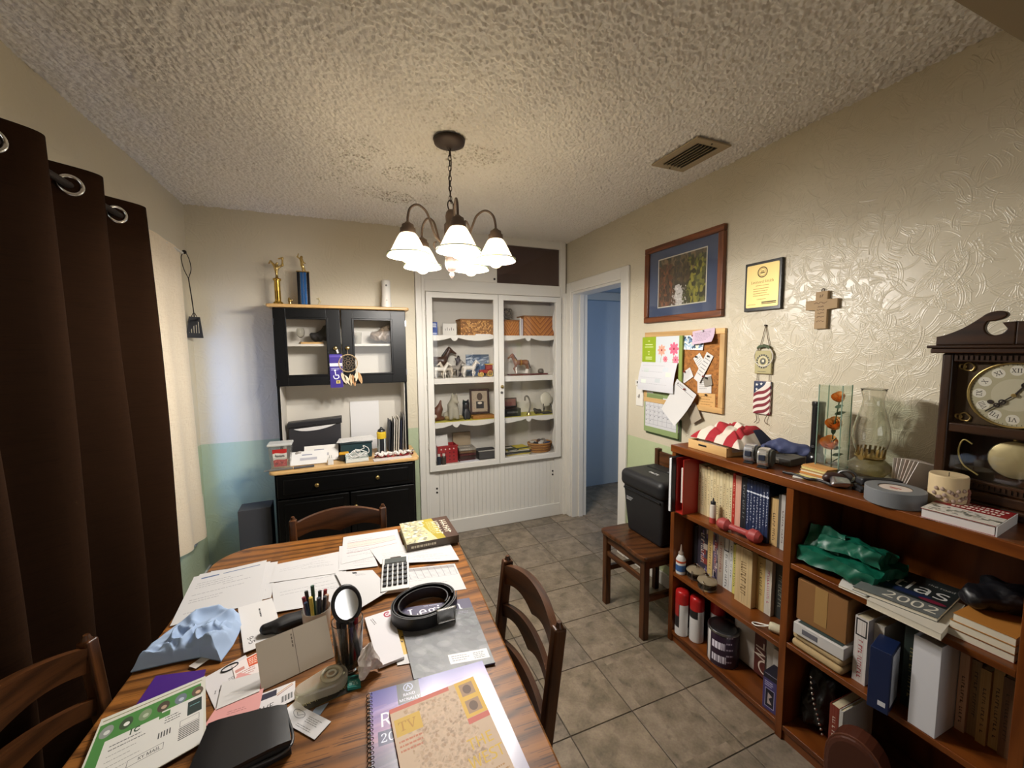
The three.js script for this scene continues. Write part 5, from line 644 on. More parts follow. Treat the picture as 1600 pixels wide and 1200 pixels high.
function railGeo(w, top, bot, bow, th, n = 20, zoff = 0) {
  const c = (s) => -bow * (1 - s * s) + zoff, P = (s, y, o) => [s * w / 2, y, c(s) + o], F = (t) => 2 * t - 1;
  return wuv(merge(surf((u, v) => P(F(u), top(F(u)) + (bot(F(u)) - top(F(u))) * v, th / 2), n, 3), surf((u, v) => P(F(u), top(F(u)) + (bot(F(u)) - top(F(u))) * v, -th / 2), n, 3, true), surf((u, v) => P(F(u), top(F(u)), -th / 2 + th * v), n, 1), surf((u, v) => P(F(u), bot(F(u)), th / 2 - th * v), n, 1), surf((u, v) => P(-1, top(-1) + (bot(-1) - top(-1)) * v, -th / 2 + th * u), 1, 1), surf((u, v) => P(1, top(1) + (bot(1) - top(1)) * v, th / 2 - th * u), 1, 1)), 0);
}
const ladder = {};
function ladderChair(label, p, ry) {
  const c = thing('dining_chair', label, 'chair', p, ry, 'ladder-back chairs round the table');
  ladder.seat ??= wuv(extr((() => { const s = new THREE.Shape(); s.moveTo(-0.17, -0.19); s.lineTo(0.17, -0.19); s.bezierCurveTo(0.19, -0.1, 0.2, 0.1, 0.195, 0.16); s.quadraticCurveTo(0.19, 0.2, 0.15, 0.205); s.lineTo(-0.15, 0.205); s.quadraticCurveTo(-0.19, 0.2, -0.195, 0.16); s.bezierCurveTo(-0.2, 0.1, -0.19, -0.1, -0.17, -0.19); return s; })(), 0.026, 0.008).rotateX(PI / 2).translate(0, 0.456, 0), 2);
  const post = (s) => wuv(merge(...[[[s * 0.175, 0, -0.2], [s * 0.175, 0.44, -0.178]], [[s * 0.175, 0.44, -0.178], [s * 0.178, 0.815, -0.225]]].map(([a, b], i) => { const d = V3(...b).sub(V3(...a)), L = d.length(), g = bx(-0.014, 0.014, 0, L + (i ? 0 : 0.004), -0.017, 0.017, 0.006); g.applyQuaternion(new THREE.Quaternion().setFromUnitVectors(V3(0, 1, 0), d.normalize())); return g.translate(...a); }), cyl(0.0135, 0.02, 14, 0.006).translate(s * 0.178, 0.808, -0.225)), 1);
  part(c, 'seat', ladder.seat, M.chair);
  for (const s of [-1, 1]) { part(c, 'back_post', ladder['p' + s] ??= post(s), M.chair); part(c, 'leg', ladder['l' + s] ??= wuv(bx(s * 0.165 - 0.017, s * 0.165 + 0.017, 0, 0.432, 0.15, 0.184, 0.005), 1), M.chair); part(c, 'stretcher', ladder['s' + s] ??= wuv(bx(s * 0.168 - 0.01, s * 0.168 + 0.01, 0.16, 0.19, -0.19, 0.16, 0.004), 2), M.chair); }
  part(c, 'seat_rail', ladder.fr ??= wuv(bx(-0.155, 0.155, 0.38, 0.431, 0.158, 0.176), 0), M.chair); part(c, 'stretcher', ladder.fs ??= wuv(bx(-0.155, 0.155, 0.22, 0.25, 0.158, 0.176, 0.004), 0), M.chair);
  part(c, 'crest_rail', ladder.c ??= railGeo(0.345, (s) => 0.800 + 0.034 * (1 - s * s), (s) => 0.738 + 0.022 * Math.abs(Math.sin(PI * s)) - 0.004 * (1 - s * s), 0.024, 0.021, 24, -0.217), M.chair);
  part(c, 'back_slat', ladder.a ??= railGeo(0.345, (s) => 0.672 + 0.03 * (1 - s * s), (s) => 0.628 + 0.024 * Math.abs(Math.sin(PI * s)), 0.02, 0.016, 20, -0.205), M.chair);
  part(c, 'back_slat', ladder.b ??= railGeo(0.345, (s) => 0.552 + 0.026 * (1 - s * s), (s) => 0.508 + 0.02 * Math.abs(Math.sin(PI * s)), 0.016, 0.016, 20, -0.192), M.chair);
  return c;
}
ladderChair('brown ladder-back chair tucked under the right side of the table', [0.242, 0, -1.03], -PI / 2);
ladderChair('brown ladder-back chair at the far end of the table before the hutch', [-0.06, 0, -1.625], 0);
ladderChair('dark ladder-back chair angled at the left side of the table', [-0.485, 0, -1.0], 1.15);
{ // plain wooden chair by the bookcase
  const c = thing('side_chair', 'plain brown wooden chair carrying the paper shredder', 'chair', [1.545, 0, -1.765], -PI / 2), m = M.chair, b = (n, g, a = 1) => part(c, n, wuv(g, a), m);
  const s = new THREE.Shape(); s.moveTo(-0.185, -0.2); s.lineTo(0.185, -0.2); s.lineTo(0.195, 0.18); s.bezierCurveTo(0.19, 0.215, 0.12, 0.205, 0, 0.195); s.bezierCurveTo(-0.12, 0.205, -0.19, 0.215, -0.195, 0.18); b('seat', extr(s, 0.026, 0.008).rotateX(PI / 2).translate(0, 0.456, 0), 2);
  for (const k of [-1, 1]) { b('leg', bx(k * 0.165 - 0.018, k * 0.165 + 0.018, 0, 0.432, 0.15, 0.186, 0.004)); b('back_post', bx(k * 0.17 - 0.016, k * 0.17 + 0.016, 0, 0.9, -0.222, -0.19, 0.004)); b('stretcher', bx(k * 0.167 - 0.011, k * 0.167 + 0.011, 0.2, 0.23, -0.2, 0.16, 0.003), 2); b('side_rail', bx(k * 0.166 - 0.01, k * 0.166 + 0.01, 0.38, 0.431, -0.195, 0.15), 2); }
  b('front_rail', bx(-0.15, 0.15, 0.38, 0.431, 0.158, 0.178), 0); b('stretcher', bx(-0.15, 0.15, 0.3, 0.33, 0.16, 0.178, 0.003), 0); b('stretcher', bx(-0.155, 0.155, 0.2, 0.225, -0.215, -0.197, 0.003), 0); b('crest_rail', bx(-0.154, 0.154, 0.80, 0.885, -0.216, -0.197, 0.005), 0); b('lower_rail', bx(-0.154, 0.154, 0.56, 0.6, -0.216, -0.197, 0.004), 0);
  for (const x of [-0.1, -0.035, 0.035, 0.1]) b('back_slat', bx(x - 0.02, x + 0.02, 0.6, 0.8, -0.213, -0.2, 0.002));
  const sh = thing('paper_shredder', 'black paper shredder bin standing on the wooden chair', 'shredder', [1.592, 0.4565, -1.755], -PI / 2);
  const bin = (w0, w1, d0, d1, h) => { const g = new RoundedBoxGeometry(1, 1, 1, 3, 0.06), p = g.attributes.position; for (let i = 0; i < p.count; i++) { const t = p.getY(i) + 0.5; p.setXYZ(i, p.getX(i) * (w0 + (w1 - w0) * t), t * h, p.getZ(i) * (d0 + (d1 - d0) * t)); } g.computeVertexNormals(); return g; };
  const blk = flat('#1a1a1c', 0.5), dk = flat('#121214', 0.4); part(sh, 'bin', bin(0.27, 0.325, 0.2, 0.235, 0.27), blk);
  const hd = new RoundedBoxGeometry(0.35, 0.1, 0.27, 4, 0.035).translate(0, 0.312, 0.0); part(sh, 'cutter_head', hd, blk); part(sh, 'pull_ledge', bx(-0.15, 0.15, 0.245, 0.256, 0.108, 0.124, 0.004), dk);
  part(sh, 'feed_slot', bx(-0.12, 0.12, 0.3605, 0.3635, -0.035, -0.02, 0.001), flat('#060606', 0.8)); part(sh, 'control_panel', bx(0.02, 0.15, 0.361, 0.364, -0.075, -0.045, 0.001), flat('#8a8a8c', 0.5)); part(sh, 'warning_sticker', bx(-0.035, 0.055, 0.3605, 0.3625, 0.02, 0.055, 0.0005), printed(cv(96, 40, (x) => { fill(x, '#1a1a1c', 96, 40); x.fillStyle = '#d6d6d4'; for (const [a, b, w, h] of [[8, 8, 10, 22], [22, 14, 20, 8], [26, 24, 22, 6], [52, 8, 8, 24], [64, 12, 18, 6], [70, 22, 12, 10]]) x.fillRect(a, b, w, h); }), 0.5)); for (let i = 0; i < 3; i++) part(sh, 'logo_line', bx(-0.13, -0.075 - i * 0.008, 0.2 - i * 0.008, 0.203 - i * 0.008, 0.112, 0.1145), flat('#9a9a9a', 0.5));
}
{ // ---------- things on the dining table ----------
  const Y0 = TT + 0.0006;
  const docs = {}, doc = (o = {}) => docs[JSON.stringify(o)] ??= printed(cv(256, 330, (x, w, h) => {
    fill(x, o.c ?? '#cbc9c8', w, h); if (o.bar) { x.fillStyle = '#56688c'; x.fillRect(30, 26, 60, 10); x.fillRect(104, 28, 130, 6); }
    if (o.logo) { x.fillStyle = '#22222a'; x.fillRect(110, 14, 30, 18); lines(x, 120, 40, 190, 3, 8); }
    for (let i = 0; i < (o.n ?? 14); i++) if (rnd() < 0.62) { const a = rnd() < 0.6 ? 24 : rr(90, 150); lines(x, a, (o.y ?? 50) + i * (o.dy ?? 17), Math.min(236, a + rr(60, 190)), 1, 9, 'rgba(70,70,84,.55)', 2.4); } if (o.red) { x.fillStyle = '#8c4a44'; for (const y of [90, 160, 215]) x.fillRect(20, y, 216, 3); x.fillStyle = 'rgba(220,190,160,.35)'; x.fillRect(20, 96, 216, 60); }
    if (o.table) { x.strokeStyle = 'rgba(60,60,70,.6)'; x.lineWidth = 1.5; for (let i = 0; i < 9; i++) { x.beginPath(); x.moveTo(10, 12 + i * 16); x.lineTo(246, 12 + i * 16); x.stroke(); x.beginPath(); x.moveTo(10 + i * 29.5, 12); x.lineTo(10 + i * 29.5, 140); x.stroke(); } x.fillStyle = 'rgba(110,104,100,.45)'; x.fillRect(10, 12, 236, 34); }
  }), 0.62);
  const paper = (name, label, cat, q, y, m, th = 0.0007, lift) => solo(name, label, cat, sheetGeo(q, Y0 + y, th, lift), m);
  const wav = (a, f = 4) => (s, t) => a * (0.5 + 0.5 * Math.sin(s * f + t * 2)) * t;
  paper('statement', 'lower statement sheet showing past the left pile', 'paper', [[-0.47, -1.645], [-0.265, -1.63], [-0.25, -1.39], [-0.455, -1.38]], 0, doc({ n: 16 }));
  paper('statement', 'middle statement sheet in the left pile by the blue cloth', 'paper', [[-0.5, -1.635], [-0.29, -1.64], [-0.272, -1.375], [-0.482, -1.355]], 0.001, doc({ n: 16 }));
  paper('statement', 'top statement with blue header bars at table left', 'paper', [[-0.512, -1.62], [-0.302, -1.645], [-0.283, -1.374], [-0.488, -1.345]], 0.002, doc({ bar: 1, y: 70, n: 13 }), 0.0008, (s, t) => 0.004 * (1 - t) * s);
  paper('bill', 'long bill under the middle of the paper spread', 'paper', [[-0.262, -1.475], [-0.035, -1.49], [-0.03, -1.29], [-0.226, -1.294]], 0, doc({ n: 9, y: 60 }), 0.0008, wav(0.006));
  paper('bill', 'white bill at the far middle of the table', 'paper', [[-0.268, -1.605], [-0.06, -1.618], [-0.046, -1.455], [-0.267, -1.481]], 0.002, doc({ n: 9, y: 60 }));
  paper('bill', 'white sheet edge under the red ruled invoice', 'paper', [[-0.06, -1.66], [0.05, -1.63], [0.07, -1.449], [-0.058, -1.469]], 0.0035, doc({ n: 16 }));
  paper('invoice', 'invoice with red ruled lines near the far table edge', 'paper', [[-0.046, -1.735], [0.165, -1.725], [0.17, -1.535], [-0.052, -1.51]], 0.0045, doc({ red: 1, n: 14 }));
  paper('invoice', 'wide white invoice beside the paperback at table far right', 'paper', [[0.05, -1.576], [0.34, -1.555], [0.345, -1.375], [0.078, -1.445]], 0.0055, doc({ n: 16 }), 0.0008, wav(0.005, 3));
  paper('order_form', 'order form printed with a grid beside the calculator', 'paper', [[0.13, -1.404], [0.325, -1.365], [0.322, -1.2], [0.145, -1.227]], 0, doc({ table: 1, y: 160, n: 9 }));
  paper('letter', 'letter with small dark logo left of the belt', 'paper', [[-0.07, -1.455], [0.05, -1.42], [0.095, -1.26], [-0.01, -1.205]], 0.0075, doc({ logo: 1, y: 90, n: 2 }), 0.001, (s, t) => 0.01 * s * t);
  const bk = thing('paperback', 'brown and gold paperback lying at far right of table', 'book', [0.275, Y0 + 0.0075, -1.603], 0.02); // sits on the wide invoice
  part(bk, 'pages', bx(-0.096, 0.098, 0.002, 0.028, -0.094, 0.096), flat('#d8ccb0', 0.8)); part(bk, 'cover', merge(sheetGeo([[-0.1, -0.1], [0.1, -0.1], [0.1, 0.1], [-0.1, 0.1]], 0.028, 0.0016), bx(-0.1, 0.1, 0, 0.002, -0.1, 0.1)), printed(cv(256, 256, (x) => { fill(x, '#4a3226', 256, 256); x.fillStyle = '#c4bc94'; x.fillRect(0, 0, 150, 256); x.fillStyle = '#a8962e'; x.beginPath(); x.moveTo(90, 0); x.lineTo(170, 0); x.lineTo(190, 256); x.lineTo(150, 256); x.fill(); for (let i = 0; i < 120; i++) { x.fillStyle = ['#d6d0b8', '#a8a488', '#dcd8c4', '#b8a878', '#8c8a74'][i % 5]; x.beginPath(); x.ellipse(rr(0, 110), rr(0, 256), rr(4, 20), rr(3, 10), rnd() * 3, 0, 7); x.fill(); } x.save(); x.translate(205, 128); x.rotate(PI / 2); for (const y of [-30, 14]) for (let q = -84; q < 70;) { const w = rr(14, 24); x.fillStyle = '#e6dcc4'; x.fillRect(q, y, 6, 32); x.fillRect(q, y + rr(0, 24), w, 6); q += w + 6; } x.restore(); lines(x, 130, 40, 175, 10, 16, '#efe6cc', 3); }), 0.4));
  part(bk, 'spine', bx(-0.1, 0.1, 0, 0.0295, 0.0965, 0.101), printed(cv(256, 40, (x) => { fill(x, '#57493a', 256, 40); lines(x, 20, 14, 200, 1, 10, '#cfc4a8', 12); }), 0.45));
  // envelope, leaning card
  paper('envelope', 'white envelope marked 9-5 beside the blue cloth', 'envelope', [[-0.331, -1.362], [-0.245, -1.377], [-0.186, -1.166], [-0.272, -1.143]], 0.0048, printed(cv(160, 330, (x) => { fill(x, '#d8d5d2', 160, 330); x.save(); x.translate(95, 60); x.rotate(PI / 2); lines(x, 0, 0, 110, 1, 8, '#333', 7); x.restore(); for (let i = 0; i < 3; i++) { x.save(); x.translate(108 + i * 12, 200); x.rotate(PI / 2); lines(x, 0, 0, 80, 1, 8, '#555', 5); x.restore(); } x.save(); x.translate(36, 290); x.rotate(PI / 2 - 0.1); txt(x, '9-5', -20, 0, 34, '#222', 'sans-serif', 'center'); x.restore(); }), 0.6), 0.0012, (s, t) => 0.002 * Math.sin(t * 3));
  { const c = thing('leaning_card', 'tan folded card leaning against the white pen cup', 'card', [-0.135, Y0, -1.024], 0.32), m = printed(cv(256, 140, (x) => { fill(x, '#c6baa8', 256, 140); x.fillStyle = 'rgba(80,70,60,.7)'; x.fillRect(127, 0, 2, 140); x.save(); x.translate(122, 14); x.rotate(PI / 2); lines(x, 0, 0, 50, 1, 6, 'rgba(60,50,40,.7)', 4); x.restore(); }), 0.7); part(c, 'leaf', bx(-0.078, 0.078, 0, 0.098, -0.001, 0.001), m, [0, 0.001, 0], [-0.62, 0, 0]); }
  { const q = -0.105, z = -1.155, cup = thing('pen_cup', 'white cup full of pens behind the tan card', 'cup', [q, Y0, z]); part(cup, 'cup_wall', lathe([[0, 0], [0.03, 0], [0.036, 0.075], [0.034, 0.075], [0.028, 0.004], [0, 0.004]], 28), flat('#d8d2c6', 0.4));
    ['#b8937a', '#20222a', '#1c2c3a', '#c9b04a', '#23324a', '#7a2430', '#16161a', '#3a5a4a', '#1c1c22', '#8a1f2c'].forEach((c, i) => { const a = i * 0.628, r = 0.016, L = 0.082 + (i % 4) * 0.006, g = merge(cyl(0.0042, L, 8), cyl(0.0048, 0.03, 8).translate(0, L - 0.012, 0)); solo('pen', `${['tan pencil', 'black pen', 'dark teal pen', 'yellow marker', 'navy pen', 'maroon pen', 'thick black marker', 'green pen', 'slim black pen', 'red capped pen'][i]} standing in the white pen cup`, 'pen', g, flat(c, 0.4), [q + Math.cos(a) * r, Y0 + 0.006, z + Math.sin(a) * r], [Math.sin(a) * 0.12, 0, -Math.cos(a) * 0.12], 'pens in the white cup'); }); }
  { const q = -0.026, z = -1.005, g = thing('glass_tumbler', 'tall clear tumbler holding pens and magnifier', 'glass', [q, Y0, z]); part(g, 'tumbler_wall', lathe([[0, 0], [0.028, 0], [0.03, 0.004], [0.036, 0.118], [0.0342, 0.118], [0.0285, 0.008], [0, 0.007]], 36), M.clear);
    ['#8a1a22', '#202024', '#16161a', '#2a2a30', '#5a1c24', '#25302c', '#3a3a40', '#1a1a20'].forEach((c, i) => { const a = i * 0.785 + 0.4, r = 0.015; solo('pen', `${['red', 'charcoal', 'black', 'slate', 'burgundy', 'dark green', 'grey', 'jet black'][i]} pen standing in the clear tumbler`, 'pen', merge(cyl(0.0052, 0.112, 8), cyl(0.006, 0.03, 8).translate(0, 0.085, 0)), flat(c, 0.35), [q + Math.cos(a) * r, Y0 + 0.0095, z + Math.sin(a) * r], [Math.sin(a) * 0.05, 0, -Math.cos(a) * 0.05], 'pens in the clear tumbler'); });
    const mg = thing('magnifying_glass', 'round black rimmed magnifying glass sticking out of the tumbler', 'magnifier', [q, Y0 + 0.155, z - 0.002], 0.25); mg.rotation.x = -0.35; mg.rotation.z = 0.2; part(mg, 'rim', new THREE.TorusGeometry(0.036, 0.0052, 12, 40).scale(0.85, 1.1, 1.4), M.plastic); part(mg, 'lens', new THREE.CylinderGeometry(0.034, 0.034, 0.003, 36).rotateX(PI / 2).scale(0.85, 1.1, 1), flat('#e8e8e8', 0.05, { metalness: 1 })); part(mg, 'handle', cyl(0.006, 0.1, 12).translate(0, -0.142, 0), M.plastic); }
  // calculator
  { const c = thing('calculator', 'white desk calculator with black keys and tilted display', 'calculator', [0.118, Y0 + 0.009, -1.338], -0.12), sh = shapeOf([[-0.085, 0.03], [-0.05, 0.026], [0.085, 0.01], [0.085, 0], [-0.085, 0]]); part(c, 'case', extr(sh, 0.088, 0.003).rotateY(-PI / 2).translate(0.044, 0, 0), flat('#d4d3cf', 0.45)); part(c, 'display', bx(-0.036, 0.036, 0, 0.0015, -0.013, 0.013), flat('#565a58', 0.25), [0, 0.0285, -0.062], [0.11, 0, 0]); part(c, 'solar_strip', bx(-0.018, 0.018, 0, 0.0012, -0.003, 0.003), flat('#3a2c2a', 0.3), [0, 0.0295, -0.08], [0.11, 0, 0]);
    for (let j = 0; j < 5; j++) for (let i = 0; i < 5; i++) part(c, 'key', bx(-0.0058, 0.0058, 0, 0.005, -0.0075, 0.0075, 0.002), flat('#202124', 0.45), [-0.032 + i * 0.016, 0.0245 - j * 0.0026, -0.034 + j * 0.023], [0.117, 0, 0]); }
  // belt
  { const b = thing('leather_belt', 'coiled black leather belt with chrome buckle', 'belt', [0.178, Y0 + 0.0065, -1.135], 0.35); const st = (r0, r1, a0, a1, h) => { const n = 60, f = (u, o) => { const a = a0 + (a1 - a0) * u, r = r0 + (r1 - r0) * u + o; return [Math.cos(a) * r * 1.0, 0, Math.sin(a) * r * 0.82]; }; const P = (u, v, o) => { const q = f(u, o); return [q[0], h * v, q[2]]; }; return merge(surf((u, v) => P(u, 1 - v, 0.0018), n, 2, true), surf((u, v) => P(u, 1 - v, -0.0018), n, 2), surf((u, v) => P(u, 1, -0.0018 + 0.0036 * v), n, 1), surf((u, v) => P(u, 0, 0.0018 - 0.0036 * v), n, 1)); }; const lea = flat('#141213', 0.38);
    part(b, 'strap', merge(st(0.098, 0.092, 0.4, 0.4 + PI * 2, 0.034), st(0.092, 0.086, 0.4, 0.4 + PI * 2, 0.034), st(0.078, 0.07, 0.6, 0.6 + PI * 2.1, 0.032)), lea);
    const bu = frameGeo(0.054, 0.04, -0.021, 0.021, -0.016, 0.016, 0.008, 0.003); part(b, 'buckle', merge(bu, bx(-0.022, 0.022, -0.017, 0.017, 0.001, 0.006, 0.002)), M.chrome, [0.02, 0.0215, 0.0835], [0, -0.32, 0], 'shiny chrome buckle'); }
  // envelope with red C, coupon, magazine
  paper('coupon', 'colourful yellow coupon peeking out under the magazine', 'coupon', [[0.07, -1.13], [0.126, -1.13], [0.122, -0.975], [0.085, -0.975]], 0.0, printed(cv(96, 200, (x) => { fill(x, '#d9b04a', 96, 200); for (let i = 0; i < 50; i++) { x.fillStyle = ['#c9502c', '#5a7a3a', '#efe2b0', '#3a2a1c'][i % 4]; x.fillRect(rnd() * 90, rnd() * 120, rr(4, 14), rr(3, 8)); } }), 0.5));
  paper('envelope', 'white envelope end under the magazine corner', 'envelope', [[0.08, -0.99], [0.165, -0.98], [0.158, -0.945], [0.082, -0.958]], 0.001, M.paper);
  paper('envelope_stack', 'thick white mailer with red round logo beside tumbler', 'mailer', [[0.015, -1.165], [0.09, -1.175], [0.1, -0.972], [0.04, -0.963]], 0.0022, printed(cv(160, 330, (x) => { fill(x, '#dad6d8', 160, 330); x.strokeStyle = '#a8324a'; x.lineWidth = 9; x.beginPath(); x.arc(125, 28, 17, 0.6, 5.6); x.stroke(); x.fillStyle = '#a8324a'; x.fillRect(118, 22, 14, 8); x.save(); x.translate(40, 24); x.rotate(1.3); lines(x, 0, 0, 70, 2, 10, '#555', 4); x.restore(); }), 0.6), 0.006);
  paper('magazine', 'dark storm cloud magazine lying under the coiled belt', 'magazine', [[0.106, -1.172], [0.315, -1.144], [0.302, -0.871], [0.112, -0.896]], 0.002, printed(cv(400, 520, (x) => {
    fill(x, '#5c5d60', 400, 520); for (let i = 0; i < 340; i++) { x.fillStyle = [`rgba(190,192,190,${rnd() * 0.2})`, `rgba(40,42,46,${rnd() * 0.2})`, `rgba(110,114,112,${rnd() * 0.2})`][i % 3]; x.beginPath(); x.ellipse(rnd() * 400, rr(60, 520), rr(12, 60), rr(8, 30), rnd(), 0, 7); x.fill(); } x.fillStyle = '#4a4460'; x.fillRect(0, 0, 400, 90); txt(x, 'Legion', 195, 56, 92, '#e8e6ec', 'serif', 'center', 330); txt(x, 'THE AMERICAN', 190, 10, 15, '#d0cede', 'sans-serif', 'center'); lines(x, 310, 112, 380, 2, 12, '#8a8496', 4); x.fillStyle = '#dcd9da'; x.fillRect(186, 418, 200, 62); lines(x, 200, 432, 300, 3, 14, '#555', 4); lines(x, 310, 432, 375, 4, 11, '#555', 4);
  }), 0.42, { clearcoat: 0.1, clearcoatRoughness: 0.3 }), 0.0035, (s, t) => 0.0006 * Math.sin(s * 9 + t * 4));
  // spiral atlas and the faded magazine on it
  { const a = thing('road_atlas', 'spiral bound purple road atlas at near edge of table', 'book', [0, 0, 0]); const q = [[0.016, -0.894], [0.274, -0.887], [0.276, -0.56], [0.006, -0.55]];
    part(a, 'cover', sheetGeo(q, Y0 + 0.006, 0.0012), printed(cv(512, 640, (x) => {
      fill(x, '#6f5c9c', 512, 640); const g = x.createLinearGradient(0, 0, 60, 640); g.addColorStop(0, '#3c3a90'); g.addColorStop(0.16, '#7e68b0'); g.addColorStop(0.34, '#a87ea0'); g.addColorStop(0.5, '#57506a'); g.addColorStop(1, '#7a6a80'); x.fillStyle = g; x.fillRect(0, 0, 512, 640);
      for (let i = 0; i < 90; i++) { x.fillStyle = ['rgba(226,200,216,.14)', 'rgba(60,50,110,.14)', 'rgba(240,190,170,.12)'][i % 3]; x.beginPath(); x.ellipse(rnd() * 512, rr(60, 330), rr(20, 90), rr(3, 10), -0.1, 0, 7); x.fill(); } x.fillStyle = '#2c2a3e'; x.beginPath(); x.moveTo(0, 420); x.lineTo(160, 380); x.lineTo(330, 330); x.lineTo(512, 300); x.lineTo(512, 640); x.lineTo(0, 640); x.fill(); x.fillStyle = '#8d86a0'; x.beginPath(); x.moveTo(430, 350); x.lineTo(512, 330); x.lineTo(512, 640); x.lineTo(480, 640); x.fill();
      x.fillStyle = '#14141c'; x.fillRect(112, 0, 96, 104); x.strokeStyle = '#b9c2e2'; x.lineWidth = 4; x.beginPath(); x.arc(160, 28, 19, 0, 7); x.stroke(); x.beginPath(); x.moveTo(150, 38); x.lineTo(160, 16); x.lineTo(170, 38); x.stroke(); txt(x, 'RAND', 160, 62, 20, '#eef', 'sans-serif', 'center'); txt(x, 'MCNALLY', 160, 86, 20, '#eef', 'sans-serif', 'center', 90);
      x.fillStyle = '#f2eef6'; x.font = '84px sans-serif'; x.textAlign = 'left'; x.fillText('Road Atlas', 32, 150, 460); x.fillStyle = '#272a5c'; x.fillRect(26, 196, 80, 58); txt(x, '2021', 34, 226, 50, '#eef0ff', 'serif');
    }), 0.34, { clearcoat: 0.35, clearcoatRoughness: 0.18 }));
    part(a, 'pages', sheetGeo([[0.02, -0.89], [0.271, -0.883], [0.273, -0.564], [0.011, -0.553]], Y0 + 0.001, 0.005), flat('#dcd8d0', 0.8)); part(a, 'back_cover', sheetGeo(q, Y0, 0.001), flat('#6a5a8a', 0.5));
    part(a, 'spiral_binding', merge([...Array(34)].map((_, i) => new THREE.TorusGeometry(0.0062, 0.0009, 5, 12).translate(0.0145 - i * 0.00027, Y0 + 0.0055, -0.888 + i * 0.0099))), M.steel, null, null, 'metal coil binding'); }
  paper('faded_magazine', 'sun-faded tan magazine lying on the spiral atlas', 'magazine', [[0.051, -0.825], [0.238, -0.842], [0.25, -0.575], [0.066, -0.555]], 0.0076, printed(cv(400, 540, (x) => {
    fill(x, '#cdb398', 400, 540); x.fillStyle = '#c86a58'; x.fillRect(0, 0, 270, 22); for (let i = 0; i < 1300; i++) { const d = Math.hypot(rr(-1, 1), rr(-1, 1)); x.fillStyle = [`rgba(160,124,92,${rnd() * 0.4})`, `rgba(226,196,166,${rnd() * 0.4})`, `rgba(116,92,74,${rnd() * 0.28})`][i % 3]; x.beginPath(); x.ellipse(rr(60, 330), rr(30, 500), rr(2, 12), rr(2, 9), rnd() * 3, 0, 7); x.fill(); }
    x.fillStyle = '#dcb24a'; x.fillRect(300, 0, 100, 190); for (const y of [18, 108]) { x.fillStyle = '#a8886a'; x.fillRect(316, y, 66, 66); x.fillStyle = '#6e5646'; x.beginPath(); x.ellipse(348, y + 34, 20, 24, 0, 0, 7); x.fill(); } x.fillStyle = '#c9685a'; x.fillRect(300, 192, 100, 26); x.fillStyle = '#d2ac48'; x.fillRect(10, 60, 110, 80); for (const [s, y, z] of [['TV', 100, 60]]) txt(x, s, 22, y, z, '#b88a3a', 'serif'); lines(x, 14, 160, 130, 3, 20, '#c07a5e', 8); txt(x, 'THE', 320, 300, 64, '#d8b23e', 'sans-serif', 'center'); txt(x, 'WEST', 320, 368, 64, '#d8b23e', 'sans-serif', 'center', 150); lines(x, 300, 420, 390, 3, 18, '#b58a5a', 6); lines(x, 20, 470, 200, 3, 20, '#a07a58', 7);
  }), 0.62), 0.006);
  // left front: newspaper, folders, wallet
  solo('purple_folder', 'purple folder corner under the green mailer', 'folder', sheetGeo([[-0.448, -1.142], [-0.345, -1.12], [-0.335, -1.03], [-0.455, -1.03]], Y0, 0.003), flat('#45207a', 0.4));
  paper('newspaper_mailer', 'green bordered newspaper mailer with oval photos at left', 'newspaper', [[-0.496, -1.028], [-0.336, -1.086], [-0.285, -0.90], [-0.46, -0.82]], 0.0055, printed(cv(512, 460, (x) => {
    fill(x, '#cfcdc0', 512, 460); x.fillStyle = '#6f6a3c'; x.fillRect(14, 20, 480, 5); x.fillStyle = '#46803c'; x.fillRect(10, 44, 478, 110); x.fillRect(10, 44, 60, 400); x.fillStyle = '#d6d4ce'; x.fillRect(60, 154, 440, 300); x.fillRect(300, 130, 200, 40); x.fillStyle = '#46803c'; x.fillRect(290, 140, 50, 34);
    for (let i = 0; i < 6; i++) { const cx = 50 + i * 84, cy = 96; x.fillStyle = ['#8a8f8a', '#3a4a34', '#7a8a6a', '#4a4034', '#6a7480', '#5a4a3c'][i]; x.beginPath(); x.ellipse(cx, cy, 30, 34, 0, 0, 7); x.fill(); x.fillStyle = ['#c9ccc6', '#e2e2da', '#aab59a', '#b59a84', '#aeb8c4', '#caa78a'][i]; x.beginPath(); x.ellipse(cx + 3, cy + 6, 14, 12, 0.4, 0, 7); x.fill(); }
    x.strokeStyle = '#1f3a24'; x.lineWidth = 6; x.beginPath(); x.arc(196, 166, 12, 0.5, 5.6); x.stroke(); x.fillStyle = '#1f3a24'; x.fillRect(166, 150, 6, 34); lines(x, 90, 196, 260, 2, 22, '#555', 5); lines(x, 320, 182, 400, 3, 16, '#444', 5); lines(x, 90, 250, 240, 4, 28, 'rgba(80,80,80,.6)', 3); x.fillStyle = '#20302c'; x.fillRect(424, 150, 68, 92); x.fillStyle = '#6f9a9c'; x.fillRect(434, 180, 48, 5); x.fillStyle = '#333'; for (let i = 0; i < 5; i++) x.fillRect(300 + i * 12, 262, 5, 34); for (let i = 0; i < 7; i++) x.fillRect(390, 300 + i * 11, 92, 5); x.strokeStyle = '#555'; x.lineWidth = 2; x.strokeRect(394, 256, 86, 36); txt(x, 'KY MAIL', 230, 350, 24, '#222'); x.strokeRect(190, 332, 140, 34);
  }), 0.6), 0.0016, (s, t) => 0.007 * (1 - t) * (1 - s * 0.5));
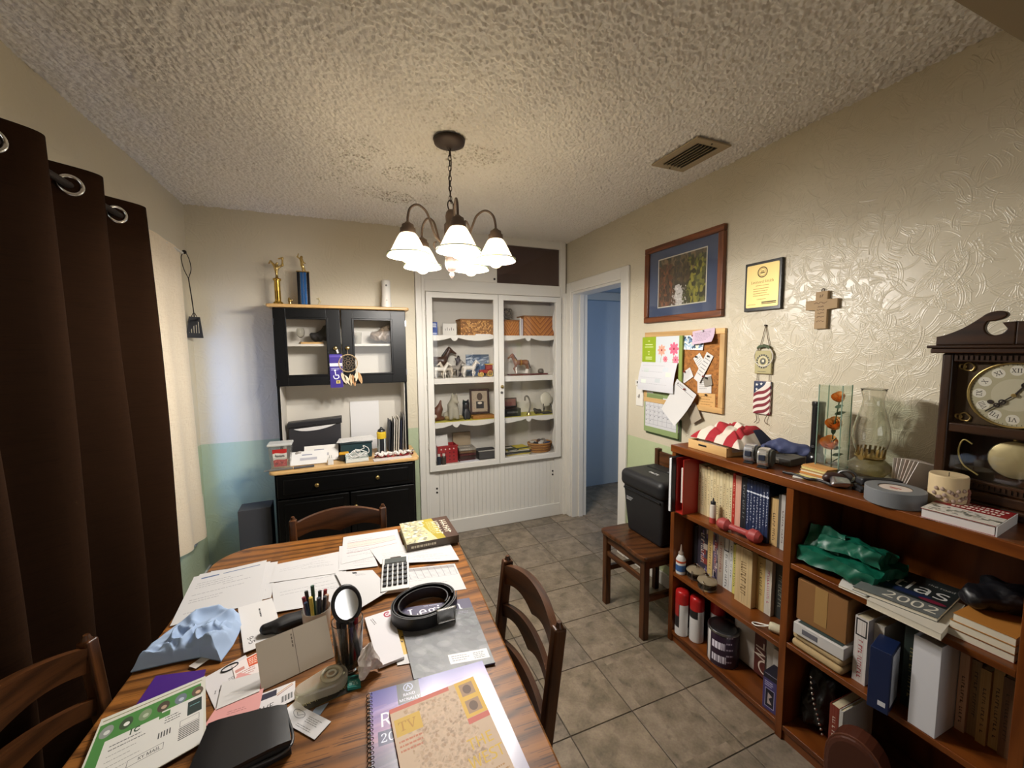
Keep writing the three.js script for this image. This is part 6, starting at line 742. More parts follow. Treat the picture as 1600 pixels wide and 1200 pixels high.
  paper('mail_sheet', 'white letter lettered I KNOW with black rubber band on it', 'letter', [[-0.345, -1.09], [-0.268, -1.14], [-0.215, -1.04], [-0.288, -0.975]], 0.001, printed(cv(200, 280, (x) => { fill(x, '#d4d0d0', 200, 280); x.save(); x.translate(20, 150); x.rotate(0.35); txt(x, 'I KNOW', 0, 0, 30, '#2a2a30'); x.restore(); lines(x, 90, 110, 150, 4, 10, '#666', 4); }), 0.6));
  solo('rubber_band', 'black rubber band lying on the I KNOW letter', 'rubber band', new THREE.TorusGeometry(0.017, 0.0016, 6, 36).rotateX(PI / 2).scale(1, 1, 0.55).rotateY(0.5), M.plastic, [-0.293, Y0 + 0.0035, -1.105]);
  paper('orange_flyer', 'white flyer with orange square leaning under the tan card', 'flyer', [[-0.29, -1.11], [-0.236, -1.14], [-0.2, -1.05], [-0.262, -1.03]], 0.0027, printed(cv(160, 200, (x) => { fill(x, '#e8dcd8', 160, 200); x.fillStyle = '#d0562c'; x.fillRect(80, 8, 72, 84); lines(x, 86, 24, 148, 4, 15, '#f2d8c8', 7); x.fillStyle = '#c98a80'; x.fillRect(8, 60, 50, 26); lines(x, 10, 100, 120, 3, 16, '#b87a70', 6); }), 0.55));
  paper('pink_sheet', 'pink paper sheet under the blank white envelope', 'paper', [[-0.268, -1.075], [-0.206, -1.04], [-0.204, -0.945], [-0.3, -0.94]], 0.004, printed(cv(160, 200, (x) => { fill(x, '#d99a96', 160, 200); lines(x, 60, 160, 130, 2, 12, 'rgba(90,50,50,.5)', 3); }), 0.6));
  paper('envelope', 'blank white envelope lying on the pink sheet', 'envelope', [[-0.296, -1.055], [-0.219, -1.057], [-0.212, -0.994], [-0.288, -0.975]], 0.0052, flat('#d0cdca', 0.6), 0.001);
  paper('mail_label', 'white mailing piece lettered HAVE with barcode', 'mail', [[-0.23, -0.985], [-0.142, -1.0], [-0.136, -0.945], [-0.225, -0.915]], 0.001, printed(cv(320, 160, (x) => { fill(x, '#dcd8d8', 320, 160); x.fillStyle = '#26243a'; x.fillRect(60, 10, 130, 40); x.strokeStyle = '#c08a3a'; x.lineWidth = 5; x.beginPath(); x.moveTo(190, 46); x.lineTo(300, 8); x.stroke(); x.strokeStyle = '#8a3a30'; x.beginPath(); x.moveTo(196, 56); x.lineTo(305, 20); x.stroke(); txt(x, 'HAVE', 20, 116, 66, '#1c1c20', 'sans-serif', 'left', 190); x.fillStyle = '#222'; for (let i = 0; i < 16; i++) x.fillRect(225 + i * 5, 84, 1 + (i * 7) % 4, 50); }), 0.5), 0.0015);
  { const w = thing('zip_planner', 'black leather planner lying near the front of the table', 'planner', [0, 0, 0]), blk = flat('#151415', 0.42); const q = [[-0.284, -0.913], [-0.146, -0.903], [-0.128, -0.812], [-0.29, -0.77]]; part(w, 'cover', sheetGeo(q, Y0 + 0.028, 0.006, (s, t) => -0.004 * Math.pow(Math.abs(2 * s - 1), 6)), blk); part(w, 'pages', sheetGeo(q.map(([x, z]) => [x * 0.985 - 0.003, z * 0.995 - 0.004]), Y0 + 0.006, 0.021), flat('#211f1f', 0.8)); part(w, 'back_cover', sheetGeo(q, Y0 + 0.0014, 0.005), blk); part(w, 'zipper', tube([[-0.289, Y0 + 0.017, -0.77], [-0.21, Y0 + 0.017, -0.791], [-0.13, Y0 + 0.017, -0.812], [-0.147, Y0 + 0.017, -0.9]], 0.003, 30, 6), flat('#3a3a3c', 0.4)); }
  paper('business_card', 'white business card tilted against the black planner', 'card', [[-0.144, -0.926], [-0.073, -0.851], [-0.102, -0.821], [-0.174, -0.898]].map(([x, z]) => [x + 0.012, z - 0.005]), 0.0015, printed(cv(220, 130, (x) => { fill(x, '#d8d6d6', 220, 130); x.strokeStyle = '#666'; x.lineWidth = 3; x.beginPath(); x.ellipse(60, 48, 30, 24, 0, 0, 7); x.stroke(); x.beginPath(); x.moveTo(45, 46); x.lineTo(58, 58); x.lineTo(80, 36); x.stroke(); lines(x, 110, 30, 190, 4, 12, '#777', 4); lines(x, 90, 96, 200, 2, 12, '#777', 4); }), 0.45), 0.0006, (s) => 0.034 * Math.max(0, 0.25 - s));
  paper('dark_flyer', 'dark flyer lettered Cleaning Available under clear dispenser', 'flyer', [[-0.14, -0.955], [-0.02, -0.99], [0.0, -0.925], [-0.126, -0.905]], 0.0, printed(cv(320, 150, (x) => { fill(x, '#2c2620', 320, 150); x.fillStyle = '#6a7a5c'; x.fillRect(0, 0, 140, 30); x.save(); x.translate(160, 108); x.rotate(PI); txt(x, 'Cleaning Available', 0, 0, 34, '#e6dfa8', 'sans-serif', 'center', 290); x.restore(); }), 0.4), 0.0007);
  solo('teal_packet', 'small teal printed packet beside the crumpled tissue', 'packet', sheetGeo([[-0.029, -0.962], [-0.003, -0.958], [-0.002, -0.922], [-0.03, -0.926]], Y0 + 0.0009, 0.006), printed(cv(64, 80, (x) => { fill(x, '#2c8a80', 64, 80); x.fillStyle = '#1a4a48'; x.fillRect(8, 8, 48, 20); lines(x, 8, 40, 58, 3, 10, '#d6efe8', 4); }), 0.4));
  solo('blue_strip', 'pale blue paper strip on bare wood near the planner', 'paper', sheetGeo([[-0.093, -0.905], [-0.068, -0.909], [-0.083, -0.883], [-0.102, -0.892]], Y0, 0.0012), flat('#8896a8', 0.6));
  { const c = thing('tape_dispenser', 'clear plastic tape dispenser in front of the tumbler', 'tape dispenser', [-0.082, Y0 + 0.001, -0.953], 0.3), m = mat({ color: '#f2eedf', transmission: 0.7, thickness: 0, roughness: 0.3, ior: 1.45 }); const sh = new THREE.Shape(); sh.absarc(0.02, 0, 0.034, -1.9, 1.9); sh.absarc(-0.035, 0, 0.022, 1.9, 2 * PI - 1.9); part(c, 'body', extr(sh, 0.024, 0.005, 20).rotateX(-PI / 2), m); part(c, 'tape_roll', new THREE.TorusGeometry(0.02, 0.004, 10, 30).rotateX(PI / 2), flat('#d8d0b4', 0.3), [0.02, 0.026, 0]); part(c, 'hub', new THREE.TorusGeometry(0.009, 0.0026, 8, 24).rotateX(PI / 2), flat('#ece8da', 0.25), [0.02, 0.027, 0]); }
  { const g = crush(crush(new THREE.IcosahedronGeometry(0.026, 3).scale(0.9, 1.15, 0.7).translate(0, 0.032, 0), 0.03, 45), 0.01, 150), p = g.attributes.position; for (let i = 0; i < p.count; i++) { const y = Math.max(0.0005, p.getY(i)); p.setXYZ(i, p.getX(i) * (1.25 - y * 9) + 0.2 * y, y, p.getZ(i) * (1.2 - y * 8)); } const gg = ni(g); gg.computeVertexNormals(); solo('crumpled_tissue', 'crumpled white tissue beside the clear tumbler', 'tissue', gg, flat('#ddd3cc', 0.9), [0.012, Y0 + 0.001, -0.955], [0, 0.8, 0]); }
  solo('glasses_case', 'black glasses case half under the papers behind pen cup', 'case', crush(blob([[-0.05, 0.014, 0, 0.014, 0.05, 0.015, 0, 0.016], [-0.02, 0.014, 0.02, 0.013, 0.04, 0.014, 0.02, 0.014]], 0.005, 0.008), 0.004, 30), flat('#141315', 0.5), [-0.185, Y0 + 0.0005, -1.215], [0, 0.3, 0]);
  { // crumpled pale blue cloth
    const out = [[-0.508, -1.176], [-0.507, -1.253], [-0.465, -1.33], [-0.43, -1.36], [-0.368, -1.365], [-0.32, -1.33], [-0.3, -1.267], [-0.305, -1.19], [-0.318, -1.135], [-0.37, -1.17], [-0.43, -1.175]], n = out.length, cx = -0.4, cz = -1.25, cl = mat({ color: '#9fb4d2', roughness: 0.9, sheen: 0.3, sheenColor: new THREE.Color('#cfe0f4'), side: THREE.DoubleSide });
    const R = (u) => { const a = u * n, i = Math.floor(a) % n, f = a - Math.floor(a), k = f * f * (3 - 2 * f), A = out[i], B = out[(i + 1) % n]; return [A[0] + (B[0] - A[0]) * k, A[1] + (B[1] - A[1]) * k]; };
    const g = surf((u, v) => { const e = R(u), r = v, x = cx + (e[0] - cx) * r, z = cz + (e[1] - cz) * r, w = 1 - Math.pow(r, 5), d = vn(x * 9, z * 9 + 3), rg = Math.pow(1 - Math.abs(2 * fbm(x * 13 + 2 * d, z * 13 + 5, 99, 99, 3) - 1), 5), f1 = 0.5 + 0.5 * Math.sin(x * 55 + z * 85 + 9 * d), f2 = 0.5 + 0.5 * Math.sin(x * 120 - z * 50 + 11 * d), hgt = 0.012 + w * (0.02 * vn(x * 12 + 4, z * 12) + 0.03 * rg + 0.008 * f1 * f1); return [x, Y0 + 0.004 + hgt * Math.min(1, (1 - r) * 7 + 0.12), z]; }, 130, 44);
    const under = surf((u, v) => { const e = R(u), r = 1 - v; return [cx + (e[0] - cx) * r, Y0 + 0.0032, cz + (e[1] - cz) * r]; }, 130, 2);
    const t = thing('polishing_cloth', 'crumpled pale blue cloth lying at the left table edge', 'cloth', [0, 0, 0]); part(t, 'fabric', merge(g, under), cl); part(t, 'care_label', bx(-0.012, 0.012, 0, 0.0012, -0.018, 0.018), flat('#cfc8c0', 0.8), [-0.365, Y0 + 0.0035, -1.152], [0, -0.7, 0], 'white sewn care label'); }
}
// ---------- bookcase ----------
const BX = 1.495, BT = 1.03, S1 = 0.705, S2 = 0.375, S3 = 0.06;
{
  const b = thing('bookcase', 'low reddish brown bookcase along the right wall', 'bookcase', [0, 0, 0]), p = (n, g, a) => part(b, n, wuv(g, a), M.bookcase), xb = 1.8;
  p('top_board', bx(BX - 0.005, xb, BT - 0.036, BT, -1.562, -0.36, 0.004), 2);
  for (const [z0, z1] of [[-1.555, -1.53], [-0.98, -0.953], [-0.402, -0.376]]) p('upright', bx(BX, xb - 0.006, 0, BT - 0.036, z0, z1, 0.002), 1);
  p('back_panel', bx(xb - 0.006, xb, 0, BT - 0.036, -1.555, -0.376), 1);
  for (const [z0, z1, y1, y2] of [[-1.53, -0.98, S1, S2], [-0.953, -0.402, S1 + 0.007, 0.4]]) for (const y of [y1, y2, S3]) p('shelf', bx(BX + 0.002, xb - 0.006, y - 0.02, y, z0, z1, 0.002), 2);
  p('kick_board', bx(BX + 0.01, BX + 0.028, 0, S3 - 0.02, -1.53, -0.98), 2); p('kick_board', bx(BX + 0.01, BX + 0.028, 0, S3 - 0.02, -0.953, -0.402), 2);
}
function books(list, x, y, zs, group, depth = 0.14, W = 64) {
  const n = list.length, c = cv(W * n, 320, (g) => list.forEach((k, i) => {
    const [, , col, ink, style] = k; g.fillStyle = col; g.fillRect(i * W, 0, W, 320); for (let j = 0; j < 40; j++) { g.fillStyle = `rgba(${rnd() < 0.5 ? '255,250,230' : '40,30,20'},.05)`; g.fillRect(i * W + rnd() * W, 0, 2, 280); }
    g.save(); g.beginPath(); g.rect(i * W, 0, W, 290); g.clip();
    if (style === 'band') { g.fillStyle = ink; g.fillRect(i * W, 58, W, 7); } if (style === 'frame') { g.strokeStyle = '#222'; g.lineWidth = 6; g.strokeRect(i * W + 10, 10, W - 20, 70); } if (style === 'pic') for (let j = 0; j < 30; j++) { g.fillStyle = ['#2c2a3a', '#c9bcae', '#6a5a8a', '#8a3a34'][j % 4]; g.fillRect(i * W + rnd() * W, rnd() * 280, rr(6, 26), rr(8, 40)); }
    if (style !== 'plain') { g.translate(i * W + W / 2, style === 'frame' ? 100 : rr(30, 90)); g.rotate(PI / 2); g.fillStyle = ink; let q = 0; while (q < 170) { const w = rr(5, 13); g.fillRect(q, -9, w * 0.35, 18); g.fillRect(q, rnd() < 0.5 ? -9 : 5, w, 4); q += w + (rnd() < 0.15 ? 14 : 4); } } g.restore();
  })), m = printed(c, 0.55); let z = zs;
  list.forEach(([t, h, , , , label, dx = 0, tilt = 0], i) => {
    const o = thing('book', label, 'book', [x + dx, y + 0.0004, z + t / 2], 0, group), tt = t - 0.0012, u = (g) => { const U = g.attributes.uv; for (let k = 0; k < U.count; k++) U.setXY(k, (i + 0.5) / n, 0.04); return g; };
    const sp = new THREE.BoxGeometry(0.003, h, tt), U = sp.attributes.uv; for (let k = 0; k < U.count; k++) if (k >= 4 && k < 8) U.setXY(k, (i + 0.04 + 0.92 * U.getX(k)) / n, 0.1 + 0.9 * U.getY(k)); else U.setXY(k, (i + 0.5) / n, 0.04);
    part(o, 'cover', merge(sp.translate(0.0015, h / 2, 0), u(bx(0.003, depth, 0, h, tt / 2 - 0.0015, tt / 2)), u(bx(0.003, depth, 0, h, -tt / 2, -tt / 2 + 0.0015))), m); part(o, 'pages', bx(0.004, depth - 0.003, 0.003, h - 0.003, -tt / 2 + 0.0015, tt / 2 - 0.0015), flat('#d6c8a6', 0.85));
    if (tilt) o.rotation.x = tilt; z += t;
  });
  return z;
}
{ // upper left shelf
  const bd = thing('ring_binder', 'white and black binder sticking out at the left end of the top shelf', 'binder', [1.45, S1, -1.517]); part(bd, 'sleeves', bx(0, 0.25, 0.0, 0.27, -0.008, 0.006, 0.003), flat('#e4e6e8', 0.35)); part(bd, 'cover', merge(bx(0, 0.25, 0.0, 0.275, 0.006, 0.012, 0.002), bx(0, 0.25, 0.0, 0.275, -0.011, -0.008, 0.001)), flat('#20211f', 0.4));
  const rb = thing('red_binder', 'red slipcase holding white card next to cream paperbacks', 'binder', [1.475, S1, -1.481]); part(rb, 'case', merge(bx(0, 0.2, 0, 0.272, -0.024, -0.02), bx(0, 0.2, 0, 0.272, 0.02, 0.024), bx(0.19, 0.2, 0, 0.272, -0.02, 0.02), bx(0, 0.19, 0, 0.006, -0.02, 0.02)), flat('#a3261c', 0.4)); part(rb, 'card', bx(0.016, 0.02, 0.05, 0.225, -0.006, 0.02), printed(cv(64, 160, (x) => { fill(x, '#d8d0c4', 64, 160); x.strokeStyle = '#222'; x.lineWidth = 3; x.beginPath(); x.moveTo(40, 40); x.lineTo(48, 110); x.stroke(); }), 0.6));
  const L = []; for (let i = 0; i < 11; i++) L.push([0.0172, 0.243 - (i % 3) * 0.003, ['#dccb9c', '#e2d3a8', '#d8c698'][i % 3], '#5a4a30', '', `${ordinals[i]} cream paperback from the red slipcase on the top shelf`]);
  L.push([0.015, 0.25, '#b5281c', '#e8d2b0', '', 'thin red spined book right of the cream paperbacks'], [0.028, 0.246, '#dca892', '#8a4a40', 'plain', 'pink book beside the thin red spine'], [0.026, 0.248, '#14161c', '#8a9090', '', 'black book left of the navy set']);
  for (let i = 0; i < 7; i++) L.push([0.0142, 0.246, '#142348', '#dfe4ee', 'band', `${ordinals[i]} navy volume from the left in the white banded set`]);
  L.push([0.033, 0.196, '#c9a870', '#3a2a1c', '', 'tan book with dark lettering right of the navy set', 0.012], [0.014, 0.22, '#4a4640', '#999', 'plain', 'thin dark book before the grey one', 0.01], [0.017, 0.225, '#b5b2ac', '#4a2a2a', '', 'grey book at right end of the top shelf', 0.006]);
  books(L, 1.57, S1, -1.455, 'books on the upper left shelf');
  const lt = thing('small_can', 'small red and white can before the cream paperbacks', 'can', [1.535, S1, -1.335]); part(lt, 'can', lathe([[0, 0], [0.0135, 0], [0.014, 0.003], [0.014, 0.085], [0.009, 0.092], [0, 0.092]], 20), printed(cv(64, 96, (x) => { fill(x, '#d8cfc0', 64, 96); x.fillStyle = '#b0443c'; x.fillRect(0, 52, 64, 44); lines(x, 8, 20, 56, 3, 8, '#9a8a7a', 4); }), 0.4)); part(lt, 'nozzle', lathe([[0.011, 0.088], [0.012, 0.1], [0.005, 0.103], [0.002, 0.118], [0, 0.119]], 14), M.plastic);
  const db = thing('dumbbell', 'dull red vinyl dumbbell lying on the top shelf edge', 'dumbbell', [1.528, S1 + 0.0265, -1.195], 0.12), dm = flat('#a13f3c', 0.55), hx = new THREE.CylinderGeometry(0.026, 0.0225, 0.03, 8, 1).rotateX(PI / 2); part(db, 'bar', cyl(0.0135, 0.1, 20).translate(0, -0.05, 0).rotateX(PI / 2), dm); for (const s of [-1, 1]) part(db, 'head', merge(new THREE.CylinderGeometry(0.0275, 0.0275, 0.026, 8).rotateX(PI / 2), new THREE.CylinderGeometry(0.018, 0.0275, 0.014, 8).rotateX(s * PI / 2).translate(0, 0, s * 0.02), new THREE.CylinderGeometry(0.0275, 0.0145, 0.016, 8).rotateX(s * PI / 2).translate(0, 0, -s * 0.021)), dm, [0, 0, s * 0.066], [0, 0, PI / 8]);
}
{ // middle left shelf
  const D = [[0.022, 0.23, '#1c1a1e', '#777', 'plain', 'black book at the left end of the middle shelf'], [0.062, 0.255, '#3a3442', '#d6cabc', 'pic', 'wide illustrated book at left of the middle shelf'], [0.03, 0.25, '#d6b878', '#5a3a20', '', 'tan spined book right of the illustrated one'], [0.03, 0.25, '#6a5a6a', '#c9a0a0', 'pic', 'mauve pictorial book on the middle shelf'], [0.032, 0.25, '#a89888', '#8a3a34', '', 'beige book with red lettering on the middle shelf'], [0.031, 0.256, '#d8d8d4', '#2a2c34', 'frame', 'white book with black frame on its spine'], [0.019, 0.258, '#dfe0dc', '#55606a', '', 'slim white book left of the yellow one'], [0.019, 0.235, '#d8d070', '#2a2a20', '', 'slim yellow and white book on the middle shelf'], [0.018, 0.25, '#7a1c1c', '#caa', 'plain', 'slim dark red book beside the thick cream book'], [0.082, 0.258, '#d2b888', '#6a5030', '', 'thick cream book standing forward on the middle shelf', -0.03], [0.037, 0.238, '#cdb070', '#5a4a20', '', 'cream hardback right of the thick cream book'], [0.03, 0.24, '#d6cfc0', '#b04a6a', '', 'white and pink spined book on the middle shelf'], [0.042, 0.235, '#2e3230', '#8a8a78', '', 'dark grey lettered book on the middle shelf', 0.02], [0.032, 0.23, '#1a1c2c', '#8a3a3a', '', 'navy book at right end of the middle shelf', 0.02]];
  books(D, 1.615, S2, -1.512, 'books on the middle left shelf', 0.13);
  const gl = thing('glue_bottle', 'small glue bottle with blue label on the middle shelf', 'bottle', [1.522, S2, -1.505]); part(gl, 'bottle', lathe([[0, 0], [0.022, 0], [0.0235, 0.005], [0.0235, 0.075], [0.014, 0.092], [0.012, 0.1], [0, 0.1]], 24), flat('#dcdcd8', 0.35)); part(gl, 'label', lathe([[0.0238, 0.018], [0.0241, 0.018], [0.0241, 0.05], [0.0238, 0.05]], 24), flat('#3a5f94', 0.4)); part(gl, 'label_band', lathe([[0.0238, 0.062], [0.0241, 0.062], [0.0241, 0.072], [0.0238, 0.072]], 24), flat('#c2502c', 0.4)); part(gl, 'nozzle', lathe([[0.0125, 0.1], [0.0125, 0.112], [0.006, 0.116], [0.0025, 0.15], [0, 0.151]], 16), flat('#9a8a7c', 0.4));
  for (const [x, z, lab] of [[1.562, -1.447, 'glass lidded candle jar behind the other on the middle shelf'], [1.54, -1.357, 'glass lidded candle jar standing at the middle shelf edge']]) { const j = thing('glass_jar', lab, 'jar', [x, S2, z], 0, 'glass candle jars'); part(j, 'bowl', lathe([[0, 0], [0.038, 0], [0.043, 0.01], [0.042, 0.034], [0.04, 0.034], [0.04, 0.012], [0, 0.006]], 32), M.clear); part(j, 'wax', cyl(0.038, 0.02, 28).translate(0, 0.0075, 0), flat('#6a5a40', 0.5)); part(j, 'lid', lathe([[0, 0.058], [0.012, 0.056], [0.04, 0.044], [0.045, 0.037], [0.043, 0.035], [0, 0.045]], 32), mat({ color: '#c9b99a', transmission: 0.6, thickness: 0, roughness: 0.15 })); part(j, 'lid_knob', lathe([[0, 0.072], [0.01, 0.07], [0.012, 0.064], [0.008, 0.056], [0, 0.056]], 18), M.clear); part(j, 'handle', new THREE.TorusGeometry(0.02, 0.0025, 8, 20).scale(0.7, 1.2, 1).rotateY(0.8), M.clear, [-0.044, 0.026, 0.018]); }
  const fl = thing('pocket_light', 'cream pocket light with white wrist loop on middle shelf', 'flashlight', [1.545, S2 + 0.0185, -1.02], 0.35); part(fl, 'barrel', lathe([[0, -0.028], [0.015, -0.028], [0.018, -0.02], [0.018, 0.025], [0, 0.028]], 20).rotateX(PI / 2), flat('#cfc6a8', 0.5)); part(fl, 'wrist_loop', tube([[0, 0, -0.028], [-0.012, -0.006, -0.045], [-0.02, -0.012, -0.075], [-0.01, -0.013, -0.088], [0.002, -0.013, -0.075], [0, -0.004, -0.04], [0, 0, -0.028]], 0.0028, 40, 6), flat('#e6e2d8', 0.5));
}
{ // bottom left shelf
  [[1.528, -1.494, 0.232, 'red capped spray can at the left end of the bottom shelf'], [1.56, -1.43, 0.228, 'red capped spray can in the middle of the three on the bottom shelf'], [1.635, -1.372, 0.226, 'red capped spray can behind the paint tin']].forEach(([x, z, h, lab], i) => { const c = thing('spray_can', lab, 'spray can', [x, S3, z], i * 0.5, 'red capped spray cans'); part(c, 'can', lathe([[0, 0], [0.031, 0], [0.033, 0.003], [0.033, h - 0.065], [0.031, h - 0.06], [0, h - 0.06]], 28), printed(cv(256, 200, (g) => { fill(g, '#e0dedb', 256, 200); g.fillStyle = ['#2a2628', '#1c1c1e', '#d8d8d6'][i]; for (const a of [10, 138]) g.fillRect(a, 60 - i * 20, 70, 50); g.fillStyle = '#a82a26'; for (const a of [16, 144]) { g.fillRect(a, [70, 150, 30][i], 60, [26, 50, 12][i]); } for (const a of [10, 138]) lines(g, a, 140, a + 100, 3, 14, '#444', 5); }), 0.3)); part(c, 'cap', lathe([[0.0335, h - 0.066], [0.0335, h - 0.02], [0.031, h - 0.006], [0.02, h], [0, h + 0.001]], 28), flat('#b01c1c', 0.32)); });
  const pc = thing('paint_can', 'dark purple labelled paint tin with metal lid', 'paint can', [1.572, S3, -1.285]); part(pc, 'tin', lathe([[0, 0], [0.064, 0], [0.066, 0.004], [0.066, 0.158], [0, 0.158]], 36), printed(cv(512, 256, (g) => { fill(g, '#2c1a2c', 512, 256); g.fillStyle = '#cfccc8'; g.fillRect(80, 0, 30, 256); g.fillRect(336, 0, 30, 256); for (const a of [130, 386]) { g.fillStyle = '#c9cfe0'; g.fillRect(a, 30, 50, 22); g.fillStyle = '#a8b884'; g.fillRect(a - 20 + 110 - 30, 190, 36, 36); lines(g, a - 8, 80, a + 90, 3, 26, '#dcd6e0', 14); lines(g, a + 70, 30, a + 110, 8, 12, '#a89aa8', 3); } }), 0.35)); part(pc, 'lid', lathe([[0.068, 0.154], [0.068, 0.164], [0.064, 0.166], [0.06, 0.16], [0.05, 0.158], [0.048, 0.162], [0, 0.162]], 36), M.steel); part(pc, 'seam', bx(-0.004, 0.004, 0.004, 0.156, 0.0655, 0.0675), M.steel, null, [0, -2.3, 0]);
  const bg = thing('grocery_sack', 'large white plastic sack with brown lettered strip on the bottom shelf', 'bag', [1.7, S3, -1.165]); const sg = crush(bx(-0.075, 0.075, 0.004, 0.275, -0.115, 0.1, 0.03), 0.02, 14); part(bg, 'sack', sg, flat('#c2bcb2', 0.45)); part(bg, 'brown_strip', bx(-0.082, -0.08, 0.02, 0.2, 0.0, 0.05), printed(cv(64, 220, (g) => { fill(g, '#5a2a24', 64, 220); g.save(); g.translate(32, 190); g.rotate(-PI / 2); g.strokeStyle = '#e0d4c4'; g.lineWidth = 8; g.beginPath(); g.arc(26, 30, 34, PI, 2 * PI); g.stroke(); g.beginPath(); g.moveTo(68, 30); g.lineTo(80, -22); g.lineTo(94, 26); g.lineTo(110, -22); g.stroke(); g.beginPath(); g.moveTo(126, -24); g.lineTo(126, 22); g.lineTo(160, 22); g.stroke(); g.restore(); }), 0.5));
  solo('green_pouch', 'dark green and black pouch behind the spray cans', 'pouch', crush(blob([[-0.03, 0.06, -0.02, 0.05, 0.02, 0.15, 0.01, 0.05], [0.02, 0.06, 0.02, 0.05, 0.0, 0.19, 0.01, 0.03]], 0.009, 0.015), 0.02, 40).scale(0.8, 1, 0.5), flat('#27402e', 0.6), [1.735, S3 + 0.001, -1.318]);
  const wb = thing('white_carton', 'white and grey carton behind the purple printed carton', 'box', [1.66, S3, -1.035]); part(wb, 'carton', cb(0.12, 0.2, 0.07, 0.002), flat('#d2cdc6', 0.5)); part(wb, 'stripe', bx(-0.0615, -0.06, 0.02, 0.2, 0.0, 0.012), flat('#6a3a34', 0.5));
  const lb = thing('purple_carton', 'purple printed carton at the right end of the bottom shelf', 'box', [1.543, S3, -1.018], 0.1); part(lb, 'carton', cb(0.07, 0.152, 0.055, 0.002), printed(cv(160, 300, (g) => { fill(g, '#453e72', 160, 300); g.fillStyle = '#1c1a2a'; g.fillRect(0, 0, 160, 40); g.strokeStyle = '#c9c6e0'; g.lineWidth = 4; g.strokeRect(30, 120, 100, 150); g.fillStyle = '#1a1626'; g.fillRect(34, 124, 92, 142); g.fillStyle = '#b9a9a4'; g.beginPath(); g.moveTo(60, 150); g.lineTo(110, 170); g.lineTo(70, 200); g.lineTo(108, 240); g.lineTo(56, 245); g.fill(); lines(g, 20, 60, 140, 3, 16, '#cfcce8', 7); }), 0.35)); part(lb, 'top_flap', bx(-0.034, 0.034, 0.152, 0.1535, -0.026, 0.026), flat('#26242e', 0.4));
}
{ // right bay
  const U = S1 + 0.007, Mi = 0.4;
  const gb = thing('green_sack', 'emerald green plastic sack slumped on the upper right shelf', 'bag', [1.6, U + 0.0085, -0.822]); const slab = (w, h, d, a, f) => crush(crush(new THREE.BoxGeometry(w, h, d, 18, 6, 24), a, f), a * 0.35, f * 3.2); part(gb, 'sack', merge(slab(0.17, 0.05, 0.235, 0.03, 17).translate(0, 0.03, 0), slab(0.13, 0.045, 0.17, 0.028, 21).rotateZ(-0.3).rotateY(0.15).translate(0.012, 0.075, 0.012), slab(0.012, 0.1, 0.11, 0.024, 26).rotateZ(-0.45).translate(-0.03, 0.085, -0.06)), mat({ color: '#0b5a44', roughness: 0.42, side: THREE.DoubleSide }));
  const flatBook = (name, label, cat, q, y, th, m, pg = '#d8d0bc') => { const o = thing(name, label, cat, [0, 0, 0]); part(o, 'cover', sheetGeo(q, y + th - 0.0012, 0.0012), m); const cx = (q[0][0] + q[2][0]) / 2, cz = (q[0][1] + q[2][1]) / 2; part(o, 'pages', sheetGeo(q.map(([x, z]) => [cx + (x - cx) * 0.985, cz + (z - cz) * 0.985]), y + 0.0012, th - 0.0024), flat(pg, 0.8)); part(o, 'back_cover', sheetGeo(q, y, 0.0012), m); return o; };
  flatBook('booklet', 'white booklet edge under the green sack', 'booklet', [[1.7, -0.86], [1.72, -0.74], [1.5, -0.68], [1.49, -0.79]].map(([x, z]) => [x, z]), U, 0.008, flat('#ded9cf', 0.6));
  flatBook('paperback', 'thick white paperback under the 2002 atlas', 'book', [[1.66, -0.71], [1.68, -0.56], [1.45, -0.522], [1.445, -0.69]], U + 0.0085, 0.02, flat('#cfc8b8', 0.6));
  flatBook('atlas_magazine', 'black and grey atlas lettered 2002 on the upper right shelf', 'magazine', [[1.72, -0.765], [1.75, -0.585], [1.5, -0.55], [1.46, -0.735]], U + 0.029, 0.012, printed(cv(512, 620, (x) => { fill(x, '#232a2a', 512, 620); for (let i = 0; i < 160; i++) { x.fillStyle = `rgba(${110 + rnd() * 60},${110 + rnd() * 50},${100 + rnd() * 40},.12)`; x.fillRect(rnd() * 512, rnd() * 160, rr(10, 60), 4); } x.fillStyle = '#1d2a4c'; x.fillRect(120, 330, 280, 70); x.fillStyle = '#7a2438'; x.beginPath(); x.ellipse(420, 390, 80, 26, 0, 0, 7); x.fill(); x.fillStyle = '#6c6f6c'; x.fillRect(0, 440, 512, 180); txt(x, 'atlas', 256, 240, 220, '#d8d6cf', 'sans-serif', 'center', 480); txt(x, 'the road', 400, 110, 44, '#b5b2aa', 'sans-serif', 'center'); txt(x, '2002', 330, 520, 150, '#e6dfcc', 'sans-serif', 'center', 330); }), 0.35, { clearcoat: 0.3 }));
  for (let i = 0; i < 3; i++) flatBook('paperback', `${['red brown', 'tan', 'orange'][i]} covered book, ${['bottom', 'middle', 'top'][i]} of the flat stack beside the 2002 atlas`, 'book', [[1.72, -0.535 + i * 0.004], [1.73, -0.42], [1.525, -0.415], [1.52, -0.54 + i * 0.006]], U + i * 0.0225, 0.022, flat(['#6e3022', '#a07a48', '#b87a34'][i], 0.55));
  solo('black_pouch', 'black pouch with shiny zipper on the flat book stack', 'pouch', crush(blob([[-0.04, 0.03, -0.04, 0.03, 0.04, 0.035, 0.03, 0.032], [0.02, 0.05, -0.02, 0.025, 0.03, 0.05, 0.03, 0.02]], 0.007, 0.012), 0.016, 50), flat('#16161a', 0.35), [1.63, U + 0.0685, -0.475]);
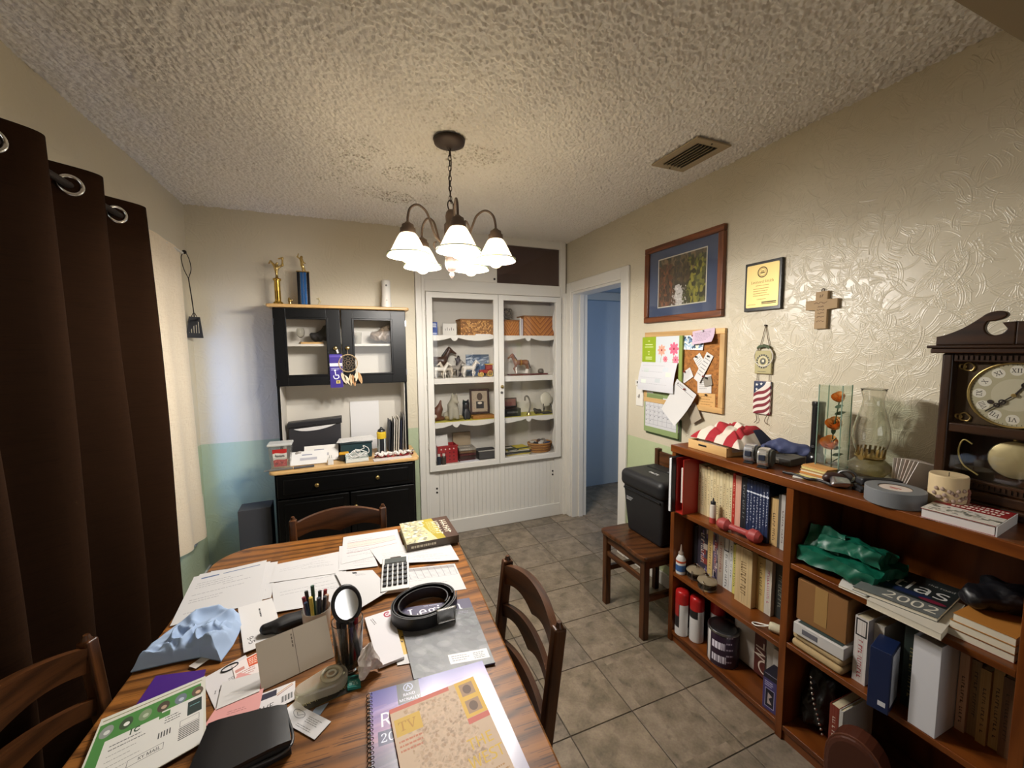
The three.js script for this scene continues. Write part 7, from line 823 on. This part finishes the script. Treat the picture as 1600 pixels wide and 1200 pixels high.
  // middle right shelf
  solo('folded_towel', 'folded tan towel at the bottom of the box stack', 'towel', merge(bx(-0.14, 0.14, 0, 0.03, -0.085, 0.085, 0.014), bx(-0.138, 0.14, 0.03, 0.06, -0.084, 0.085, 0.014)), flat('#b59c72', 0.95), [1.64, Mi, -0.855]);
  const wb = thing('flat_carton', 'flat white carton between towel and cardboard box', 'box', [1.625, Mi + 0.0605, -0.855], 0.06); part(wb, 'carton', cb(0.26, 0.042, 0.16, 0.002), flat('#cfccc8', 0.5)); part(wb, 'photo_print', bx(-0.12, 0.12, 0.042, 0.0428, -0.07, 0.07), flat('#3a4a48', 0.5)); part(wb, 'side_text', bx(-0.131, -0.13, 0.012, 0.03, -0.05, 0.0), flat('#6a6a72', 0.5));
  const kb = thing('cardboard_box', 'brown cardboard box topping the stack on the middle right shelf', 'box', [1.645, Mi + 0.104, -0.862], 0.05); part(kb, 'carton', cb(0.25, 0.155, 0.16, 0.003), flat('#8a6034', 0.8)); part(kb, 'flap', bx(-0.12, 0.12, 0, 0.003, -0.04, 0.04), flat('#94683a', 0.8), [0, 0.156, 0.03], [0.16, 0, 0]); part(kb, 'tape', bx(-0.126, -0.1255, 0.02, 0.155, -0.02, 0.02), flat('#a5814e', 0.3));
  books([[0.038, 0.225, '#d6cfca', '#9a2a2c', 'frame', 'white and red spined binder beside the box stack'], [0.028, 0.215, '#cfc8bc', '#6a4a3a', 'plain', 'pale folder right of the red and white binder', 0.03]], 1.53, Mi, -0.757, 'standing books on the middle right shelf', 0.2);
  const nb = thing('navy_box', 'navy blue box with white side panel standing forward', 'box', [1.508, Mi, -0.663], 0.22); part(nb, 'carton', cb(0.095, 0.195, 0.05, 0.002), flat('#162448', 0.4)); part(nb, 'white_panel', bx(-0.035, 0.04, 0.02, 0.185, 0.025, 0.0258), flat('#b9bcc4', 0.5)); part(nb, 'white_mark', bx(-0.0478, -0.0475, 0.02, 0.035, 0.0, 0.018), flat('#d8d8dc', 0.5));
  books([[0.044, 0.262, '#14201a', '#8a7c4a', '', 'dark green gilt lettered book left of the white binder']], 1.56, Mi, -0.642, 'standing books on the middle right shelf', 0.2);
  const bi = thing('white_binder', 'thick white binder standing proud of the middle right shelf', 'binder', [1.5, Mi, -0.566]); part(bi, 'cover', merge(bx(0, 0.004, 0, 0.275, -0.029, 0.029, 0.0015), bx(0, 0.24, 0, 0.275, -0.03, -0.027, 0.001), bx(0, 0.24, 0, 0.275, 0.027, 0.03, 0.001)), flat('#d6d6da', 0.35)); part(bi, 'pages', bx(0.012, 0.23, 0.004, 0.265, -0.026, 0.026), flat('#c9c4ba', 0.8));
  books([['#c29a80', 'pink beige'], ['#8a6a44', 'brown'], ['#a8844e', 'tan'], ['#b08c54', 'ochre'], ['#6a4a30', 'dark brown'], ['#5a3a28', 'chestnut']].map(([c, n], i) => [0.021, 0.235 - (i % 3) * 0.008, c, '#3a2a1c', '', `${n} old book right of the white binder`, 0.01 * (i % 2)]), 1.6, Mi, -0.534, 'old books right of the white binder', 0.14);
  // bottom right
  solo('mesh_bag', 'dark mesh bag with shiny beaded edge on the bottom right shelf', 'bag', crush(blob([[-0.03, 0.06, -0.05, 0.05, 0.02, 0.2, -0.05, 0.04], [0.0, 0.06, 0.02, 0.055, 0.02, 0.16, 0.03, 0.05]], 0.008, 0.014), 0.024, 40).scale(1, 1, 0.55), flat('#1d1b18', 0.4), [1.63, S3 + 0.004, -0.888]);
  for (let i = 0; i < 12; i++) solo('silver_bead', `${ordinals[i]} silver bead from the top along the dark mesh bag`, 'bead', ball(0.0055, 8, 6), M.chrome, [1.555 - 0.008 * Math.sin(i * 0.4), S3 + 0.225 - i * 0.0175, -0.895 + i * 0.004], null, 'beads along the mesh bag');
  books([[0.03, 0.2, '#7a2e20', '#d8cfc0', '', 'red spined book on the bottom right shelf'], [0.012, 0.2, '#c9c6be', '#777', 'plain', 'thin white booklet next to the red spined book']], 1.53, S3, -0.815, 'books on the bottom right shelf', 0.18);
  for (const [x, z, w, h, lab, ry] of [[1.44, -0.68, 0.15, 0.33, 'larger brown leather case leaning out of the bottom right shelf', 0.2], [1.39, -0.52, 0.16, 0.27, 'smaller brown leather case near the right frame edge', 0.1]]) { const c = thing('leather_case', lab, 'case', [x, 0, z], ry), s = new THREE.Shape(); s.moveTo(-w / 2, 0); s.lineTo(-w / 2, h * 0.6); s.bezierCurveTo(-w / 2, h * 1.02, w / 2, h * 1.02, w / 2, h * 0.6); s.lineTo(w / 2, 0); part(c, 'body', extr(s, 0.085, 0.012).rotateY(-PI / 2).translate(0.04, 0, 0), flat('#4a2416', 0.45)); part(c, 'welt', extr(s, 0.006, 0.002).scale(1.03, 1.02, 1).rotateY(-PI / 2).translate(-0.03, 0, 0), flat('#5c3220', 0.5)); }
}
{ // ---------- on top of the bookcase ----------
  const wt = thing('wooden_tray', 'shallow pale wooden tray holding the folded flag', 'tray', [1.635, BT, -1.375]); for (const g of [bx(-0.105, 0.105, 0, 0.006, -0.105, 0.105), bx(-0.11, -0.1, 0, 0.042, -0.108, 0.108, 0.002), bx(0.1, 0.11, 0, 0.042, -0.108, 0.108, 0.002), bx(-0.1, 0.1, 0, 0.042, -0.108, -0.098, 0.002), bx(-0.1, 0.1, 0, 0.042, 0.098, 0.108, 0.002)]) part(wt, 'board', wuv(g, 2), M.pale); part(wt, 'finger_slot', bx(-0.1112, -0.11, 0.022, 0.03, -0.045, 0.0), M.plastic);
  const fT = cv(256, 256, (x) => { fill(x, '#d8cdbd', 256, 256); x.fillStyle = '#a3232c'; for (const [a, b] of [[0, 40], [86, 46], [178, 44]]) x.fillRect(a, 0, b, 256); x.fillStyle = '#26304e'; x.fillRect(214, 150, 42, 106); });
  const fl = thing('folded_flag', 'crumpled red and white striped flag in the wooden tray', 'flag', [1.64, BT + 0.0065, -1.36]);
  part(fl, 'fabric', surf((s, t) => { const x = -0.115 + 0.23 * t, z = -0.115 + 0.27 * s, e = Math.pow(Math.max(Math.abs(2 * s - 1), Math.abs(2 * t - 1)), 3), n = vn(s * 5 + 3, t * 5), f = Math.abs(Math.sin(s * 9 + t * 5 + 4 * n)); return [x, 0.042 + (1 - e) * (0.05 + 0.035 * n + 0.014 * f) + 0.012 * e * (n - 0.2), z]; }, 60, 50), mat({ map: fT, roughness: 0.9, side: THREE.DoubleSide })); part(fl, 'fold', surf((s, t) => { const e = Math.pow(Math.abs(2 * s - 1), 4); return [-0.11 + 0.05 * t - 0.012 * Math.sin(t * 3), 0.058 - 0.026 * t * t + 0.006 * Math.sin(s * 12), -0.095 + 0.17 * s]; }, 30, 12), mat({ map: fT, roughness: 0.9, side: THREE.DoubleSide })); part(fl, 'underlay', bx(-0.095, 0.095, 0, 0.05, -0.095, 0.095, 0.02), flat('#cfc4b4', 0.9));
  for (const [x, z, lab, c] of [[1.56, -1.178, 'chrome tape measure nearer the wooden tray', '#c9cbd0'], [1.548, -1.108, 'chrome tape measure farther from the wooden tray', '#d4d2cc']]) { const o = thing('tape_measure', lab, 'tape measure', [x, BT, z], 0.35, 'chrome tape measures'); part(o, 'case', extr(rrect(0.07, 0.076, 0.026), 0.04, 0.007).translate(0, 0.04, -0.02), flat(c, 0.22, { metalness: 0.75 })); part(o, 'grip', extr(rrect(0.062, 0.066, 0.024), 0.012, 0.003).translate(0.004, 0.04, 0.018), flat('#3a3a34', 0.6)); part(o, 'badge', cyl(0.02, 0.002, 24).rotateX(PI / 2).translate(0, 0.042, -0.022), M.plastic); part(o, 'lock', bx(-0.04, -0.033, 0.032, 0.055, -0.012, 0.012, 0.003), flat('#2a3040', 0.4)); part(o, 'foot', bx(-0.034, 0.02, 0, 0.006, -0.018, 0.018, 0.002), M.plastic); }
  const vs = thing('grey_case', 'flat grey case lying behind the tape measures', 'box', [1.68, BT, -1.11], 0.1); part(vs, 'case', bx(-0.05, 0.06, 0, 0.03, -0.045, 0.045, 0.003), flat('#5c5a56', 0.5)); part(vs, 'label', bx(-0.0508, -0.05, 0.006, 0.024, -0.03, 0.0), flat('#b9b5ac', 0.5));
  solo('cloth_hat', 'grey and blue cloth hat lying on the flat grey case', 'hat', crush(blob([[-0.05, 0.012, -0.06, 0.014, 0.05, 0.02, -0.05, 0.02], [0.0, 0.03, -0.03, 0.022, 0.03, 0.024, 0.05, 0.016], [-0.02, 0.012, 0.0, 0.012, 0.02, 0.014, 0.07, 0.01]], 0.007, 0.012), 0.014, 45), flat('#3c4468', 0.7), [1.69, BT + 0.036, -1.12]);
  const tf = thing('black_flashlight', 'tall black metal flashlight standing on its head', 'flashlight', [1.715, BT, -1.015]); part(tf, 'head', lathe([[0, 0], [0.03, 0], [0.032, 0.004], [0.032, 0.04], [0.022, 0.065], [0, 0.065]], 28), flat('#0e0e10', 0.22)); part(tf, 'barrel', lathe([[0.0215, 0.06], [0.0215, 0.25], [0.023, 0.252], [0.023, 0.265], [0.02, 0.268], [0, 0.268]], 28), flat('#0d0d0f', 0.25)); part(tf, 'switch', cyl(0.006, 0.004, 12).rotateZ(PI / 2), flat('#3a3a3c', 0.3), [-0.0215, 0.09, 0]);
  // roses in a clear block
  const rg = thing('rose_block', 'tall clear glass block with three orange roses inside', 'ornament', [1.672, BT, -0.935], 0.1); part(rg, 'glass_box', merge(bx(-0.032, 0.032, 0.03, 0.34, 0.034, 0.037), bx(-0.032, 0.032, 0.03, 0.34, -0.037, -0.034), bx(-0.035, -0.032, 0.03, 0.34, -0.037, 0.037), bx(0.032, 0.035, 0.03, 0.34, -0.037, 0.037), bx(-0.035, 0.035, 0.34, 0.343, -0.037, 0.037)), mat({ color: '#f8fbf8', transmission: 1, thickness: 0, roughness: 0.03 })); for (const [x, z] of [[-0.035, -0.037], [0.035, -0.037], [-0.035, 0.037], [0.035, 0.037]]) part(rg, 'glass_edge', bx(x - 0.0016, x + 0.0016, 0.03, 0.343, z - 0.0016, z + 0.0016, 0.0006), mat({ color: '#a9c4b2', transmission: 0.5, thickness: 0, roughness: 0.2 })); part(rg, 'base', bx(-0.036, 0.036, 0, 0.03, -0.038, 0.038, 0.003), flat('#6a675c', 0.4));
  for (const [x, y, z, s] of [[0.0, 0.1, -0.008, 1.35], [0.0, 0.175, 0.003, 1.25], [0.004, 0.275, 0.01, 1.0]]) { const r = new THREE.Group(); r.name = 'rose'; rg.add(r); r.position.set(x, y + 0.02, z); r.rotation.z = 0.9; for (let k = 0; k < 11; k++) { const lv = Math.floor(k / 4), a = k * 1.57 + lv * 0.7, w = (0.02 - lv * 0.005) * s; part(r, 'petal', surf((u, v) => { const q = (u - 0.5) * 1.9, rad = w * (0.35 + 0.65 * Math.sqrt(v)) * (1 + 0.1 * Math.cos(q * 2)); return [Math.cos(a + q) * rad, (v - 0.6) * 0.026 * s + lv * 0.003 - 0.004 * q * q * v, Math.sin(a + q) * rad]; }, 8, 6), flat(['#ffb45c', '#ffc880', '#f49c48'][k % 3], 0.7, { side: THREE.DoubleSide })); } }
  part(rg, 'stem', tube([[0, 0.03, 0], [0.002, 0.12, -0.003], [0.0, 0.2, 0.004], [0.006, 0.29, 0.012]], 0.002, 30, 6), flat('#3a4a2c', 0.7)); const lf = new THREE.Shape(); lf.moveTo(0, 0); lf.quadraticCurveTo(0.014, 0.014, 0, 0.036); lf.quadraticCurveTo(-0.014, 0.014, 0, 0); const lg = extr(lf, 0.0012); for (let i = 0; i < 9; i++) part(rg, 'leaf', lg, flat(['#3c4c36', '#4c5c44'][i % 2], 0.7), [0, 0.05 + i * 0.026, 0], [0.7, i * 2.1, 0.6 * (i % 2 ? 1 : -1)]);
  // oil lamp
  const ol = thing('oil_lamp', 'brass oil lamp with clear bulbous glass chimney', 'lamp', [1.695, BT, -0.828]); part(ol, 'font', lathe([[0, 0], [0.05, 0], [0.052, 0.006], [0.03, 0.018], [0.042, 0.03], [0.06, 0.052], [0.06, 0.068], [0.04, 0.088], [0, 0.09]], 32), mat({ color: '#c9c2a4', transmission: 0.85, thickness: 0, roughness: 0.08 })); part(ol, 'burner', lathe([[0, 0.088], [0.034, 0.088], [0.042, 0.094], [0.042, 0.1], [0.026, 0.106], [0, 0.106]], 28), M.brass); for (let i = 0; i < 18; i++) { const a = i * PI / 9; part(ol, 'gallery_prong', bx(-0.0035, 0.0035, 0, 0.03, -0.0007, 0.0007), M.brass, [Math.sin(a) * 0.04, 0.1, Math.cos(a) * 0.04], [0.12, a, 0]); }
  part(ol, 'chimney', lathe([[0.034, 0.104], [0.046, 0.13], [0.053, 0.165], [0.051, 0.195], [0.042, 0.235], [0.031, 0.275], [0.029, 0.3], [0.034, 0.325], [0.036, 0.334], [0.034, 0.335], [0.032, 0.325], [0.027, 0.3], [0.029, 0.275], [0.04, 0.235], [0.049, 0.195], [0.051, 0.165], [0.044, 0.13], [0.032, 0.104]], 36), M.clear); part(ol, 'chimney_lip', new THREE.TorusGeometry(0.0355, 0.0018, 8, 40).rotateX(PI / 2).translate(0, 0.335, 0), M.clear); part(ol, 'wick_knob', merge(cyl(0.0025, 0.03, 8).rotateZ(PI / 2), cyl(0.009, 0.004, 16).rotateZ(PI / 2).translate(-0.03, 0, 0)), M.brass, [-0.03, 0.1, 0.005]);
  // papers and small things before them
  for (let i = 0; i < 8; i++) solo('note_card', `${['white', 'tan', 'orange', 'cream', 'tan striped', 'pale yellow', 'buff', 'light orange'][i]} card in the stack before the rose block, level ${ordinals[i]} from below`, 'card', bx(-0.03, 0.03, 0, 0.0045, -0.045, 0.045, 0.0005), flat(['#dcd8cc', '#b98c50', '#c9823a', '#e2d8bc', '#a8824c', '#d9d08a', '#c4a468', '#cf9450'][i], 0.6), [1.605 + i * 0.002, BT + i * 0.0047, -0.945 + (i % 2) * 0.003], [0, 0.12 - i * 0.03, 0], 'card stack before the rose block');
  solo('key_ring_strap', 'black strap with keys lying before the card stack', 'strap', crush(tube([[1.53, BT + 0.006, -1.02], [1.535, BT + 0.007, -0.97], [1.528, BT + 0.006, -0.93], [1.54, BT + 0.007, -0.89], [1.53, BT + 0.006, -0.85]], 0.0052, 60, 6), 0.003, 80), flat('#1b1a1c', 0.5)); solo('yellow_packet', 'yellow and white packet lying under the strap', 'packet', bx(-0.03, 0.025, 0, 0.004, -0.035, 0.035, 0.001), printed(cv(96, 96, (x) => { fill(x, '#d8cf7c', 96, 96); x.fillStyle = '#e8e6dc'; x.fillRect(0, 0, 40, 96); x.fillStyle = '#3a3a30'; x.fillRect(50, 20, 30, 8); }), 0.5), [1.555, BT, -0.955], [0, 0.5, 0]);
  solo('coin_purse', 'small brown purse with clasp beside the card stack', 'purse', crush(blob([[-0.015, 0.018, -0.01, 0.017, 0.015, 0.018, 0.012, 0.017]], 0.005, 0.006), 0.006, 70), flat('#3a2420', 0.4), [1.585, BT + 0.001, -0.875]); solo('foil_packet', 'crinkled silver foil packet before the oil lamp', 'packet', crush(bx(-0.03, 0.03, 0, 0.02, -0.025, 0.025, 0.008), 0.014, 90), flat('#b8b6ba', 0.25, { metalness: 0.9 }), [1.56, BT + 0.003, -0.84], [0, 0.6, 0]); solo('wrist_watch', 'metal wrist watch lying beside the rose block', 'watch', merge(new THREE.TorusGeometry(0.026, 0.005, 8, 30).scale(1, 0.8, 1.6).translate(0, 0.024, 0), cyl(0.016, 0.008, 24).rotateX(PI / 2).translate(0, 0.026, 0.008)), M.steel, [1.625, BT, -0.855], [0, -1.2, 0]);
  const sp = thing('stapler', 'black desk stapler lying before the oil lamp', 'stapler', [1.615, BT, -0.768], 1.1); part(sp, 'base', bx(-0.02, 0.02, 0, 0.01, -0.06, 0.08, 0.003), M.plastic); part(sp, 'arm', bx(-0.018, 0.018, 0, 0.026, -0.055, 0.075, 0.009), flat('#232326', 0.4), [0, 0.02, 0], [0.06, 0, 0]); part(sp, 'nose', bx(-0.015, 0.015, 0.008, 0.022, -0.058, -0.05), M.steel);
  const dt = thing('duct_tape', 'roll of grey duct tape at the bookcase edge', 'tape', [1.55, BT, -0.687]); part(dt, 'roll', lathe([[0.04, 0], [0.07, 0], [0.0715, 0.002], [0.0715, 0.046], [0.07, 0.048], [0.04, 0.048]], 48), flat('#74777a', 0.5)); part(dt, 'core', lathe([[0.0385, 0.001], [0.0405, 0.001], [0.0405, 0.047], [0.0385, 0.047]], 40), flat('#b9a58c', 0.8)); part(dt, 'core_label', cyl(0.038, 0.002, 36).translate(0, 0.044, 0), printed(cv(96, 96, (x) => { fill(x, '#d6c8bc', 96, 96); x.fillStyle = '#a8443c'; x.fillRect(30, 40, 36, 10); x.fillRect(36, 54, 24, 6); }), 0.7));
  const cd = thing('pillar_candle', 'cream pillar candle with pressed flower wreath', 'candle', [1.637, BT, -0.602]); part(cd, 'wax', lathe([[0, 0], [0.041, 0], [0.042, 0.003], [0.042, 0.1], [0.04, 0.104], [0.034, 0.1], [0, 0.097]], 36), mat({ color: '#dcc59a', roughness: 0.5, transmission: 0.1, thickness: 0 })); part(cd, 'wick', cyl(0.001, 0.012, 6).translate(0, 0.097, 0), M.iron); const wr = merge([...Array(16)].map((_, i) => { const a = -1.9 + i * 0.11, y = 0.05 + 0.016 * Math.sin(i * 1.9); return crush(new THREE.IcosahedronGeometry(0.0055, 1), 0.003, 200).translate(Math.sin(a) * 0.042, y, Math.cos(a) * 0.042); })); part(cd, 'flower_wreath', wr, flat('#a08a7c', 0.8)); part(cd, 'flower_sprig', merge([...Array(7)].map((_, i) => new THREE.IcosahedronGeometry(0.005, 1).translate(Math.sin(0.05 + 0.05 * (i % 3)) * 0.042, 0.03 + i * 0.006, Math.cos(0.05) * 0.042))), flat('#8a5a4c', 0.8));
  for (let i = 0; i < 7; i++) solo('envelope', `${ordinals[i]} upright envelope from the left, filed between lamp and clock`, 'envelope', bx(-0.032, 0.032, 0, 0.105, -0.0014, 0.0014), flat(['#d8cfc4', '#cfc0b4', '#e0dad0', '#c9b8ac', '#dcd2c6', '#d0c4ba', '#e4ded6'][i], 0.7), [1.724, BT + 0.0015, -0.744 + i * 0.0055], [0.02 + 0.05 * i, -0.75, 0], 'envelopes between lamp and clock');
  const rb = thing('paperback', 'white and dark red paperback at the right end of the bookcase top', 'book', [1.575, BT, -0.535], PI / 2 + 0.1); part(rb, 'pages', bx(-0.066, 0.07, 0.0016, 0.026, -0.08, 0.082), flat('#dcd6d2', 0.75)); part(rb, 'cover', merge(sheetGeo([[0.072, 0.084], [-0.07, 0.084], [-0.07, -0.084], [0.072, -0.084]], 0.026, 0.0014), bx(-0.07, 0.072, 0, 0.0016, -0.084, 0.084)), printed(cv(256, 200, (x) => { fill(x, '#8c1c20', 256, 200); x.fillStyle = '#d8d4cc'; x.fillRect(0, 96, 256, 104); for (let i = 0; i < 70; i++) { x.fillStyle = ['#5a6050', '#8a8a80', '#b5ac9c', '#3a3a34'][i % 4]; x.fillRect(rr(0, 240), rr(110, 180), rr(6, 30), rr(3, 10)); } x.fillStyle = '#efe6d8'; for (let j = 0; j < 3; j++) { let q = 60; while (q < 230) { const w = rr(8, 16); x.fillRect(q, 14 + j * 26, w, 14); q += w + 5; } } }), 0.35)); part(rb, 'spine', bx(-0.0715, -0.069, 0, 0.0274, -0.084, 0.084), flat('#d6d2d0', 0.5));
  // mantel clock, facing the room
  const ck = thing('mantel_clock', 'dark wooden pendulum clock with scrolled pediment and roman dial', 'clock', [1.75, BT, -0.515], -PI / 2), W = M.clock, w = (n, g, a = 1) => part(ck, n, wuv(g, a), W);
  w('base', bx(-0.16, 0.16, 0, 0.03, -0.065, 0.075, 0.006), 0); w('plinth', bx(-0.148, 0.148, 0.03, 0.06, -0.06, 0.068, 0.005), 0); for (const s of [-1, 1]) { w('side_post', bx(s * 0.132 - 0.0125, s * 0.132 + 0.0125, 0.06, 0.46, -0.055, 0.06, 0.006)); } part(ck, 'case_back', wuv(bx(-0.12, 0.12, 0.06, 0.46, -0.055, -0.045)), W); w('cornice', bx(-0.165, 0.165, 0.46, 0.475, -0.06, 0.08, 0.004), 0); w('cornice_lip', bx(-0.172, 0.172, 0.475, 0.484, -0.06, 0.086, 0.003), 0); w('inner_rail', bx(-0.12, 0.12, 0.435, 0.46, 0.035, 0.055, 0.003), 0); w('middle_rail', bx(-0.12, 0.12, 0.222, 0.25, 0.035, 0.055, 0.004), 0); w('lower_rail', bx(-0.12, 0.12, 0.06, 0.088, 0.035, 0.055, 0.003), 0);
  for (const y of [0.447, 0.074]) for (let i = 0; i < 22; i++) part(ck, 'dentil', bx(-0.0032, 0.0032, -0.006, 0.006, 0.055, 0.059), W, [-0.113 + i * 0.01076, y, 0]);
  const sc = (s) => { const q = new THREE.Shape(); q.moveTo(-0.162, 0); q.lineTo(-0.162, 0.026); q.bezierCurveTo(-0.12, 0.035, -0.09, 0.06, -0.067, 0.082); q.bezierCurveTo(-0.055, 0.098, -0.02, 0.1, -0.018, 0.084); q.bezierCurveTo(-0.018, 0.072, -0.04, 0.066, -0.055, 0.066); q.bezierCurveTo(-0.066, 0.05, -0.058, 0.028, -0.04, 0.027); q.bezierCurveTo(-0.026, 0.028, -0.02, 0.036, -0.018, 0.046); q.lineTo(-0.028, 0.062); q.lineTo(0, 0.064); q.lineTo(0, 0); return q; };
  { const l = extr(sc(), 0.018, 0.003, 10), r = l.clone().scale(-1, 1, 1); const idx = r.index; const rp = ni(r), P = rp.attributes.position, N = rp.attributes.normal; for (let i = 0; i < P.count; i += 3) for (const A of [P, N]) { const a = [A.getX(i + 1), A.getY(i + 1), A.getZ(i + 1)]; A.setXYZ(i + 1, A.getX(i + 2), A.getY(i + 2), A.getZ(i + 2)); A.setXYZ(i + 2, ...a); } part(ck, 'pediment', wuv(merge(l, rp).translate(0, 0.484, 0.04), 0), W); }
  part(ck, 'dial_plate', bx(-0.12, 0.12, 0.25, 0.436, 0.02, 0.026), flat('#4a3a26', 0.35, { metalness: 0.4 })); for (const s of [-1, 1]) for (const y of [0.268, 0.42]) part(ck, 'corner_ornament', crush(merge(new THREE.TorusGeometry(0.012, 0.0025, 6, 18), new THREE.TorusGeometry(0.007, 0.002, 6, 14).translate(0.014 * s, 0, 0)), 0.003, 120), M.brass, [s * 0.095, y, 0.029]);
  part(ck, 'bezel', new THREE.TorusGeometry(0.091, 0.0035, 8, 60), M.brass, [0, 0.343, 0.032]); part(ck, 'dial', cyl(0.09, 0.003, 60).rotateX(PI / 2), printed(cv(512, 512, (x) => { fill(x, '#b3ac8e', 512, 512); x.translate(256, 256); x.fillStyle = '#c4bea4'; x.beginPath(); x.arc(0, 0, 130, 0, 7); x.fill(); ['XII', 'I', 'II', 'III', 'IIII', 'V', 'VI', 'VII', 'VIII', 'IX', 'X', 'XI'].forEach((s, i) => { x.save(); x.rotate(i * PI / 6); x.translate(0, -196); x.fillStyle = '#dcd8c8'; x.beginPath(); x.ellipse(0, 0, 38, 40, 0, 0, 7); x.fill(); txt(x, s, 0, 0, 46, '#26221c', 'serif', 'center', 60); x.restore(); }); for (let i = 0; i < 60; i++) { x.save(); x.rotate(i * PI / 30); x.fillStyle = '#3a342a'; x.fillRect(-1.5, -246, 3, 10); x.restore(); } }), 0.35, { metalness: 0.35 }), [0, 0.343, 0.026], [0, 0, PI / 2]);
  part(ck, 'hour_hand', merge(bx(-0.002, 0.002, 0, 0.05, 0, 0.0012), new THREE.TorusGeometry(0.006, 0.0018, 6, 16).translate(0, 0.034, 0.0006)), M.iron, [0, 0.343, 0.0315], [0, 0, -0.55]); part(ck, 'minute_hand', merge(bx(-0.0016, 0.0016, 0, 0.074, 0, 0.0012), new THREE.TorusGeometry(0.006, 0.0018, 6, 16).translate(0, 0.03, 0.0006), new THREE.TorusGeometry(0.005, 0.0016, 6, 16).translate(0, 0.044, 0.0006)), M.iron, [0, 0.343, 0.033], [0, 0, 2.35]); part(ck, 'hand_boss', cyl(0.005, 0.004, 14).rotateX(PI / 2), M.brass, [0, 0.343, 0.0335]); for (const s of [-1, 1]) part(ck, 'winding_hole', cyl(0.006, 0.002, 14).rotateX(PI / 2), M.iron, [s * 0.045, 0.32, 0.0295]);
  part(ck, 'pendulum_rod', bx(-0.003, 0.003, 0.16, 0.25, -0.005, 0.0), M.brass); part(ck, 'pendulum_bob', lathe([[0, 0.007], [0.03, 0.006], [0.052, 0.002], [0.055, 0], [0.05, -0.003], [0, -0.003]], 40).rotateX(PI / 2), flat('#b4a67c', 0.42, { metalness: 0.8 }), [0.004, 0.155, 0.0]); part(ck, 'gilt_scroll', merge(...[-1, 1].map((s) => tube([[s * 0.055, 0.1, 0.034], [s * 0.088, 0.125, 0.034], [s * 0.1, 0.165, 0.034], [s * 0.09, 0.2, 0.034], [s * 0.072, 0.19, 0.034]], 0.0022, 30, 6))), flat('#b8a564', 0.4, { metalness: 0.6 })); part(ck, 'door_glass', bx(-0.12, 0.12, 0.088, 0.435, 0.04, 0.042), M.glass);
}
renderer.render(scene, camera);
